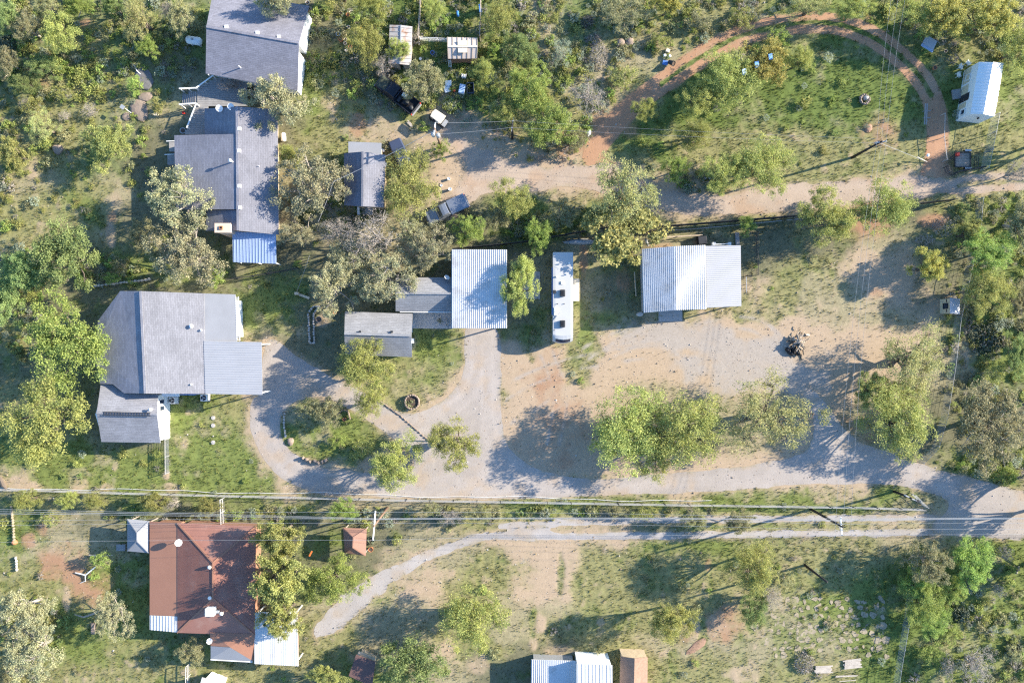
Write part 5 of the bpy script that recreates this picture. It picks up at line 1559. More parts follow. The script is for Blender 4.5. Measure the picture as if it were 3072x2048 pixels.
# --- grey gazebo and brown pavilion (hipped roofs on posts)
def hip_shelter(name, label, cat, cor, apex, mat, zroof, posts=4, ribn=0):
    t = thing(name, label, cat, base_of(*[(c[0], c[1]) for c in cor]))
    A = [(c[0], c[1], zroof[0]) for c in cor]
    T0, T1 = (apex[0][0], apex[0][1], zroof[1]), (apex[1][0], apex[1][1], zroof[1])
    for poly in ([A[0], A[1], T0], [A[1], A[2], T1, T0], [A[2], A[3], T1], [A[3], A[0], T0, T1]):
        plane(t, 'roof_slope', poly, mat, 0.06)
    for e0, e1 in ((A[0], T0), (A[1], T0), (A[2], T1), (A[3], T1), (T0, T1)):
        cap_line(t, (e0[0], e0[1], e0[2] + 0.02), (e1[0], e1[1], e1[2] + 0.02), mat, 0.12, 0.05, 'hip_cap')
    cx = sum(c[0] for c in cor) / 4; cy = sum(c[1] for c in cor) / 4
    for c in cor:
        p = P(c[0] + (cx - c[0]) * 0.12, c[1] + (cy - c[1]) * 0.12, zroof[0])
        MB().box((p.x, p.y, zroof[0] / 2), (0.12, 0.12, zroof[0])).build('post', M['wood'], t)
    if ribn:
        ribs(t, [A[3], A[0], T0, T1], ribn, mat, 0.04, 0.03)
    MB().slab([P(c[0] + (cx - c[0]) * 0.08, c[1] + (cy - c[1]) * 0.08, 0.12) for c in cor], 0.2).build('floor_slab', M['wood'], t)
    return t
gz = hip_shelter('gazebo', 'grey hip-roofed gazebo joined to the upper left corner of the red house', 'gazebo', [(382, 1556), (448, 1562), (447, 1658), (382, 1652)], [(411, 1598), (411, 1622)], M['greymembrane'], (2.5, 3.3), ribn=14)
MB().box(tuple(P(366, 1640, 0.3) + Vector((0, 0, 0.1))), (1.1, 0.8, 0.5)).build('step', M['greywood'], gz)
hip_shelter('garden_pavilion', 'small brown hip-roofed pavilion beside the long crossarm pole', 'pavilion', [(1029, 1582), (1100, 1585), (1097, 1666), (1034, 1658)], [(1060, 1611), (1058, 1641)], M['brownroof'], (2.2, 2.9), ribn=10)

# --- bottom edge buildings
hX = thing('blue_shadow_shed', 'ribbed metal shed with a blue shadow on the bottom edge, left of three', 'shed', base_of((1660, 2030)))
q = [(1594, 1977, 2.2), (1728, 1981, 2.2), (1730, 2110, 2.2), (1592, 2110, 2.2)]
plane(hX, 'roof', q, M['metalroof'], 0.07, wall=M['galv'], over=0.3)
ribs(hX, q, 22, M['metalroof'], 0.06, 0.05)
hY = thing('white_roof_shed', 'taller white flat-roofed shed on the bottom edge, middle of three', 'shed', base_of((1783, 2045)))
q = [(1730, 1990, 3.7), (1837, 1994, 3.6), (1838, 2115, 3.6), (1730, 2115, 3.7)]
plane(hY, 'roof', q, M['whiteroof'], 0.08, wall=M['wallwhite'], over=0.1)
ribs(hY, q, 10, M['whiteroof'], 0.05, 0.04)
hZ = thing('shake_roof_shed', 'wood-shake gable shed on the bottom edge, right of three', 'shed', base_of((1900, 2030)))
plane(hZ, 'roof_slope', [(1904, 1974, 3.2), (1862, 1968, 2.2), (1858, 2110, 2.2), (1900, 2120, 3.2)], M['woodroof'], 0.08, wall=M['freshwood'], over=0.3)
plane(hZ, 'roof_slope', [(1904, 1974, 3.2), (1943, 1970, 2.2), (1942, 2110, 2.2), (1900, 2120, 3.2)], M['woodroof'], 0.08, wall=M['freshwood'], over=0.3)
gf = P(1904, 1976, 3.1)
fl, fr = P(1866, 1969, 2.1), P(1940, 1971, 2.1)
MB().add([(fl.x, fl.y + 0.1, -0.1), (fr.x, fr.y + 0.1, -0.1), (fr.x, fr.y + 0.1, 2.1), (gf.x, fl.y + 0.1, 3.05), (fl.x, fl.y + 0.1, 2.1), (fl.x, fl.y - 0.05, -0.1), (fr.x, fr.y - 0.05, -0.1), (fr.x, fr.y - 0.05, 2.1), (gf.x, fl.y - 0.05, 3.05), (fl.x, fl.y - 0.05, 2.1)],
         [(4, 3, 2, 1, 0), (5, 6, 7, 8, 9), (0, 1, 6, 5), (1, 2, 7, 6), (2, 3, 8, 7), (3, 4, 9, 8), (4, 0, 5, 9)]).build('gable_front', M['freshwood'], hZ)
hN = thing('dark_brown_shed', 'tilted dark brown shed half under a dark green tree on the bottom edge', 'shed', base_of((1085, 2010)))
plane(hN, 'roof', [(1068, 1963, 2.5), (1126, 1984, 2.5), (1116, 2060, 2.4), (1046, 2026, 2.4)], M['darkbrownroof'], 0.1, wall=M['tanwall'], over=0.3)
MB().beam(P(1074, 1957, 1.9), P(1124, 1978, 1.9), 0.5, 0.08).build('front_sill', M['freshwood'], hN)
hM = thing('white_corner_roof', 'corner of a pale metal roof cut by the bottom edge below the red house', 'shed', base_of((640, 2070)))
plane(hM, 'roof', [(606, 2031, 2.2), (668, 2049, 2.2), (650, 2110, 2.2), (588, 2092, 2.2)], M['whiteroof'], 0.08, wall=M['wallwhite'], over=0.3)

# --- rusty shed, greenhouse, small blue-grey house
hU = thing('rusty_shed', 'narrow rusty tin-roofed shed behind a thin green tree', 'shed', base_of((1200, 135)))
plane(hU, 'roof', [(1169, 75, 2.3), (1203, 76, 2.5), (1200, 193, 2.5), (1165, 190, 2.3)], M['rusty'], 0.06, wall=M['wood'], over=0.25)
plane(hU, 'roof', [(1203, 76, 2.5), (1237, 80, 2.3), (1233, 196, 2.3), (1200, 193, 2.5)], M['rusty'], 0.06, wall=M['wood'], over=0.25)
cap_line(hU, (1203, 76, 2.53), (1200, 193, 2.53), M['galv'], 0.14)
for i in range(9):
    t = (i + 0.5) / 9
    MB().beam(P(1168 - 3 * t, 75 + 116 * t, 2.34), P(1202 - 3 * t, 76 + 117 * t, 2.53), 0.05, 0.03).beam(P(1203 - 3 * t, 76 + 117 * t, 2.54), P(1236 - 3 * t, 79 + 117 * t, 2.34), 0.05, 0.03).build('sheet_lap', M['rusty'], hU)
hV = thing('greenhouse', 'beige panelled greenhouse shed with a ridge across and a brown front', 'greenhouse', base_of((1388, 148)))
vr0, vr1 = (1343, 140, 2.6), (1432, 140, 2.6)
vn0, vn1, vs0, vs1 = (1343, 112, 2.2), (1431, 114, 2.2), (1345, 177, 2.1), (1430, 176, 2.1)
for i in range(6):
    t0, t1 = i / 6 + 0.012, (i + 1) / 6 - 0.012
    lp = lambda a, b, t: tuple(a[k] + (b[k] - a[k]) * t for k in range(3))
    plane(hV, 'panel', [lp(vn0, vn1, t0), lp(vn0, vn1, t1), lp(vr0, vr1, t1), lp(vr0, vr1, t0)], M['greenhouse'], 0.03)
    plane(hV, 'panel', [lp(vr0, vr1, t0), lp(vr0, vr1, t1), lp(vs0, vs1, t1), lp(vs0, vs1, t0)], M['greenhouse'], 0.03)
for i in range(7):
    t = i / 6
    a, r, s = lp(vn0, vn1, t), lp(vr0, vr1, t), lp(vs0, vs1, t)
    MB().beam(P(*a), P(*r), 0.1, 0.1).beam(P(*r), P(*s), 0.1, 0.1).build('rafter', M['wood'], hV)
cap_line(hV, vr0, vr1, M['creamroof'], 0.2)
for u0, v0, u1, v1 in ((1373, 122, 1402, 136), (1374, 144, 1402, 158)):
    plane(hV, 'skylight', [(u0, v0, 2.62), (u1, v0, 2.62), (u1, v1, 2.62), (u0, v1, 2.62)], M['creamroof'], 0.03)
q = [P(1347, 116, 2.0), P(1428, 117, 2.0), P(1427, 173, 1.95), P(1348, 174, 1.95)]
MB().prism(q, -0.05).build('wall', M['redbrick'], hV)
hH = thing('blue_grey_house', 'small blue-grey gable house with its left slope in deep shadow', 'house', base_of((1095, 530)))
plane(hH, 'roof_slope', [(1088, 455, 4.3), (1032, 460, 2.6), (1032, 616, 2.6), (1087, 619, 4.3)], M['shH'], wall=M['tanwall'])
plane(hH, 'roof_slope', [(1088, 455, 4.3), (1156, 465, 3.6), (1151, 622, 3.6), (1087, 619, 4.3)], M['shBe'], wall=M['tanwall'])
cap_line(hH, (1088, 455, 4.3), (1087, 619, 4.3), M['shH'], 0.25)
plane(hH, 'porch_roof', [(1045, 425, 2.6), (1144, 429, 2.6), (1144, 464, 2.75), (1045, 460, 2.75)], M['greymembrane'], 0.08, wall=M['tanwall'], over=0.3)
MB().beam(P(1158, 488, 2.75), P(1157, 500, 2.75), 0.2, 0.1).build('gutter_end', M['white'], hH)
vent(hH, 1100, 474, 4.0, 0.3, 0.06, False)
pp = P(1088, 628, 0.1)
MB().box((pp.x + 0.3, pp.y - 0.1, 0.08), (2.0, 1.2, 0.16)).build('porch_slab', M['concrete'], hH)

# concrete pads
def pad(name, label, poly, z=0.05):
    o = MB().slab([P(u, v, z) for u, v in poly], 0.12).build(name, M['concrete'])
    return tag(o, label, kind='structure')
pad('concrete_pad', 'concrete pad in front of the barn', [(1976, 932), (2047, 930), (2047, 963), (1976, 964)])
pad('concrete_path', 'concrete slab between the cottage and the ribbed carport', [(1240, 936), (1357, 938), (1357, 986), (1236, 985)])
pad('concrete_slab', 'grey slab beside the travel trailer', [(1560, 813), (1620, 815), (1620, 897), (1555, 895)])

# ------------------------------------------------------------------ vehicles
def wheel(parent, x, y, r=0.37, w=0.24, name='wheel'):
    ty = MB()
    n = 14
    vs, fs = [], []
    prof = [(r * 0.62, -w / 2), (r * 0.95, -w / 2), (r, -w / 3), (r, w / 3), (r * 0.95, w / 2), (r * 0.62, w / 2)]
    for rr, yy in prof:
        for k in range(n):
            t = 2 * math.pi * k / n
            vs.append((x + rr * math.cos(t), y + yy, r + rr * math.sin(t)))
    for i in range(len(prof) - 1):
        for k in range(n):
            fs.append((i * n + k, i * n + (k + 1) % n, (i + 1) * n + (k + 1) % n, (i + 1) * n + k))
    t_ = ty.add(vs, fs).build(name, M['rubber'], parent, smooth=True)
    MB().tube([(x, y - w * 0.4, r), (x, y + w * 0.4, r)], r * 0.62, 12).build('rim', M['galv'], t_)
    return t_

def loft(parent, name, mat, secs, bevel=0.05):
    """body from cross sections along x: (x, half width, z0, z1, top half width)"""
    mb = MB()
    vs, fs = [], []
    for x, hw, z0, z1, tw in secs:
        vs += [(x, -hw, z0), (x, hw, z0), (x, hw, z0 + (z1 - z0) * 0.62), (x, tw, z1), (x, -tw, z1), (x, -hw, z0 + (z1 - z0) * 0.62)]
    k = 6
    for i in range(len(secs) - 1):
        for j in range(k):
            fs.append((i * k + j, (i + 1) * k + j, (i + 1) * k + (j + 1) % k, i * k + (j + 1) % k))
    fs.append(tuple(range(k))); fs.append(tuple((len(secs) - 1) * k + j for j in range(k - 1, -1, -1)))
    return mb.add(vs, fs).build(name, mat, parent, bevel=bevel)

def pickup(label, paint, u, v, ang, bed, length=5.5, width=1.86):
    """pickup truck, nose towards +x before it is turned by ang"""
    t = thing('pickup_truck', label, 'pickup truck')
    hw = width / 2
    L2 = length / 2
    loft(t, 'hood', paint, [(L2, hw * 0.86, 0.45, 0.95, hw * 0.72), (L2 - 0.12, hw * 0.95, 0.4, 1.02, hw * 0.80), (L2 - 1.35, hw, 0.4, 1.12, hw * 0.88)])
    loft(t, 'lower_body', paint, [(L2 - 1.35, hw, 0.4, 1.1, hw * 0.9), (-0.25, hw, 0.4, 1.1, hw * 0.9)])
    cab = loft(t, 'cab', paint, [(L2 - 1.38, hw * 0.9, 1.05, 1.14, hw * 0.82), (L2 - 2.0, hw * 0.88, 1.05, 1.72, hw * 0.70), (L2 - 2.35, hw * 0.88, 1.05, 1.78, hw * 0.70), (-0.12, hw * 0.88, 1.05, 1.76, hw * 0.70), (-0.25, hw * 0.88, 1.05, 1.15, hw * 0.72)], 0.06)
    x0, x1 = L2 - 1.42, L2 - 1.96
    MB().add([(x0, -hw * 0.74, 1.17), (x0, hw * 0.74, 1.17), (x1, hw * 0.62, 1.705), (x1, -hw * 0.62, 1.705)], [(0, 1, 2, 3)]).build('windshield', M['glass'], cab)
    for s in (-1, 1):
        for xa, xb in ((L2 - 2.05, L2 - 2.75), (L2 - 2.85, -0.3 + 0.05)):
            if xa - xb < 0.15: continue
            MB().add([(xa, s * hw * 0.875, 1.22), (xb, s * hw * 0.875, 1.22), (xb, s * hw * 0.76, 1.62), (xa, s * hw * 0.76, 1.62)], [(0, 1, 2, 3)]).build('side_window', M['glass'], cab)
        MB().box((L2 - 1.75, s * (hw + 0.12), 1.2), (0.14, 0.24, 0.18)).build('mirror', M['dark'], t)
        MB().box((L2 - 0.03, s * hw * 0.62, 0.82), (0.08, 0.34, 0.16)).build('headlight', M['white'], t)
        MB().box((-L2 + 0.02, s * hw * 0.88, 0.85), (0.06, 0.14, 0.3)).build('tail_light', M['red'], t)
        for x in (L2 - 0.95, -L2 + 1.05): wheel(t, x, s * (hw - 0.1))
    MB().add([(-0.26, -hw * 0.7, 1.3), (-0.26, hw * 0.7, 1.3), (-0.22, hw * 0.62, 1.66), (-0.22, -hw * 0.62, 1.66)], [(0, 1, 2, 3)]).build('rear_window', M['glass'], cab)
    bx0, bx1 = -L2 + 0.05, -0.32
    b = MB()
    b.box(((bx0 + bx1) / 2, 0, 0.62), (bx1 - bx0, width * 0.98, 0.3))
    for s in (-1, 1): b.box(((bx0 + bx1) / 2, s * (hw - 0.06), 0.9), (bx1 - bx0, 0.12, 0.5))
    b.box((bx0 + 0.04, 0, 0.9), (0.08, width * 0.9, 0.5)).box((bx1 - 0.04, 0, 0.9), (0.08, width * 0.9, 0.5))
    bo = b.build('bed', paint, t, bevel=0.02)
    MB().box((-L2 - 0.06, 0, 0.55), (0.16, width * 0.9, 0.2)).build('rear_bumper', M['galv'], t)
    MB().box((L2 + 0.03, 0, 0.55), (0.14, width * 0.9, 0.24)).build('front_bumper', M['galv'], t)
    if bed == 'cover':
        MB().box(((bx0 + bx1) / 2, 0, 1.18), (bx1 - bx0 - 0.02, width * 0.95, 0.06)).build('bed_cover', paint, bo, bevel=0.02)
    else:
        MB().box(((bx0 + bx1) / 2, 0, 0.785), (bx1 - bx0 - 0.2, width * 0.8, 0.03)).build('bed_liner', M['black'], bo)
    c = P(u, v, 0.9)
    t.location = (c.x, c.y, 0)
    t.rotation_euler = (0, 0, ang)
    return t

pickup('silver pickup truck with a closed bed cover, parked below the gravel turnaround', M['silverpaint'], 1340, 628, math.atan2(-52, -112), 'cover', 5.5, 1.9)
tk = pickup('black pickup truck with an open loaded bed, half under a grey-green tree', M['blackpaint'], 1192, 283, math.atan2(88, -112), 'open', 6.0, 2.05)
cvr = MB()
cvr.slab([(2.9, -0.85, 1.16), (2.9, 0.85, 1.16), (1.6, 0.95, 1.2), (1.0, 0.78, 1.86), (-0.1, 0.78, 1.88), (-0.1, -0.78, 1.88), (1.0, -0.78, 1.86), (1.6, -0.95, 1.2)], 0.05)
cv = thing('camouflage_sheet', 'camouflage sheet thrown over the hood of the black pickup', 'sheet', tk.location)
q = MB()
gx_, gy_ = 9, 7
vs = []
for i in range(gx_):
    for j in range(gy_):
        x = 2.85 - i * 0.19; y = -0.92 + j * 0.306
        vs.append((x, y, 1.15 + 0.05 * math.sin(i * 1.3 + j) + (0.06 if 0 < j < 6 else -0.25) - (0.12 if i == 0 else 0)))
q.add(vs, [(i * gy_ + j, (i + 1) * gy_ + j, (i + 1) * gy_ + j + 1, i * gy_ + j + 1) for i in range(gx_ - 1) for j in range(gy_ - 1)])
me_o = q.build('cover_cloth', M['camo'], None, smooth=True)
me_o.parent = cv
cv.rotation_euler = tk.rotation_euler
def bed_item(name, label, cat, lx, ly, lz, size, mat, rz=0.0, lump=False):
    a = tk.rotation_euler[2]
    loc = Vector(tk.location) + Vector((lx * math.cos(a) - ly * math.sin(a), lx * math.sin(a) + ly * math.cos(a), lz))
    mb = MB()
    if lump: mb.rock((0, 0, size[2] / 2), (size[0] / 2, size[1] / 2, size[2] / 2), int(lx * 100), 9, 6)
    else: mb.box((0, 0, size[2] / 2), size)
    o = mb.build(name, mat, None, smooth=lump, bevel=0 if lump else 0.03)
    o.location = loc; o.rotation_euler = (0, 0, a + rz)
    return tag(o, label, cat)
bed_item('cooler_box', 'white and blue cooler box in the bed of the black pickup', 'cooler', -0.85, -0.45, 0.8, (0.62, 0.45, 0.42), M['wallwhite'], 0.2)
bed_item('sack', 'large black sack heaped in the bed of the black pickup', 'sack', -1.5, 0.2, 0.8, (0.95, 0.9, 0.55), M['black'], 0.3, True)
bed_item('sack', 'small grey sack against the tailgate of the black pickup', 'sack', -2.45, 0.3, 0.8, (0.6, 0.7, 0.45), M['dark'], 0.8, True)
bed_item('toolbox', 'grey toolbox across the cab end of the loaded pickup bed', 'toolbox', -0.65, 0.4, 0.8, (0.4, 0.7, 0.4), M['dark'])

sv = thing('parked_car', 'dark blue parked car almost hidden under the tree beside the blue-grey house', 'car')
loft(sv, 'body', M['bluepaint'], [(2.2, 0.72, 0.3, 0.7, 0.6), (2.0, 0.84, 0.28, 0.85, 0.7), (0.9, 0.88, 0.28, 0.98, 0.78), (-1.9, 0.88, 0.28, 0.98, 0.78), (-2.2, 0.8, 0.3, 0.85, 0.66)])
cb = loft(sv, 'cabin', M['bluepaint'], [(0.95, 0.76, 0.95, 1.0, 0.7), (0.25, 0.76, 0.95, 1.52, 0.6), (-1.4, 0.76, 0.95, 1.52, 0.6), (-2.0, 0.74, 0.95, 1.05, 0.62)])
MB().add([(0.9, -0.66, 1.03), (0.9, 0.66, 1.03), (0.3, 0.56, 1.5), (0.3, -0.56, 1.5)], [(0, 1, 2, 3)]).build('windshield', M['glass'], cb)
MB().add([(-1.95, -0.6, 1.12), (-1.95, 0.6, 1.12), (-1.45, 0.54, 1.5), (-1.45, -0.54, 1.5)], [(3, 2, 1, 0)]).build('rear_window', M['glass'], cb)
for s in (-1, 1):
    for x in (1.35, -1.35): wheel(sv, x, s * 0.78, 0.33, 0.2)
c = P(1203, 466, 0.8); sv.location = (c.x, c.y, 0); sv.rotation_euler = (0, 0, 2.0)

# golf cart
gc = thing('golf_cart', 'cream-roofed golf cart beside the transformer pole', 'golf cart')
loft(gc, 'body', M['dark'], [(1.2, 0.5, 0.3, 0.7, 0.4), (1.0, 0.58, 0.25, 0.85, 0.45), (0.55, 0.6, 0.25, 0.45, 0.55), (0.1, 0.6, 0.25, 0.7, 0.55), (-1.15, 0.6, 0.25, 0.8, 0.55)])
rf = MB().slab([(0.75, -0.55, 1.9), (0.85, 0, 1.93), (0.75, 0.55, 1.9), (-0.85, 0.6, 1.92), (-0.92, 0, 1.95), (-0.85, -0.6, 1.92)], 0.07).build('roof', M['creamroof'], gc, bevel=0.03)
for x in (0.7, -0.8):
    for y in (-0.5, 0.5): MB().beam((x * 0.95, y, 0.6), (x, y, 1.86), 0.04, 0.04).build('roof_post', M['dark'], gc)
MB().box((-0.1, 0, 0.82), (0.5, 1.05, 0.14)).build('seat', M['creamroof'], gc, bevel=0.03)
MB().box((-0.38, 0, 1.05), (0.12, 1.05, 0.4)).build('backrest', M['creamroof'], gc, bevel=0.03)
MB().box((-1.0, 0, 0.86), (0.5, 0.9, 0.1)).build('rear_rack', M['galv'], gc)
for s in (-1, 1):
    for x in (0.85, -0.8): wheel(gc, x, s * 0.5, 0.23, 0.18)
c = P(1314, 352, 1.4); gc.location = (c.x, c.y, 0); gc.rotation_euler = (0, 0, math.atan2(-30, 42) + math.pi)

# travel trailer
rv = thing('travel_trailer', 'long white travel trailer with two roof air conditioners, parked nose down', 'travel trailer', base_of((1690, 890)))
rz = 3.0
x0, x1 = P(1659, 0, rz).x, P(1719.5, 0, rz).x
yA, yB = P(0, 756, rz).y, P(0, 1003, rz).y
prof = [(yA, 0.55), (yA, rz - 0.1), (yA - 0.1, rz), (yB, rz), (yB - 0.35, rz - 0.16), (yB - 0.75, rz - 0.7), (yB - 0.85, rz - 1.2), (yB - 0.55, 0.9), (yB + 0.2, 0.55)]
mb = MB()
nseg = 7
for k in range(nseg):   # rounded nose: sections across the width
    pass
vs, fs = [], []
cols = [0.0, 0.12, 0.3, 0.5, 0.7, 0.88, 1.0]
for cidx, cx in enumerate(cols):
    bul = 1 - (2 * cx - 1) ** 2
    for i, (yy, zz) in enumerate(prof):
        yo = yy - (0.28 * bul if 4 <= i <= 7 else (0.16 * bul if i == 3 else 0))
        vs.append((x0 + (x1 - x0) * cx, yo, zz - (0.03 if cidx in (0, 6) and zz > 2 else 0)))
n = len(prof)
for cidx in range(len(cols) - 1):
    for i in range(n):
        fs.append((cidx * n + i, cidx * n + (i + 1) % n, (cidx + 1) * n + (i + 1) % n, (cidx + 1) * n + i))
fs.append(tuple(range(n - 1, -1, -1))); fs.append(tuple((len(cols) - 1) * n + i for i in range(n)))
body = mb.add(vs, fs).build('body', M['rvwhite'], rv)
for (u, v) in ((1688, 876 + 3), (1688, 967 + 4)):
    c = P(u, v, 3.2)
    a = MB().box((c.x, c.y, rz + 0.17), (0.62, 0.85, 0.34)).build('air_conditioner', M['dark'], rv, bevel=0.06)
    MB().box((c.x - 0.05, c.y, rz + 0.345), (0.3, 0.5, 0.02)).build('grille', M['black'], a)
for (u, v, s, m) in ((1687, 848, 0.36, 'white'), (1669, 928, 0.5, 'white'), (1668, 941, 0.45, 'white'), (1663, 875, 0.4, 'dark'), (1708, 789, 0.22, 'white'), (1670, 830, 0.2, 'white')):
    c = P(u, v, 3.1)
    MB().box((c.x, c.y, rz + 0.06), (s, s, 0.14)).build('roof_vent', M[m], rv, bevel=0.02)
for (u, v) in ((1673, 911), (1693, 911), (1663, 990)):
    c = P(u, v, 3.1)
    MB().tube([(c.x, c.y, rz - 0.02), (c.x, c.y, rz + 0.14)], 0.05, 8).build('vent_stub', M['black'], rv)
MB().beam(P(1660, 962, 3.06), P(1678, 938, 3.10), 0.07, 0.06).build('antenna', M['galv'], rv)
c0, c1 = P(1657, 802, 2.6), P(1655, 944, 2.6)
MB().tube([(x0 - 0.07, c0.y, 2.75), (x0 - 0.07, c1.y, 2.75)], 0.08, 8).build('awning_roller', M['blueside'], rv)
wq = P(1690, 1012, 2.4)
xm = (x0 + x1) / 2
gl_ = []
for k in range(7):
    t = -0.72 + 1.44 * k / 6
    cx = 0.5 + t / 2
    bul = 1 - (2 * cx - 1) ** 2
    gl_.append((x0 + (x1 - x0) * cx, yB - 0.42 - 0.28 * bul, rz - 0.20))
    gl_.append((x0 + (x1 - x0) * cx, yB - 0.72 - 0.30 * bul, rz - 0.62))
MB().add(gl_, [(2 * k, 2 * k + 2, 2 * k + 3, 2 * k + 1) for k in range(6)]).build('front_window', M['glass'], rv)
for s in (x0 + 0.12, x1 - 0.12):
    for yy in (0.3, -0.6):
        yc = (yA + yB) / 2 + yy
        w = MB().tube([(s - 0.11, yc, 0.36), (s + 0.11, yc, 0.36)], 0.36, 14).build('wheel', M['rubber'], rv)
        MB().tube([(s - 0.12, yc, 0.36), (s + 0.12, yc, 0.36)], 0.2, 10).build('rim', M['galv'], w)
sp_ = [P(1720, 836, 0.55), P(1738, 836, 0.55), P(1738, 903, 0.55), P(1720, 903, 0.55)]
stp = thing('entry_platform', 'cream plywood entry platform on the right side of the travel trailer', 'platform', base_of((1729, 870)))
MB().slab(sp_, 0.06).build('deck', M['creamroof'], stp)
for p in sp_:
    MB().box((p.x + (0.08 if p.x < sp_[1].x - 0.1 else -0.08), p.y + (-0.08 if p.y > sp_[2].y + 0.1 else 0.08), 0.24), (0.09, 0.09, 0.5)).build('leg', M['wood'], stp)

# utility trailer
ut = thing('utility_trailer', 'small black open utility trailer with its ramp gate, inside the wire fence', 'trailer', base_of((2890, 478)))
uz = 0.55
for i in range(9):
    v = 461 + i * 4.6
    MB().beam(P(2866, v, uz), P(2909, v, uz), 0.17, 0.04).build('floor_board', M['wood'], ut)
fr = MB()
for a, b in (((2865, 457), (2911, 457)), ((2911, 457), (2911, 501)), ((2911, 501), (2865, 501)), ((2865, 501), (2865, 457))):
    fr.beam(P(a[0], a[1], 0.6), P(b[0], b[1], 0.6), 0.09, 0.14)
    fr.beam(P(a[0], a[1], 0.95), P(b[0], b[1], 0.95), 0.06, 0.06)
for u in (2865, 2888, 2911):
    for v in (457, 501):
        p = P(u, v, 0.8); fr.box((p.x, p.y, 0.8), (0.06, 0.06, 0.34))
fr.build('frame', M['dark'], ut)
MB().beam(P(2865, 479, 0.5), P(2848, 476, 0.45), 0.09, 0.1).beam(P(2865, 462, 0.5), P(2848, 476, 0.45), 0.07, 0.08).build('tow_bar', M['dark'], ut)
rg_ = MB()
for a, b in (((2925, 458, 0.9), (2937, 458, 1.5)), ((2924, 500, 0.9), (2935, 500, 1.5)), ((2937, 458, 1.5), (2935, 500, 1.5)), ((2925, 458, 0.9), (2924, 500, 0.9)), ((2931, 458, 1.2), (2930, 500, 1.2))):
    rg_.beam(P(*a), P(*b), 0.05, 0.05)
rg_.build('ramp_gate', M['dark'], ut)
for v in (453, 505):
    p = P(2900, v, 0.4)
    MB().tube([(p.x, p.y - 0.1, 0.34), (p.x, p.y + 0.1, 0.34)], 0.34, 14).build('wheel', M['rubber'], ut)
    MB().box((p.x, p.y, 0.72), (0.8, 0.26, 0.05)).build('fender', M['galv'], ut)
p = P(2872, 464, 0.8)
tag(MB().box((p.x, p.y, 0.8), (0.42, 0.42, 0.4)).build('fuel_can', M['red'], None, bevel=0.04), 'red fuel can standing in a corner of the utility trailer', 'fuel can')

# ------------------------------------------------------------------ poles and cables
def power_pole(label, top, h, arm=None, arm_dir=(0, 1), arm_len=2.6, mat='polewood', arm_mat='white', trans=0, name='power_pole', lean=(0, 0)):
    tp = P(top[0], top[1], h)
    t = thing(name, label, 'power pole', (tp.x - lean[0], tp.y - lean[1], 0))
    MB().tube([(tp.x - lean[0], tp.y - lean[1], -0.2), (tp.x, tp.y, h)], [0.17, 0.11], 10).build('pole', M[mat], t, smooth=True)
    tips = []
    if arm:
        d = Vector((arm_dir[0], arm_dir[1], 0)).normalized()
        z = h - 0.35
        c = Vector((tp.x, tp.y, z))
        ao = MB().beam(c - d * arm_len / 2, c + d * arm_len / 2, 0.14, 0.14).build('crossarm', M[arm_mat], t)
        for k in arm:
            q = c + d * (arm_len / 2 * k) + Vector((0, 0, 0.07))
            MB().lathe([(0.05, 0), (0.07, 0.06), (0.04, 0.1), (0.07, 0.16), (0.03, 0.22)], 8, tuple(q)).build('insulator', M['galv'], ao)
            tips.append(q + Vector((0, 0, 0.2)))
        s = Vector((-d.y, d.x, 0))
        MB().beam(c + d * 0.8, Vector((tp.x, tp.y, z - 0.8)), 0.05, 0.05).beam(c - d * 0.8, Vector((tp.x, tp.y, z - 0.8)), 0.05, 0.05).build('brace', M['galv'], ao)
    for k in range(trans):
        q = (tp.x - 0.3 + 0.6 * (k % 2), tp.y - 0.32 - 0.1 * k, h - 1.9)
        MB().lathe([(0.1, 0), (0.24, 0.05), (0.26, 0.7), (0.2, 0.82), (0.05, 0.88)], 12, q).build('transformer', M['galv'], t, smooth=False)
    return t, tips, tp

def cable(name, label, a, b, r=0.018, sag=0.6, mat='wire', group=None, n=14):
    a, b = Vector(a), Vector(b)
    pts = []
    for i in range(n + 1):
        t = i / n
        p = a.lerp(b, t)
        p.z -= sag * 4 * t * (1 - t)
        pts.append(p)
    o = MB().tube(pts, r, 4, cap=False).build(name, M[mat])
    return tag(o, label, 'cable', group)

p1, tips1, top1 = power_pole('tall brown power pole with a long pale crossarm beside the brown pavilion', (1121, 1578), 9.2, [-0.95, -0.45, 0.2, 0.5, 0.95], (0.08, 1), 3.4)
p2, tips2, top2 = power_pole('dark power pole with a white crossarm by the end of the pipe fence', (2528, 1580), 8.8, [-0.95, -0.35, 0.3, 0.9], (-0.06, 1), 2.1, mat='darkpole')
p3, tips3, top3 = power_pole('dark power pole with guy wire in the upper right field', (2646, 424), 7.4, [-0.8, 0.0, 0.8], (1, 0.15), 1.4, mat='darkpole', arm_mat='galv')
p4, tips4, top4 = power_pole('power pole with two grey transformers above the round shrub', (1303, 385), 8.2, [-0.9, 0.9], (0.1, 1), 1.5, trans=2)
p5, tips5, top5 = power_pole('short dark pole on the scrub bank below the bright green pair of trees', (1537, 372), 6.2, [-0.8, 0.8], (0.15, 1), 1.0, mat='darkpole', arm_mat='dark')
p6, tips6, top6 = power_pole('leaning short dark pole without crossarm on the dry field', (2481, 1745), 6.4, None, mat='darkpole')
p7, tips7, top7 = power_pole('thin service pole on the driveway edge at the fence gate', (2735, 1494), 4.0, [-0.9, 0.9], (1, -0.5), 1.6, mat='darkpole', arm_mat='galv')
grp = 'overhead cables across the lower half'
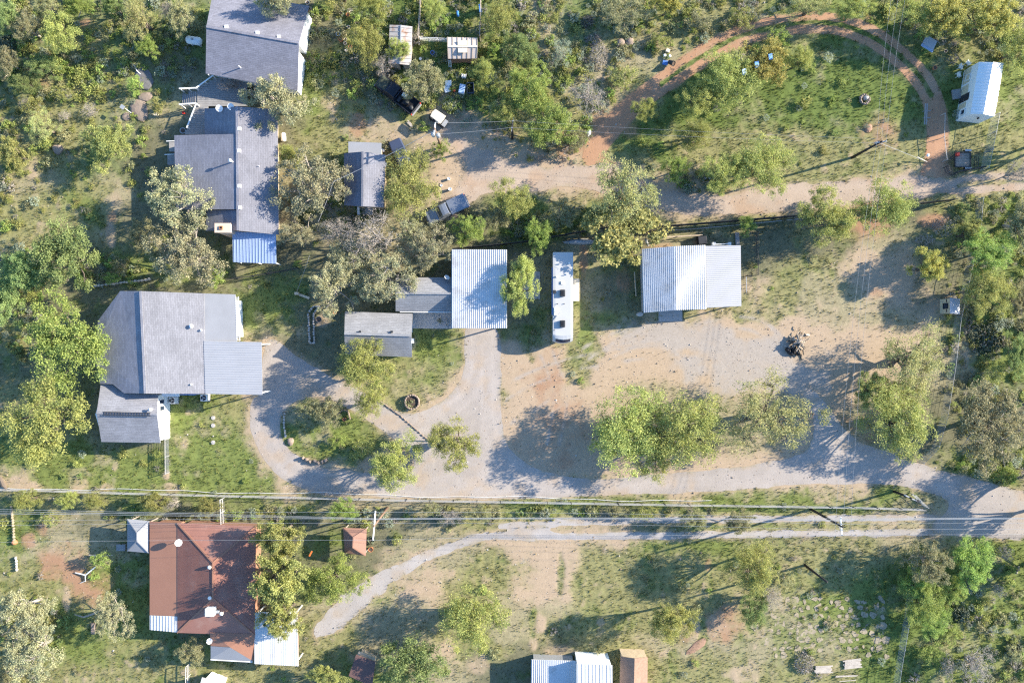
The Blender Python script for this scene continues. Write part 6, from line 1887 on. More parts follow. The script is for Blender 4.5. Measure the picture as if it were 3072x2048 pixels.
for i, k in enumerate((0, 2, 3, 4)):
    lab = ['topmost of the thin cables running across the lower part', 'second thin cable running across the lower part', 'third thin cable running across the lower part', 'lowest thin cable running across the lower part'][i]
    mid = tips1[k]; right = tips2[min(i, 3)]
    lf = Vector((-90, mid.y - 0.8, mid.z)); rt = Vector((95, right.y - 0.3, right.z))
    w = MB()
    for a, b in ((lf, mid), (mid, right), (right, rt)):
        pts = []
        for j in range(15):
            t = j / 14
            p = a.lerp(b, t); p.z -= 0.9 * 4 * t * (1 - t); pts.append(p)
        w.tube(pts, 0.011, 4, cap=False)
    tag(w.build('overhead_cable', M['wire']), lab, 'cable', grp)
for i, dz_ in enumerate((0.0, 0.28, 0.5)):
    w = MB()
    hook1 = Vector((top1.x, top1.y + 0.15, 6.2 + dz_)); hook2 = Vector((top2.x, top2.y + 0.15, 6.0 + dz_))
    lf = Vector((-90, hook1.y + 1.6 - 0.3 * i, 6.4 + dz_)); rt = Vector((95, hook2.y + 0.2, 6.2 + dz_))
    for a, b in ((lf, hook1), (hook1, hook2), (hook2, rt)):
        pts = []
        for j in range(15):
            t = j / 14
            p = a.lerp(b, t); p.z -= 0.7 * 4 * t * (1 - t); pts.append(p)
        w.tube(pts, 0.018, 4, cap=False)
    tag(w.build('telephone_cable', M['wire']), ['lower strand of the thick telephone bundle along the pipe fence', 'middle strand of the thick telephone bundle along the pipe fence', 'upper strand of the thick telephone bundle along the pipe fence'][i], 'cable', grp)
for i in range(3):
    cable('overhead_cable', ['left', 'middle', 'right'][i] + ' of three cables running down from the field pole to the dark crossarm pole', tips3[i], tips2[0] + Vector((-0.9 + 0.9 * i, 0.4, 0)), 0.011, 1.2)
    cable('overhead_cable', ['left', 'middle', 'right'][i] + ' of three cables running up from the field pole to the top edge', tips3[i], P(2682 + 22 * i, -60, 7.4), 0.011, 0.5)
cable('overhead_cable', 'upper of two cables between the transformer pole and the scrub pole', tips4[1], tips5[1], 0.012, 0.3)
cable('overhead_cable', 'lower of two cables between the transformer pole and the scrub pole', tips4[0], tips5[0], 0.012, 0.3)
cable('overhead_cable', 'upper of two cables from the scrub pole across the field', tips5[1], tips3[0] + Vector((0, 0.4, 0)), 0.009, 0.6)
cable('overhead_cable', 'lower of two cables from the scrub pole across the field', tips5[0], tips3[0] + Vector((0, -0.1, 0)), 0.009, 0.6)
cable('service_cable', 'pale service cable crossing the dark slope of the blue-grey house', (top4.x, top4.y, 7.6), P(1000, 545, 5.4), 0.025, 0.5)
cable('service_cable', 'pale service cable from the pale oak down to the slate house yard', P(1000, 545, 5.4), P(955, 665, 4.0), 0.02, 0.2)
cable('service_cable', 'slack rope line tied to a post on the shaded lawn', P(929, 765, 4.0), P(889, 878, 0.6), 0.02, 0.1)
cable('guy_wire', 'guy wire with a pale guard running from the field pole to the ground', (top3.x, top3.y, 6.8), P(2782, 486, 0.05), 0.025, 0.0)
g0 = P(2752, 471, 0.6); g1 = P(2781, 486, 0.05)
tag(MB().tube([g0, g1], 0.06, 8).build('guy_guard', M['creamroof']), 'cream plastic guard at the ground end of the guy wire', 'guy guard')
p7b = MB()
mq_ = P(2742, 1490, 2.0)
tag(MB().box((mq_.x + 0.4, mq_.y - 0.5, 2.0), (0.35, 0.25, 0.5)).build('meter_box', M['dark'], p7), 'dark meter box')
ew = P(889, 880, 0.5)
tag(MB().box((ew.x, ew.y, 0.25), (0.5, 0.35, 0.5)).box((ew.x + 0.9, ew.y - 0.35, 0.1), (1.4, 0.3, 0.12), -0.35).build('saw_horse', M['freshwood']), 'small pale timber stand on the shaded lawn', 'timber stand')

# ------------------------------------------------------------------ fences
def fence(name, label, line, h, step, post_mat, rails=(), rail_mat=None, rail_r=0.03, strands=0, wire_mat='galv', wire_r=0.012, pickets=0.0, screen=None, post_r=0.045, cat='fence'):
    """posts each a part, rails and wire along the line (pixels at the foot)"""
    pts = [P(u, v, 0) for u, v in line]
    t = thing(name, label, cat, (pts[0].x, pts[0].y, 0))
    seglen = [(b - a).length for a, b in zip(pts[:-1], pts[1:])]
    tot = sum(seglen)
    def at(s):
        for a, b, l in zip(pts[:-1], pts[1:], seglen):
            if s <= l: return a.lerp(b, s / l)
            s -= l
        return pts[-1].copy()
    n = max(1, round(tot / step))
    proto_ = None
    rp = random.Random(len(label))
    for i in range(n + 1):
        p = at(tot * i / n)
        if proto_ is None:
            proto_ = MB().tube([(0, 0, -0.1), (0, 0, h + 0.06)], post_r, 7)
            proto_ = proto_.build('post', M[post_mat])
            proto_.parent = t
            o = proto_
        else:
            o = proto_.copy(); COL.objects.link(o); o.parent = t
        o.location = p - pts[0] + Vector((rp.uniform(-0.03, 0.03), rp.uniform(-0.03, 0.03), rp.uniform(-0.05, 0.02)))
    for z in rails:
        MB().tube([(p.x, p.y, z) for p in pts], rail_r, 6).build('rail', M[rail_mat or post_mat], t)
    if strands:
        w = MB()
        for k in range(strands):
            z = 0.12 + (h - 0.15) * k / max(1, strands - 1)
            w.tube([(p.x, p.y, z) for p in pts], wire_r, 3, cap=False)
        if pickets:
            m = int(tot / pickets)
            for k in range(m):
                p = at(tot * (k + 0.5) / m)
                w.tube([(p.x, p.y, 0.1), (p.x, p.y, h)], wire_r, 3, cap=False)
        o = w.build('wire_mesh', M[wire_mat], t)
        o['kind'] = 'stuff'
    if screen:
        for a, b in zip(range(n), range(1, n + 1)):
            p, q = at(tot * a / n), at(tot * b / n)
            c = p.lerp(q, 0.5)
            MB().beam(p + Vector((0, 0, h / 2 + 0.05)), q + Vector((0, 0, h / 2 + 0.05)), 0.03, h - 0.1).build('screen_panel', M[screen], t)
    return t

fence('pipe_fence', 'long pale pipe and mesh fence along the lower side of the driveway', [(-40, 1464), (100, 1466), (400, 1476), (800, 1486), (1250, 1497), (1560, 1502), (1900, 1508), (2300, 1514), (2560, 1518), (2764, 1524)], 1.25, 3.0, 'dark', (1.25, 0.65), 'pipe', 0.03, 6, 'pipe', 0.008, 0.22)
wp = []
for k in range(90):
    u = -40 + k * 25
    if u > 2150: break
    wp.append(P(u, 1461 + (u + 40) * 0.0195 + 3.0 * math.sin(u * 0.011) + 1.6 * math.sin(u * 0.031), 0.06))
tag(MB().tube(wp, 0.03, 5).build('water_pipe', M['white']), 'wavy white water pipe lying along the pipe fence', 'pipe')
fence('screen_fence', 'dark screened fence sloping along the lower side of the gravel road, left half', [(1360, 750), (1560, 731), (1806, 688), (2000, 682), (2320, 657)], 1.7, 2.4, 'dark', (1.7,), 'dark', 0.04, screen='dark')
fence('screen_fence', 'dark screened fence along the gravel road, right half up to the wire gate', [(2322, 657), (2400, 649), (2720, 618), (2850, 604)], 1.7, 2.4, 'dark', (1.7,), 'dark', 0.04, screen='dark')
w2 = [P(u, v, 0.05) for u, v in ((1990, 692), (2100, 685), (2200, 676), (2320, 664), (2420, 654))]
tag(MB().tube(w2, 0.05, 6).build('ground_pipe', M['pipe']), 'pale pipe lying at the foot of the screened fence', 'pipe')
fence('wire_fence', 'tall wire fence from the white cabin down to the gravel ruts', [(2972, 352), (2955, 440), (2940, 512)], 1.8, 2.4, 'galv', (1.8,), 'galv', 0.02, 9, 'galv', 0.01, 0.3)
fence('wire_fence', 'wire fence running down through the right-hand trees to the driveway', [(2928, 600), (2920, 690), (2888, 840), (2862, 960), (2846, 1100), (2822, 1250), (2796, 1340), (2752, 1384)], 1.5, 2.8, 'galv', (1.5,), 'galv', 0.02, 7, 'galv', 0.011, 0.35)
fence('wire_fence', 'wire fence in the lower right corner along the vivid green trees', [(2738, 1622), (2732, 1700), (2712, 1850), (2688, 1990), (2678, 2060)], 1.4, 2.8, 'galv', (1.4,), 'galv', 0.02, 7, 'galv', 0.011, 0.35)
fence('pipe_gate', 'dark pipe gate across the red dirt track', [(2828, 505), (2832, 520), (2852, 530), (2858, 520), (2938, 506)], 1.3, 1.6, 'dark', (1.3, 0.8, 0.4), 'dark', 0.04, cat='gate')
fence('driveway_gate', 'grey metal gate leaf at the driveway mouth', [(2730, 1478), (2768, 1516)], 1.3, 1.1, 'galv', (1.3, 0.9, 0.5, 0.2), 'galv', 0.025, 4, 'galv', 0.007, 0.15, cat='gate')
fence('yard_fence', 'low chain-link fence running down from the pale blue gable wall', [(507, 1315), (508, 1416)], 1.1, 2.1, 'galv', (1.1,), 'pipe', 0.03, 8, 'galv', 0.012, 0.12)
fence('garden_fence', 'left of two garden fences running off the top edge', [(1266, -20), (1262, 60), (1258, 122)], 1.6, 2.0, 'wood', (1.6, 0.8), 'wood', 0.05, 6, 'galv', 0.01, 0.3, post_r=0.07)
fence('garden_fence', 'right of two garden fences running off the top edge', [(1444, -20), (1442, 60), (1440, 124)], 1.6, 2.0, 'wood', (1.6, 0.8), 'wood', 0.05, 6, 'galv', 0.01, 0.3, post_r=0.07)
fence('garden_gate', 'white wire garden gate beside the greenhouse', [(1262, 124), (1310, 126), (1342, 128)], 1.2, 1.1, 'white', (1.2, 0.7), 'white', 0.035, 5, 'white', 0.012, 0.2, cat='gate')
fence('lawn_fence', 'dark wire fence under the blue metal awning', [(668, 842), (700, 838), (760, 830), (832, 818), (900, 806)], 1.1, 2.0, 'dark', (1.1,), 'dark', 0.03, 5, 'dark', 0.012, 0.25)
fence('side_fence', 'pale pipe fence between the pipe fence and the red house roof', [(673, 1492), (676, 1570)], 1.4, 1.6, 'pipe', (1.4, 0.7), 'pipe', 0.05, 5, 'pipe', 0.014, 0.2)
fence('side_fence', 'pale rail line on the lower edge below the red house', [(571, 1985), (570, 2060)], 1.3, 1.6, 'pipe', (1.3, 0.7), 'pipe', 0.045, 4, 'pipe', 0.014, 0.2)
fence('pipe_rail', 'white pipe rail beside the red track near the cabin', [(2820, 348), (2818, 420), (2826, 485)], 1.1, 2.6, 'pipe', (1.1,), 'pipe', 0.03)
fence('pen_fence', 'dark pipe pen on the right side of the barn lean-to', [(2230, 700), (2262, 700), (2264, 828), (2232, 830)], 1.5, 2.4, 'dark', (1.5, 0.9), 'dark', 0.04, 4, 'dark', 0.012, 0.3)
fence('rail_fence', 'wooden rail behind the barn near its top left corner', [(1960, 716), (2100, 708)], 1.0, 2.9, 'wood', (1.0, 0.5), 'freshwood', 0.05)

# stone walls: every stone a part
def stone_line(name, label, line, w, h, size, mat='greystone', cat='wall', seed=0, layers=1, jit=0.2):
    pts = [P(u, v, 0) for u, v in line]
    t = thing(name, label, cat, (pts[0].x, pts[0].y, 0))
    rp = random.Random(seed)
    protos = []
    for k in range(5):
        o = MB().rock((0, 0, 0), (0.5, 0.5, 0.5), seed * 10 + k, 7, 4, 0.16).build('stone', M[mat], None)
        protos.append(o)
    used = set()
    for l in range(layers):
        for a, b in zip(pts[:-1], pts[1:]):
            n = max(1, round((b - a).length / size))
            ang = math.atan2(b.y - a.y, b.x - a.x)
            for i in range(n):
                p = a.lerp(b, (i + 0.5 + 0.25 * l) / n)
                k = rp.randrange(5)
                if k in used:
                    o = protos[k].copy(); COL.objects.link(o)
                else:
                    o = protos[k]; used.add(k)
                o.parent = t
                q = Vector((p.x, p.y, h * (l + 0.5) / layers)) - Vector((pts[0].x, pts[0].y, 0))
                o.location = q + Vector((rp.uniform(-jit, jit) * w * 0.5, rp.uniform(-jit, jit) * w * 0.5, 0))
                o.rotation_euler = (0, 0, ang + rp.uniform(-0.2, 0.2))
                s = rp.uniform(0.9, 1.25)
                o.scale = (size * s * 1.05, w * rp.uniform(0.85, 1.15), h / layers * rp.uniform(1.0, 1.3))
    for k in range(5):
        if k not in used: bpy.data.objects.remove(protos[k])
    return t

def ring_pts(u, v, r, n=18, a0=0, a1=360):
    return [(u + r * math.cos(math.radians(a0 + (a1 - a0) * i / n)), v + r * math.sin(math.radians(a0 + (a1 - a0) * i / n))) for i in range(n + 1)]

stone_line('stone_well', 'round stone planter ring on the lawn beside the driveway', ring_pts(1237, 1205, 21, 18), 0.26, 0.5, 0.33, 'stone', 'planter', 1, 2, 0.1)
w_ = P(1237, 1205, 0.2)
o = tag(MB().lathe([(0.85, 0), (0.8, 0.22), (0.3, 0.3), (0.01, 0.3)], 16, (w_.x, w_.y, 0)).build('soil_mound', M['soil']), 'dark soil filling the round stone planter', 'soil')
stone_line('stone_bed', 'narrow stone-edged planting bed left of the plain cottage', [(926, 940), (930, 1028), (944, 1030), (942, 945), (950, 928), (962, 922), (955, 918), (938, 922), (928, 936)], 0.3, 0.4, 0.34, 'greystone', 'planting bed', 2, 1)
stone_line('stone_wall', 'low pale stone wall running up to the left edge of the big rounded tree', [(284, 858), (370, 848), (456, 838)], 0.35, 0.4, 0.45, 'greystone', 'wall', 3)
stone_line('stone_wall', 'broken stone wall on the lawn at the lower left edge', [(36, 1515), (42, 1570), (46, 1630)], 0.3, 0.35, 0.36, 'pinkstone', 'wall', 4)
stone_line('stone_wall', 'short pale stone stub on the lawn below the broken wall', [(50, 1668), (54, 1710)], 0.3, 0.35, 0.36, 'greystone', 'wall', 5)
stone_line('stone_border', 'stone border arc on the left rim of the driveway island', [(855, 1236), (852, 1270), (858, 1310)], 0.3, 0.3, 0.35, 'greystone', 'stone border', 6)
stone_line('stone_border', 'curved stone border round the pots on the driveway island', [(1000, 1268), (1012, 1242), (1030, 1228), (1045, 1232), (1052, 1256)], 0.26, 0.4, 0.3, 'stone', 'stone border', 7)
stone_line('stone_border', 'row of rocks at the lower rim of the driveway island', [(905, 1368), (930, 1380), (960, 1386), (985, 1378)], 0.5, 0.5, 0.5, 'stone', 'stone border', 8, 1, 0.6)
stone_line('stone_border', 'straight stone curb across the driveway junction', [(1136, 1200), (1200, 1245), (1290, 1324)], 0.16, 0.12, 0.5, 'stone', 'curb', 9, 1, 0.1)

def boulder(label, u, v, ru, rv, h, mat='pinkstone', seed=0, rz=0.0, cat='rock'):
    c = P(u, v, h * 0.3)
    o = MB().rock((0, 0, 0), (PX(ru), PX(rv), h), seed, 12, 7, 0.13).build('boulder', M[mat], None, smooth=False)
    o.location = (c.x, c.y, 0.0); o.rotation_euler = (0, 0, rz)
    return tag(o, label, cat)
boulder('large tan sandstone slab in the left clearing', 418, 330, 26, 34, 0.22, 'stone', 1, 0.3)
boulder('smaller tan sandstone slab above the large one', 436, 290, 22, 14, 0.18, 'stone', 2, 0.3)
boulder('flat pinkish rock left of the large sandstone slab', 378, 350, 14, 12, 0.15, 'stone', 3)
boulder('sawn stump-like rock with dark sides below the pale thin tree', 172, 448, 17, 15, 0.45, 'stone', 4)
boulder('blue-grey rock shelf in the shade left of the deck', 430, 235, 26, 40, 0.12, 'shale', 5, 0.4)
boulder('reddish slab on the dry field left of the lumber', 2090, 1938, 36, 13, 0.1, 'redstone', 6, 0.65)
boulder('pink rock lying in the grass below the fire pit', 2606, 385, 14, 10, 0.2, 'redstone', 7, 0.7)
boulder('grey boulder on the left rim of the driveway island', 871, 1324, 10, 12, 0.35, 'stone', 8)
boulder('pale flat rock under the driveway island border', 985, 1396, 24, 9, 0.1, 'pinkstone', 9)
boulder('left of two square stone blocks in the upper scrub', 1862, 128, 15, 13, 0.4, 'stone', 10)
boulder('right of two square stone blocks in the upper scrub', 1890, 126, 15, 13, 0.4, 'stone', 11)
boulder('orange rock at the foot of the broken stone wall', 42, 1626, 9, 8, 0.4, 'terracotta', 12)

# flat bedrock pieces showing through the turf, lower right field: pieces of the ground
rp = random.Random(5)
slab_at = []
for j in range(8):
    for i in range(15):
        u = 2292 + i * 25 + rp.uniform(-6, 6) + (j % 2) * 12; v = 1800 + j * 24 + rp.uniform(-6, 6)
        if u > 2680 or rp.random() < 0.12: continue
        if 2360 < u < 2580 and v > 1960: continue
        slab_at.append((u, v, rp.choice([6, 8, 9, 10, 11, 12, 14])))
for u, v, r in [(1560, 1650, 10), (1590, 1650, 11), (1565, 1680, 11), (1600, 1675, 13), (1300, 1652, 9), (1330, 1660, 8), (2300, 1930, 11), (2255, 1840, 9), (2265, 1880, 12), (2290, 1905, 10)]:
    slab_at.append((u, v, r))
for k, (u, v, r) in enumerate(slab_at):
    c = P(u, v, 0)
    n = rp.choice([6, 7, 8, 9])
    R_ = PX(r) * 1.05
    ph = rp.uniform(0, 6)
    el = rp.uniform(0.5, 1.0)
    poly = []
    for i in range(n):
        a = 2 * math.pi * (i + rp.uniform(-0.3, 0.3)) / n
        q = R_ * rp.uniform(0.6, 1.3)
        x, y = q * math.cos(a), q * el * math.sin(a)
        poly.append(Vector((c.x + x * math.cos(ph) - y * math.sin(ph), c.y + x * math.sin(ph) + y * math.cos(ph), -0.035 + rp.uniform(-0.015, 0.015))))
    MB().slab(poly, 0.15).build('rock_slab', M['pinkstone'], ground)

# ------------------------------------------------------------------ yard things
def bucket(name, label, u, v, r, h, mat, fill='soil', cat='bucket', tilt=None, group=None):
    c = P(u, v, h)
    t = MB().lathe([(r * 0.78, 0), (r * 0.8, 0.02), (r, h - 0.03), (r * 1.08, h - 0.03), (r * 1.08, h), (r * 0.9, h), (r * 0.86, h - 0.06)], 16)
    o = t.build(name, M[mat], None)
    o.location = (c.x, c.y, 0)
    tag(o, label, cat, group)
    if fill:
        MB().lathe([(r * 0.84, 0), (r * 0.5, 0.03), (0.01, 0.03)], 12, (0, 0, h - 0.07)).build('filling', M[fill], o) if False else None
        f = MB().lathe([(r * 0.84, h - 0.10), (r * 0.8, h - 0.06), (0.01, h - 0.05)], 12)
        me = f.build('filling', M[fill], None)
        me.parent = o
    if tilt:
        o.rotation_euler = tilt
        o.location.z = r * 0.9
    return o

def tyre(label, u, v, r=0.36, stack=1, cat='tyre'):
    c = P(u, v, 0.2)
    w = 0.22
    prof = [(r * 0.6, 0.02), (r * 0.85, 0), (r, 0.05), (r, w - 0.05), (r * 0.85, w), (r * 0.6, w - 0.02), (r * 0.55, w * 0.5), (r * 0.6, 0.02)]
    mb = MB()
    n = 18
    vs, fs = [], []
    for rr, z in prof:
        for k in range(n):
            a = 2 * math.pi * k / n
            vs.append((rr * math.cos(a), rr * math.sin(a), z))
    for i in range(len(prof) - 1):
        for k in range(n):
            fs.append((i * n + k, i * n + (k + 1) % n, (i + 1) * n + (k + 1) % n, (i + 1) * n + k))
    o = mb.add(vs, fs).build('tyre', M['rubber'], None, smooth=True)
    o.location = (c.x, c.y, 0)
    return tag(o, label, cat)

def crate(name, label, u, v, size, mat, rz=0.0, cat='box', bevel=0.03, lid=None):
    c = P(u, v, size[2])
    o = MB().box((0, 0, size[2] / 2), size).build(name, M[mat], None, bevel=bevel)
    o.location = (c.x, c.y, 0); o.rotation_euler = (0, 0, rz)
    tag(o, label, cat)
    if lid:
        l = MB().box((0, 0, size[2] + 0.03), (size[0] * 0.96, size[1] * 0.96, 0.06)).build('lid', M[lid], None, bevel=0.02)
        l.parent = o
    return o

def open_bin(name, label, u, v, sx, sy, h, mat, rz=0.0, cat='bin', inner='black'):
    c = P(u, v, h)
    t = thing(name, label, cat, (0, 0, 0))
    w = 0.05
    MB().box((0, 0, 0.03), (sx, sy, 0.06)).build('bottom', M[inner], t)
    for x, y, a, b in ((0, sy / 2, sx, w), (0, -sy / 2, sx, w), (sx / 2, 0, w, sy), (-sx / 2, 0, w, sy)):
        MB().box((x, y, h / 2), (a, b, h)).build('side', M[mat], t)
    t.location = (c.x, c.y, 0); t.rotation_euler = (0, 0, rz)
    return t

def dish(label, u, v, z, r=0.4, ang=0.6, rz=0.0):
    t = thing('satellite_dish', label, 'satellite dish', (0, 0, 0))
    MB().tube([(0, 0, -0.5), (0, 0, 0.3)], 0.035, 8).build('mast', M['galv'], t)
    prof = [(0.01, 0.0), (r * 0.5, r * 0.08), (r, r * 0.3), (r * 1.02, r * 0.31), (r * 0.5, r * 0.10 - 0.02), (0.01, -0.02)]
    d = MB().lathe(prof, 16).build('reflector', M['white'], t, smooth=True)
    d.rotation_euler = (ang, 0, 0); d.location = (0, 0, 0.35)
    a = MB().tube([(0, -r * 0.6, 0.02), (0, -r * 0.1, r * 0.95)], 0.02, 6).box((0, -r * 0.1, r * 0.95), (0.1, 0.1, 0.14)).build('feed_arm', M['galv'], None)
    a.parent = t; a.rotation_euler = (ang, 0, 0); a.location = (0, 0, 0.35)
    c = P(u, v, z + 0.4)
    t.location = (c.x, c.y, z); t.rotation_euler = (0, 0, rz)
    return t

dish('white satellite dish on the west slope of the red roof', 535, 1628, 3.7, 0.42, 0.5, 2.2)
dish('white satellite dish on the lower corner of the red roof', 628, 1923, 3.2, 0.34, 0.5, 2.6)
dish('left of two white dishes above the dark porch roof', 658, 325, 3.2, 0.42, 0.3, 0.5)
dish('right of two white dishes above the dark porch roof', 692, 320, 3.6, 0.4, 0.3, 0.5)
dish('white dish clipped to the corner of the small house under the carport', 1340, 833, 3.2, 0.34, 0.8, 2.4)

# air conditioner condensers
def condenser(label, u, v):
    t = thing('condenser', label, 'air conditioner', (0, 0, 0))
    MB().box((0, 0, 0.42), (0.82, 0.82, 0.78)).build('cabinet', M['white'], t, bevel=0.04)
    MB().lathe([(0.33, 0), (0.33, 0.03), (0.3, 0.035)], 18, (0, 0, 0.82)).build('fan_opening', M['black'], t)
    f = MB()
    for k in range(3):
        a = k * 2.094
        f.beam((0, 0, 0.87), (0.27 * math.cos(a), 0.27 * math.sin(a), 0.87), 0.12, 0.012)
    f.build('fan', M['galv'], t)
    MB().box((0, 0, 0.02), (1.0, 1.0, 0.08)).build('pad', M['concrete'], t)
    c = P(u, v, 0.8); t.location = (c.x, c.y, 0)
    return t
condenser('white condenser unit against the pale blue gable wall', 516, 1201)
condenser('white condenser unit under the eave left of the carport', 611, 1193)

# septic lids
for lab, u, v, r in (('topmost round white septic lid on the lawn', 638, 1253, 0.27), ('second round white septic lid on the lawn', 638, 1276, 0.27), ('lowest round white septic lid on the lawn', 638, 1327, 0.27), ('tiny white pipe cap between the septic lids', 638, 1308, 0.09)):
    c = P(u, v, 0.15)
    o = MB().lathe([(r, 0), (r, 0.03), (r * 0.94, 0.05), (r * 0.3, 0.055), (r * 0.28, 0.07), (0.01, 0.07)], 18).build('septic_lid', M['concrete'])
    o.location = (c.x, c.y, 0)
    tag(o, lab, 'lid')

# propane tank
pt = thing('propane_tank', 'long white propane tank in the shade left of the top house', 'tank', base_of((582, 123)))
a, b = P(558, 119, 0.8), P(606, 126, 0.8)
d = (b - a).normalized()
MB().tube([a - d * 0.0, a + d * 0.1, a + d * 0.3, b - d * 0.3, b - d * 0.1, b], [0.12, 0.36, 0.5, 0.5, 0.36, 0.12], 14).build('vessel', M['wallwhite'], pt, smooth=True)
for t in (0.25, 0.75):
    q = a.lerp(b, t)
    MB().box((q.x, q.y, 0.2), (0.2, 0.8, 0.42), 0.1).build('saddle', M['concrete'], pt)
q = a.lerp(b, 0.5)
MB().lathe([(0.14, 0), (0.14, 0.16), (0.05, 0.2)], 10, (q.x, q.y, 1.27)).build('valve_dome', M['galv'], pt)

# white oval tank beside the slate house
ot = thing('oval_tank', 'pale oval tank beside the east eave of the slate house', 'tank', base_of((850, 411)))
a, b = P(850, 401, 0.7), P(851, 422, 0.7)
MB().tube([a + Vector((0, 0.12, 0)), a, b, b - Vector((0, 0.12, 0))], [0.1, 0.3, 0.3, 0.1], 14).build('vessel', M['wallwhite'], ot, smooth=True)
MB().box((a.x, (a.y + b.y) / 2, 0.2), (0.3, 0.6, 0.42)).build('stand', M['galv'], ot)

# burn pile of logs
wpile = thing('wood_pile', 'big heap of pale split branches and charred logs on the dirt lot', 'wood pile', base_of((2390, 1028)))
c = P(2390, 1030, 0)
rp = random.Random(3)
for i in range(110):
    a = rp.uniform(0, 6.28); q = abs(rp.gauss(0, 0.55)) * 1.25
    q = min(q, 1.6)
    z = max(0.08, 1.15 * (1 - q / 1.7) * rp.uniform(0.5, 1.0))
    ce = Vector((c.x + q * math.cos(a), c.y + q * math.sin(a) * 1.25, z))
    d = Vector((math.cos(a) + rp.uniform(-0.7, 0.7), math.sin(a) + rp.uniform(-0.7, 0.7), -0.35 * rp.random())).normalized()
    l = rp.uniform(0.4, 1.0)
    e0, e1 = ce - d * l * 0.5, ce + d * l * 0.5
    e0.z = max(e0.z, 0.05); e1.z = max(e1.z, 0.05)
    dark = (ce.y < c.y - 0.2 or ce.x < c.x - 0.7) and rp.random() < 0.75
    mt = 'black' if dark else rp.choice(['freshwood', 'deadwood', 'wood', 'freshwood', 'bark'])
    r = rp.uniform(0.035, 0.09)
    MB().tube([e0, e0.lerp(e1, 0.5) + Vector((0, 0, rp.uniform(-0.05, 0.08))), e1], [r, r * 0.9, r * 0.7], 5).build('log', M[mt], wpile)
for k in range(7):
    q = P(2362 + k * 6, 1048 + (k % 3) * 6, 0.2)
    MB().rock((q.x, q.y, 0.2), (0.3, 0.3, 0.25), 80 + k).build('ring_stone', M['black'], wpile)
bl_ = P(2423, 1004, 0.1)
tag(MB().box((bl_.x, bl_.y, 0.1), (0.42, 0.22, 0.2), -0.1).build('cut_block', M['creamroof']), 'small pale cut block at the top right of the wood heap', 'block')

# brush piles
def brush(label, u, v, ru, rv, h, n, mats, seed, name='brush_pile'):
    c0 = P(u, v, 0)
    t = thing(name, label, 'brush pile', (c0.x, c0.y, 0))
    rp = random.Random(seed)
    groups = {}
    for i in range(n):
        a = rp.uniform(0, 6.28); q = math.sqrt(rp.random())
        x, y = c0.x + PX(ru) * q * math.cos(a), c0.y + PX(rv) * q * math.sin(a)
        z = h * (1 - q * q) * rp.uniform(0.4, 1) + 0.05
        d = Vector((rp.gauss(0, 1), rp.gauss(0, 1), rp.gauss(0, 0.3))).normalized() * rp.uniform(0.3, 0.8)
        e0, e1 = Vector((x, y, z)) - d * 0.5, Vector((x, y, z)) + d * 0.5
        e0.z = max(e0.z, 0.02); e1.z = max(e1.z, 0.02)
        m = rp.choice(mats)
        groups.setdefault(m, MB()).tube([e0, e0.lerp(e1, 0.5) + Vector((rp.uniform(-0.06, 0.06), rp.uniform(-0.06, 0.06), 0.03)), e1], [0.02, 0.016, 0.008], 4, cap=False)
    for m, mb in groups.items():
        o = mb.build('branches', M[m], t); o['kind'] = 'stuff'
    return t
brush('pale heap of cut brush right of the sage-green shrub', 1795, 170, 28, 44, 0.8, 420, ['deadwood', 'palebark', 'pinkstone'], 1)
brush('grey tail of brush above the pale heap', 1780, 120, 22, 18, 0.5, 140, ['palebark', 'bark'], 2)
brush('dark charred brush heap at the top of the scrub', 1760, 68, 22, 18, 0.5, 160, ['black', 'bark', 'wood'], 3)
brush('grey brush heaped on the left end of the lumber', 2412, 1985, 30, 34, 0.7, 320, ['palebark', 'deadwood', 'bark'], 4)
brush('dead branch litter on the bank right of the screened fence', 2830, 680, 36, 30, 0.4, 160, ['palebark', 'deadwood'], 5)
brush('twiggy dead branches below the pale litter, left of the mustard tree', 2775, 720, 30, 16, 0.4, 110, ['palebark', 'deadwood'], 6)

# lumber
def lumber(label, u, v, n, ln, wd, rz, seed, layers=1, mat='deadwood'):
    t = thing('lumber_stack', label, 'lumber', (0, 0, 0))
    rp = random.Random(seed)
    for l in range(layers):
        for i in range(n):
            y = (i - n / 2) * wd * 1.04
            MB().box((rp.uniform(-0.12, 0.12), y, 0.06 + 0.06 * l), (ln * rp.uniform(0.8, 1), wd, 0.05), rp.uniform(-0.03, 0.03)).build('plank', M[mat], t)
    c = P(u, v, 0.1)
    t.location = (c.x, c.y, 0); t.rotation_euler = (0, 0, rz)
    return t
lumber('bleached plank stack at the right of the lumber heap', 2558, 1988, 7, 2.3, 0.16, 0.12, 1, 2)
lumber('bleached planks poking out of the grey brush heap', 2470, 2005, 6, 2.3, 0.15, 0.05, 2, 2)
lumber('two loose bleached boards on the grass below the plank stack', 2540, 2026, 2, 3.0, 0.09, 0.06, 3)
lumber('single thin board on the bottom edge below the lumber', 2545, 2040, 1, 2.6, 0.08, 0.1, 4)
lumber('pale boards standing in the scrub left of the pickup tree', 1230, 370, 3, 0.9, 0.12, -0.8, 5)

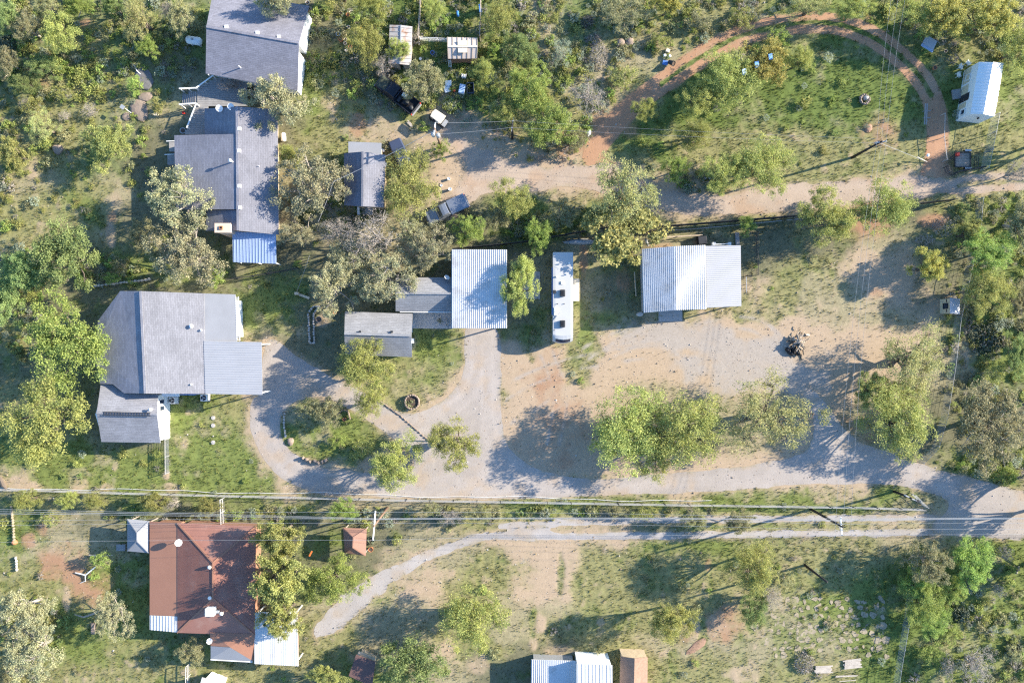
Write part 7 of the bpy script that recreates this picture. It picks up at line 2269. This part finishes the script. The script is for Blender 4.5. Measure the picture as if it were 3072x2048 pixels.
# fire pit and picnic furniture
fp = stone_line('fire_pit', 'round rock fire pit with a pale slab, on the upper field', ring_pts(2592, 300, 13, 12), 0.35, 0.4, 0.38, 'stone', 'fire pit', 21, 1, 0.3)
boulder('pale flat slab leaning on the fire pit', 2598, 294, 9, 8, 0.5, 'greystone', 22)
pk = thing('picnic_bench', 'narrow grey picnic bench in the cabin shadow', 'bench', base_of((2778, 335)))
for du in (-2.6, 2.6):
    MB().beam(P(2779 + du, 311, 0.72), P(2776 + du, 374, 0.72), 0.14, 0.05).build('plank', M['greywood'], pk)
for v in (333, 353):
    MB().beam(P(2771, v + 1, 0.45), P(2791, v, 0.45), 0.08, 0.06).build('cross_leg', M['greywood'], pk)
    for u in (2772, 2790):
        q = P(u, v, 0.3); MB().box((q.x, q.y, 0.22), (0.07, 0.07, 0.46)).build('leg', M['greywood'], pk)
sw = thing('garden_swing', 'grey canopied garden swing under the mustard-green tree', 'garden swing', base_of((2790, 135)))
MB().slab([P(2780, 105, 1.9), P(2812, 124, 1.9), P(2800, 150, 1.7), P(2768, 128, 1.7)], 0.04).build('canopy', M['galv'], sw)
MB().slab([P(2763, 137, 0.7), P(2797, 158, 0.7), P(2801, 150, 0.7), P(2767, 129, 0.7)], 0.06).build('bench_seat', M['paleblue'], sw)
for u, v in ((2778, 106), (2814, 126), (2800, 152), (2766, 130)):
    MB().beam(P(u, v, 0.0), P(u, v, 1.85), 0.07, 0.07).build('post', M['galv'], sw)
for lab, u, v, m in (('left of the blue panels hanging in the mustard-green tree', 2233, 216, 'paleblue'), ('middle blue panel hanging in the mustard-green tree', 2271, 194, 'blue'), ('right blue panel hanging in the mustard-green tree', 2312, 171, 'blue')):
    c = P(u, v, 4.6)
    o = MB().box((0, 0, 0), (0.55, 0.7, 0.04)).build('hanging_tarp', M[m], None, bevel=0.01)
    o.location = c; o.rotation_euler = (0.3, 0.2, 0.3)
    tag(o, lab, 'panel')
bucket('flower_pot', 'terracotta pot tipped in the grass above the cabin shadow', 2806, 203, 0.26, 0.4, 'terracotta', cat='pot')
bucket('flower_pot', 'small terracotta ring pot right of the garden swing', 2838, 153, 0.2, 0.2, 'freshwood', cat='pot')
# chairs at the cabin
def chair(label, u, v, rz, mat='white'):
    t = thing('garden_chair', label, 'chair', (0, 0, 0))
    MB().box((0, 0, 0.42), (0.5, 0.5, 0.05)).build('seat', M[mat], t)
    MB().box((-0.25, 0, 0.68), (0.05, 0.5, 0.5)).build('backrest', M[mat], t)
    for x in (-0.22, 0.22):
        for y in (-0.22, 0.22): MB().box((x, y, 0.2), (0.05, 0.05, 0.42)).build('leg', M[mat], t)
    for y in (-0.27, 0.27): MB().box((0, y, 0.6), (0.5, 0.05, 0.04)).build('armrest', M[mat], t)
    c = P(u, v, 0.5); t.location = (c.x, c.y, 0); t.rotation_euler = (0, 0, rz)
    return t
chair('white garden chair nearest the cabin porch corner', 2878, 224, 0.1)
chair('white garden chair at the top end of the cabin', 2884, 200, -0.3)
chair('white folding chair behind the cabin, topmost', 2906, 188, 0.9)
# junk in front of the greenhouse
open_bin('blue_bin', 'dark navy open bin right of the blue and white crate', 1411, 263, 0.85, 1.25, 0.6, 'bluepaint', 0.05)
crate('storage_crate', 'blue and white storage crate left of the navy bin', 1386, 266, (0.75, 1.15, 0.5), 'wallwhite', -0.2, lid='paleblue')
crate('storage_tub', 'pale blue tub with a clear lid near the small ladder', 1345, 250, (0.8, 0.7, 0.35), 'paleblue', 0.1, lid='wallwhite')
crate('plastic_sheet_bundle', 'crumpled pale plastic bundle below the pale blue tub', 1341, 266, (0.8, 0.9, 0.25), 'wallwhite', 0.3)
crate('red_can', 'red can between the plastic bundle and the blue crate', 1363, 271, (0.35, 0.3, 0.35), 'red', 0.4)
crate('red_jug', 'red jug lying under the grey-green tree by the pickup', 1288, 275, (0.3, 0.3, 0.3), 'orange', 0.2)
chair('white metal chair above the navy bin', 1392, 228, 1.5)
sl = thing('step_ladder', 'small white ladder leaning at the lower left corner of the greenhouse', 'ladder', base_of((1350, 195)))
for du in (-4, 4): MB().beam(P(1348 + du, 180, 1.6), P(1351 + du, 202, 0.05), 0.05, 0.05).build('rail', M['white'], sl)
for i in range(6):
    t = (i + 0.5) / 6
    MB().beam(P(1344 + 3 * t, 180 + 22 * t, 1.6 - 1.5 * t), P(1352 + 3 * t, 180 + 22 * t, 1.6 - 1.5 * t), 0.04, 0.04).build('rung', M['white'], sl)
tag(MB().tube([P(1352, 200, 0.1), P(1358, 225, 0.1), P(1360, 236, 0.1)], 0.05, 6).build('pale_pole', M['freshwood']), 'pale pole lying below the small white ladder', 'pole')
tyre('left of two tyres by the garden fence', 1271, 62, 0.36); tyre('right of two tyres by the garden fence', 1289, 62, 0.36)
tyre('tyre lying left of the rusty shed', 1142, 123, 0.33)
bucket('water_bucket', 'white bucket on the path left of the greenhouse', 1261, 176, 0.16, 0.35, 'wallwhite', None)
bucket('green_bucket', 'green tub in the shade left of the greenhouse', 1297, 158, 0.25, 0.35, 'blueside', 'soil', cat='tub')
c = P(1440, 27, 1.0)
tag(MB().box((c.x, c.y, 0.6), (0.25, 1.0, 1.2), 0.1).build('blue_board', M['blue']), 'blue board propped on the right garden fence', 'board')
c = P(1373, 40, 0.5)
tag(MB().box((c.x, c.y, 0.3), (0.3, 0.6, 0.6), 0.1).build('blue_drum', M['blue'], None, bevel=0.1), 'small blue drum in the garden between the fences', 'drum')
# pots and junk near the top house
for i, (lab, u, v, r, m) in enumerate([('brown pot at the corner of the top house', 928, 27, 0.3, 'terracotta'), ('pale pot above the brown one at the corner of the top house', 922, 8, 0.25, 'concrete'), ('dark pot on the gravel right of the top house', 1021, 38, 0.2, 'black'), ('terracotta pot, topmost by the feathery green tree', 1043, 44, 0.22, 'terracotta'), ('pale round pot right of the topmost terracotta pot', 1053, 36, 0.2, 'creamroof'),
    ('cream pot beside the feathery green tree', 1045, 81, 0.2, 'creamroof'), ('large terracotta pot, middle of the pot group', 1022, 118, 0.27, 'terracotta'), ('cream pot right of the large terracotta pot', 1036, 119, 0.2, 'creamroof'), ('pale pot below the cream pot', 1035, 130, 0.2, 'creamroof'), ('terracotta pot at the lower right of the pot group', 1050, 140, 0.22, 'terracotta'), ('white pot, lowest of the pot group', 1038, 151, 0.14, 'wallwhite'), ('blue-grey pot at the top of the pot group', 1014, 102, 0.26, 'paleblue'), ('small orange pot by the gate of the flower group', 1080, 82, 0.12, 'orange')]):
    bucket('flower_pot', lab, u, v, r, 0.36, m, cat='pot')
bucket('flower_pot', 'black ring pot above the dark parked car', 1165, 430, 0.28, 0.25, 'rubber', cat='pot')
bucket('white_bucket', 'white bucket with a dark shadow above the silver pickup', 1350, 567, 0.2, 0.45, 'wallwhite', None)
bucket('white_bucket', 'white bucket on the dirt verge above the other bucket', 1346, 536, 0.17, 0.35, 'wallwhite', None)
bucket('white_bucket', 'white bucket among the tyres under the yellow-green tree', 1324, 556, 0.15, 0.3, 'wallwhite', None)
tyre('tyre right of the yellow-green tree near the silver pickup', 1306, 566, 0.36)
tyre('tyre half under the yellow-green tree near the silver pickup', 1270, 556, 0.34)
bucket('yellow_pot', 'yellow pot by the porch of the blue-grey house', 1148, 636, 0.14, 0.3, 'freshwood', cat='pot')
crate('white_door', 'white board leaning on the porch of the blue-grey house', 1075, 632, (0.3, 1.0, 0.5), 'wallwhite', 0.05, cat='board')
crate('metal_case', 'white metal case at the top right corner of the blue-grey house', 1148, 451, (0.5, 0.35, 0.3), 'wallwhite', -0.3, cat='case')
# upper scrub barrel and bags
bucket('rusty_barrel', 'open barrel tipped in the scrub above the red track', 2010, 181, 0.32, 0.8, 'dark', 'soil', cat='barrel', tilt=(0.9, 0.3, 0.6))
crate('cream_box', 'cream box at the top of the barrel group', 2004, 151, (0.5, 0.45, 0.35), 'creamroof', -0.4)
crate('white_bag', 'left white bag beside the tipped barrel', 1995, 166, (0.4, 0.4, 0.3), 'wallwhite', 0.2, cat='bag', bevel=0.1)
crate('white_bag', 'right white bag beside the tipped barrel', 2010, 167, (0.35, 0.35, 0.3), 'wallwhite', 0.5, cat='bag', bevel=0.1)
crate('shallow_tray', 'blue-rimmed tray left of the tipped barrel', 1996, 188, (0.7, 0.6, 0.12), 'blueside', -0.2, cat='tray')
o = boulder('white curved tarp lump beside the gravel turnaround', 1766, 398, 7, 13, 0.5, 'white', 31, -0.25, 'tarp'); o.name = 'tarp_lump'
# deck corner and lawn things
bucket('red_can', 'red watering can on the grass below the deck stairs', 550, 338, 0.16, 0.35, 'red', None, cat='can')
bucket('bird_bath', 'pale bird bath in the left clearing', 465, 341, 0.22, 0.7, 'creamroof', 'concrete', cat='bird bath')
bucket('basin', 'blue-grey basin at the foot of the deck', 548, 392, 0.36, 0.4, 'galv', 'soil', cat='basin')
sgn = thing('yard_sign', 'pale sign on a long white post lying across the sandstone slab', 'sign', base_of((380, 330)))
MB().tube([P(376, 326, 1.2), P(394, 340, 0.1)], 0.04, 6).build('post', M['white'], sgn)
q = P(367, 321, 1.3); MB().box((q.x, q.y, 1.3), (0.55, 0.5, 0.05), -0.6).build('board', M['galv'], sgn)
tag(MB().tube([P(384, 181, 0.08), P(402, 197, 0.12), P(412, 215, 0.1), P(422, 223, 0.08)], 0.06, 6).build('white_branch', M['white']), 'long bleached branch on the ground in the upper left', 'branch')
tag(MB().tube([P(236, 52, 0.5), P(244, 32, 1.2), P(252, 16, 1.5)], 0.05, 6).build('dead_branch', M['deadwood']), 'thin dead branch above the red dirt patch', 'branch')
# driftwood trunk on the lower-left lawn
tag(MB().tube([P(226, 1717, 0.15), P(256, 1724, 0.3), P(276, 1708, 0.5), P(288, 1698, 0.7)], [0.06, 0.1, 0.09, 0.05], 6).tube([P(256, 1724, 0.3), P(256, 1742, 0.2), P(240, 1748, 0.1)], [0.07, 0.05, 0.03], 6).build('fallen_branch', M['white']), 'forked bleached branch on the lower-left lawn', 'branch')
tag(MB().tube([P(268, 1664, 0.3), P(300, 1668, 0.5), P(338, 1664, 0.4)], [0.08, 0.12, 0.06], 6).build('fallen_log', M['deadwood']), 'pale fallen trunk under the leafy shrub, lower left', 'trunk')
tag(MB().tube([P(224, 1842, 0.3), P(250, 1850, 0.5), P(275, 1842, 0.9), P(300, 1830, 1.4)], [0.05, 0.1, 0.12, 0.1], 6).build('dead_limb', M['palebark']), 'twisted pale limb reaching left from the windswept oak', 'limb')
crate('stone_trough', 'narrow pale trough below the windswept oak', 278, 1885, (0.5, 1.4, 0.25), 'stone', 0.0, cat='trough')
c = P(75, 1480, 1.5)
tag(MB().lathe([(0.03, 0), (0.03, 1.4), (0.3, 1.45), (0.3, 1.55), (0.02, 1.6)], 12, (c.x, c.y, 0)).build('yard_lamp', M['white']), 'white mushroom-topped yard lamp by the pipe fence at the left edge', 'lamp')
tag(MB().tube([P(0, 1430, 0.15), P(10, 1455, 0.2), P(20, 1466, 0.15)], [0.2, 0.28, 0.14], 8).build('old_log', M['bark']), 'dark log end on the left edge of the lawn above the fence', 'log')
# barn yard
c = P(1946, 738, 1.0)
tag(MB().tube([P(1937, 718, 2.2), P(1944, 736, 0.3)], 0.16, 10).build('flue_pipe', M['galv']), 'grey pipe sticking up at the top left corner of the barn', 'pipe')
lf = thing('barn_bracket', 'white two-ended metal bracket behind the barn lean-to', 'bracket', base_of((2163, 731)))
MB().beam(P(2142, 733, 0.8), P(2186, 732, 0.8), 0.12, 0.12).build('bar', M['white'], lf)
for u in (2140, 2187):
    q = P(u, 732, 0.5); MB().box((q.x, q.y, 0.42), (0.38, 0.38, 0.85)).build('end_block', M['white'], lf)
tag(MB().beam(P(2211, 697, 0.1), P(2213, 735, 0.1), 0.5, 0.08).build('wooden_ramp', M['greywood']), 'grey plank ramp behind the barn lean-to', 'ramp')
an = thing('antenna_mast', 'thin antenna mast at the lower right of the barn pen', 'antenna', base_of((2240, 855)))
MB().tube([P(2239, 853, 0.0), P(2239, 853, 3.0)], 0.04, 8).build('mast', M['galv'], an)
MB().beam(P(2239, 830, 2.8), P(2240, 878, 2.8), 0.05, 0.05).build('boom', M['galv'], an)
for v in (842, 854, 866): MB().beam(P(2229, v, 2.8), P(2250, v, 2.8), 0.03, 0.03).build('element', M['dark'], an)
bg_ = P(1905, 880, 0.3)
tag(MB().beam(P(1903, 815, 0.4), P(1908, 888, 0.2), 0.12, 0.1).build('leaning_post', M['freshwood']), 'long pale timber along the shaded side of the barn', 'timber')
crate('dark_hutch', 'dark hutch behind the barn below the rail', 2108, 720, (1.1, 1.0, 0.8), 'dark', 0.1, cat='hutch', lid='dark')
o = boulder('pale green tarp draped over the fence above the trailer', 1740, 725, 48, 10, 0.7, 'galv', 33, 0.0, 'tarp'); o.name = 'draped_tarp'
boulder('grey stone step at the lower left corner of the barn', 1920, 942, 11, 7, 0.25, 'greystone', 34)
# pots on the driveway island and by the cottage
bucket('flower_pot', 'terracotta pot in the curved border of the driveway island', 1033, 1258, 0.22, 0.36, 'terracotta', cat='pot')
bucket('flower_pot', 'small dark pot left of the terracotta one on the driveway island', 1007, 1254, 0.13, 0.25, 'black', cat='pot')
bucket('stone_urn', 'round stone urn in the patch by the stone-edged bed', 956, 958, 0.36, 0.5, 'stone', cat='urn')
bucket('flower_pot', 'tall clay pot above the patch by the stone-edged bed', 1004, 936, 0.24, 0.6, 'terracotta', cat='pot')
# near the pavilion
bucket('clay_pot', 'big clay pot right of the brown pavilion', 1112, 1648, 0.3, 0.5, 'terracotta', cat='pot')
tag(MB().box(tuple(P(932, 1660, 1.0)), (0.18, 0.7, 0.1), -0.5).build('orange_board', M['orange']), 'orange board in the yellow-olive tree by the red house', 'board')
crate('step_box', 'grey step at the left foot of the gazebo', 363, 1640, (0.9, 0.6, 0.3), 'greywood', 0.0, cat='step')
bird = thing('bird_feeder', 'white bird feeder pole in the grass right of the guy wire', 'bird feeder', base_of((2784, 466)))
q = P(2784, 466, 1.2)
MB().tube([(q.x, q.y, 0), (q.x, q.y, 1.2)], 0.03, 6).build('post', M['white'], bird)
MB().lathe([(0.05, 0), (0.2, 0.02), (0.2, 0.06), (0.02, 0.14)], 12, (q.x, q.y, 1.2)).build('tray', M['white'], bird)

# prickly pear clumps: pads as one foliage part
def cactus(label, u, v, r, n, seed):
    c = P(u, v, 0.4)
    t = thing('prickly_pear', label, 'cactus', (c.x, c.y, 0))
    rg = np.random.default_rng(seed)
    R_ = PX(r)
    k = 10
    vs, fs, tn = [], [], []
    for i in range(n):
        a = rg.uniform(0, 2 * np.pi); q = math.sqrt(rg.random())
        ctr = np.array([R_ * q * math.cos(a), R_ * q * math.sin(a), 0.25 + 0.6 * (1 - q) * rg.random()])
        nx = rg.normal(0, 1, 3); nx[2] *= 0.6; nx /= np.linalg.norm(nx)
        ax = np.cross(nx, [0.1, 0.2, 1]); ax /= np.linalg.norm(ax); bx = np.cross(nx, ax)
        s = rg.uniform(0.12, 0.2)
        b = len(vs)
        for side in (-1, 1):
            for j in range(k):
                th = 2 * np.pi * j / k
                vs.append(ctr + ax * s * math.cos(th) * 0.8 + bx * s * math.sin(th) * 1.15 + nx * 0.02 * side)
        fs.append(list(range(b, b + k))); fs.append(list(range(b + 2 * k - 1, b + k - 1, -1)))
        for j in range(k): fs.append([b + j, b + k + j, b + k + (j + 1) % k, b + (j + 1) % k])
        tn += [rg.random()] * (2 * k)
    me = bpy.data.meshes.new('pads')
    me.from_pydata([tuple(v_) for v_ in vs], [], fs); me.update()
    at = me.attributes.new('tint', 'FLOAT', 'POINT'); at.data.foreach_set('value', np.array(tn, np.float32))
    me.materials.append(M['cactus'])
    o = bpy.data.objects.new('foliage', me); COL.objects.link(o); o.parent = t; o['kind'] = 'stuff'
    MB().tube([(c.x, c.y, -0.05), (c.x, c.y, 0.4)], 0.12, 7).build('stem', M['bark'], t)
cactus('large dark prickly pear clump near the right edge', 2962, 1010, 52, 260, 1)
cactus('small dark prickly pear clump in the lower right grass', 2884, 1845, 26, 110, 2)
cactus('prickly pear patch in the upper-left corner', 25, 130, 30, 120, 3)
cactus('prickly pear among the brush on the lower right edge', 3040, 1950, 26, 80, 4)
cactus('prickly pear beside the brown pavilion', 1112, 1620, 14, 40, 5)
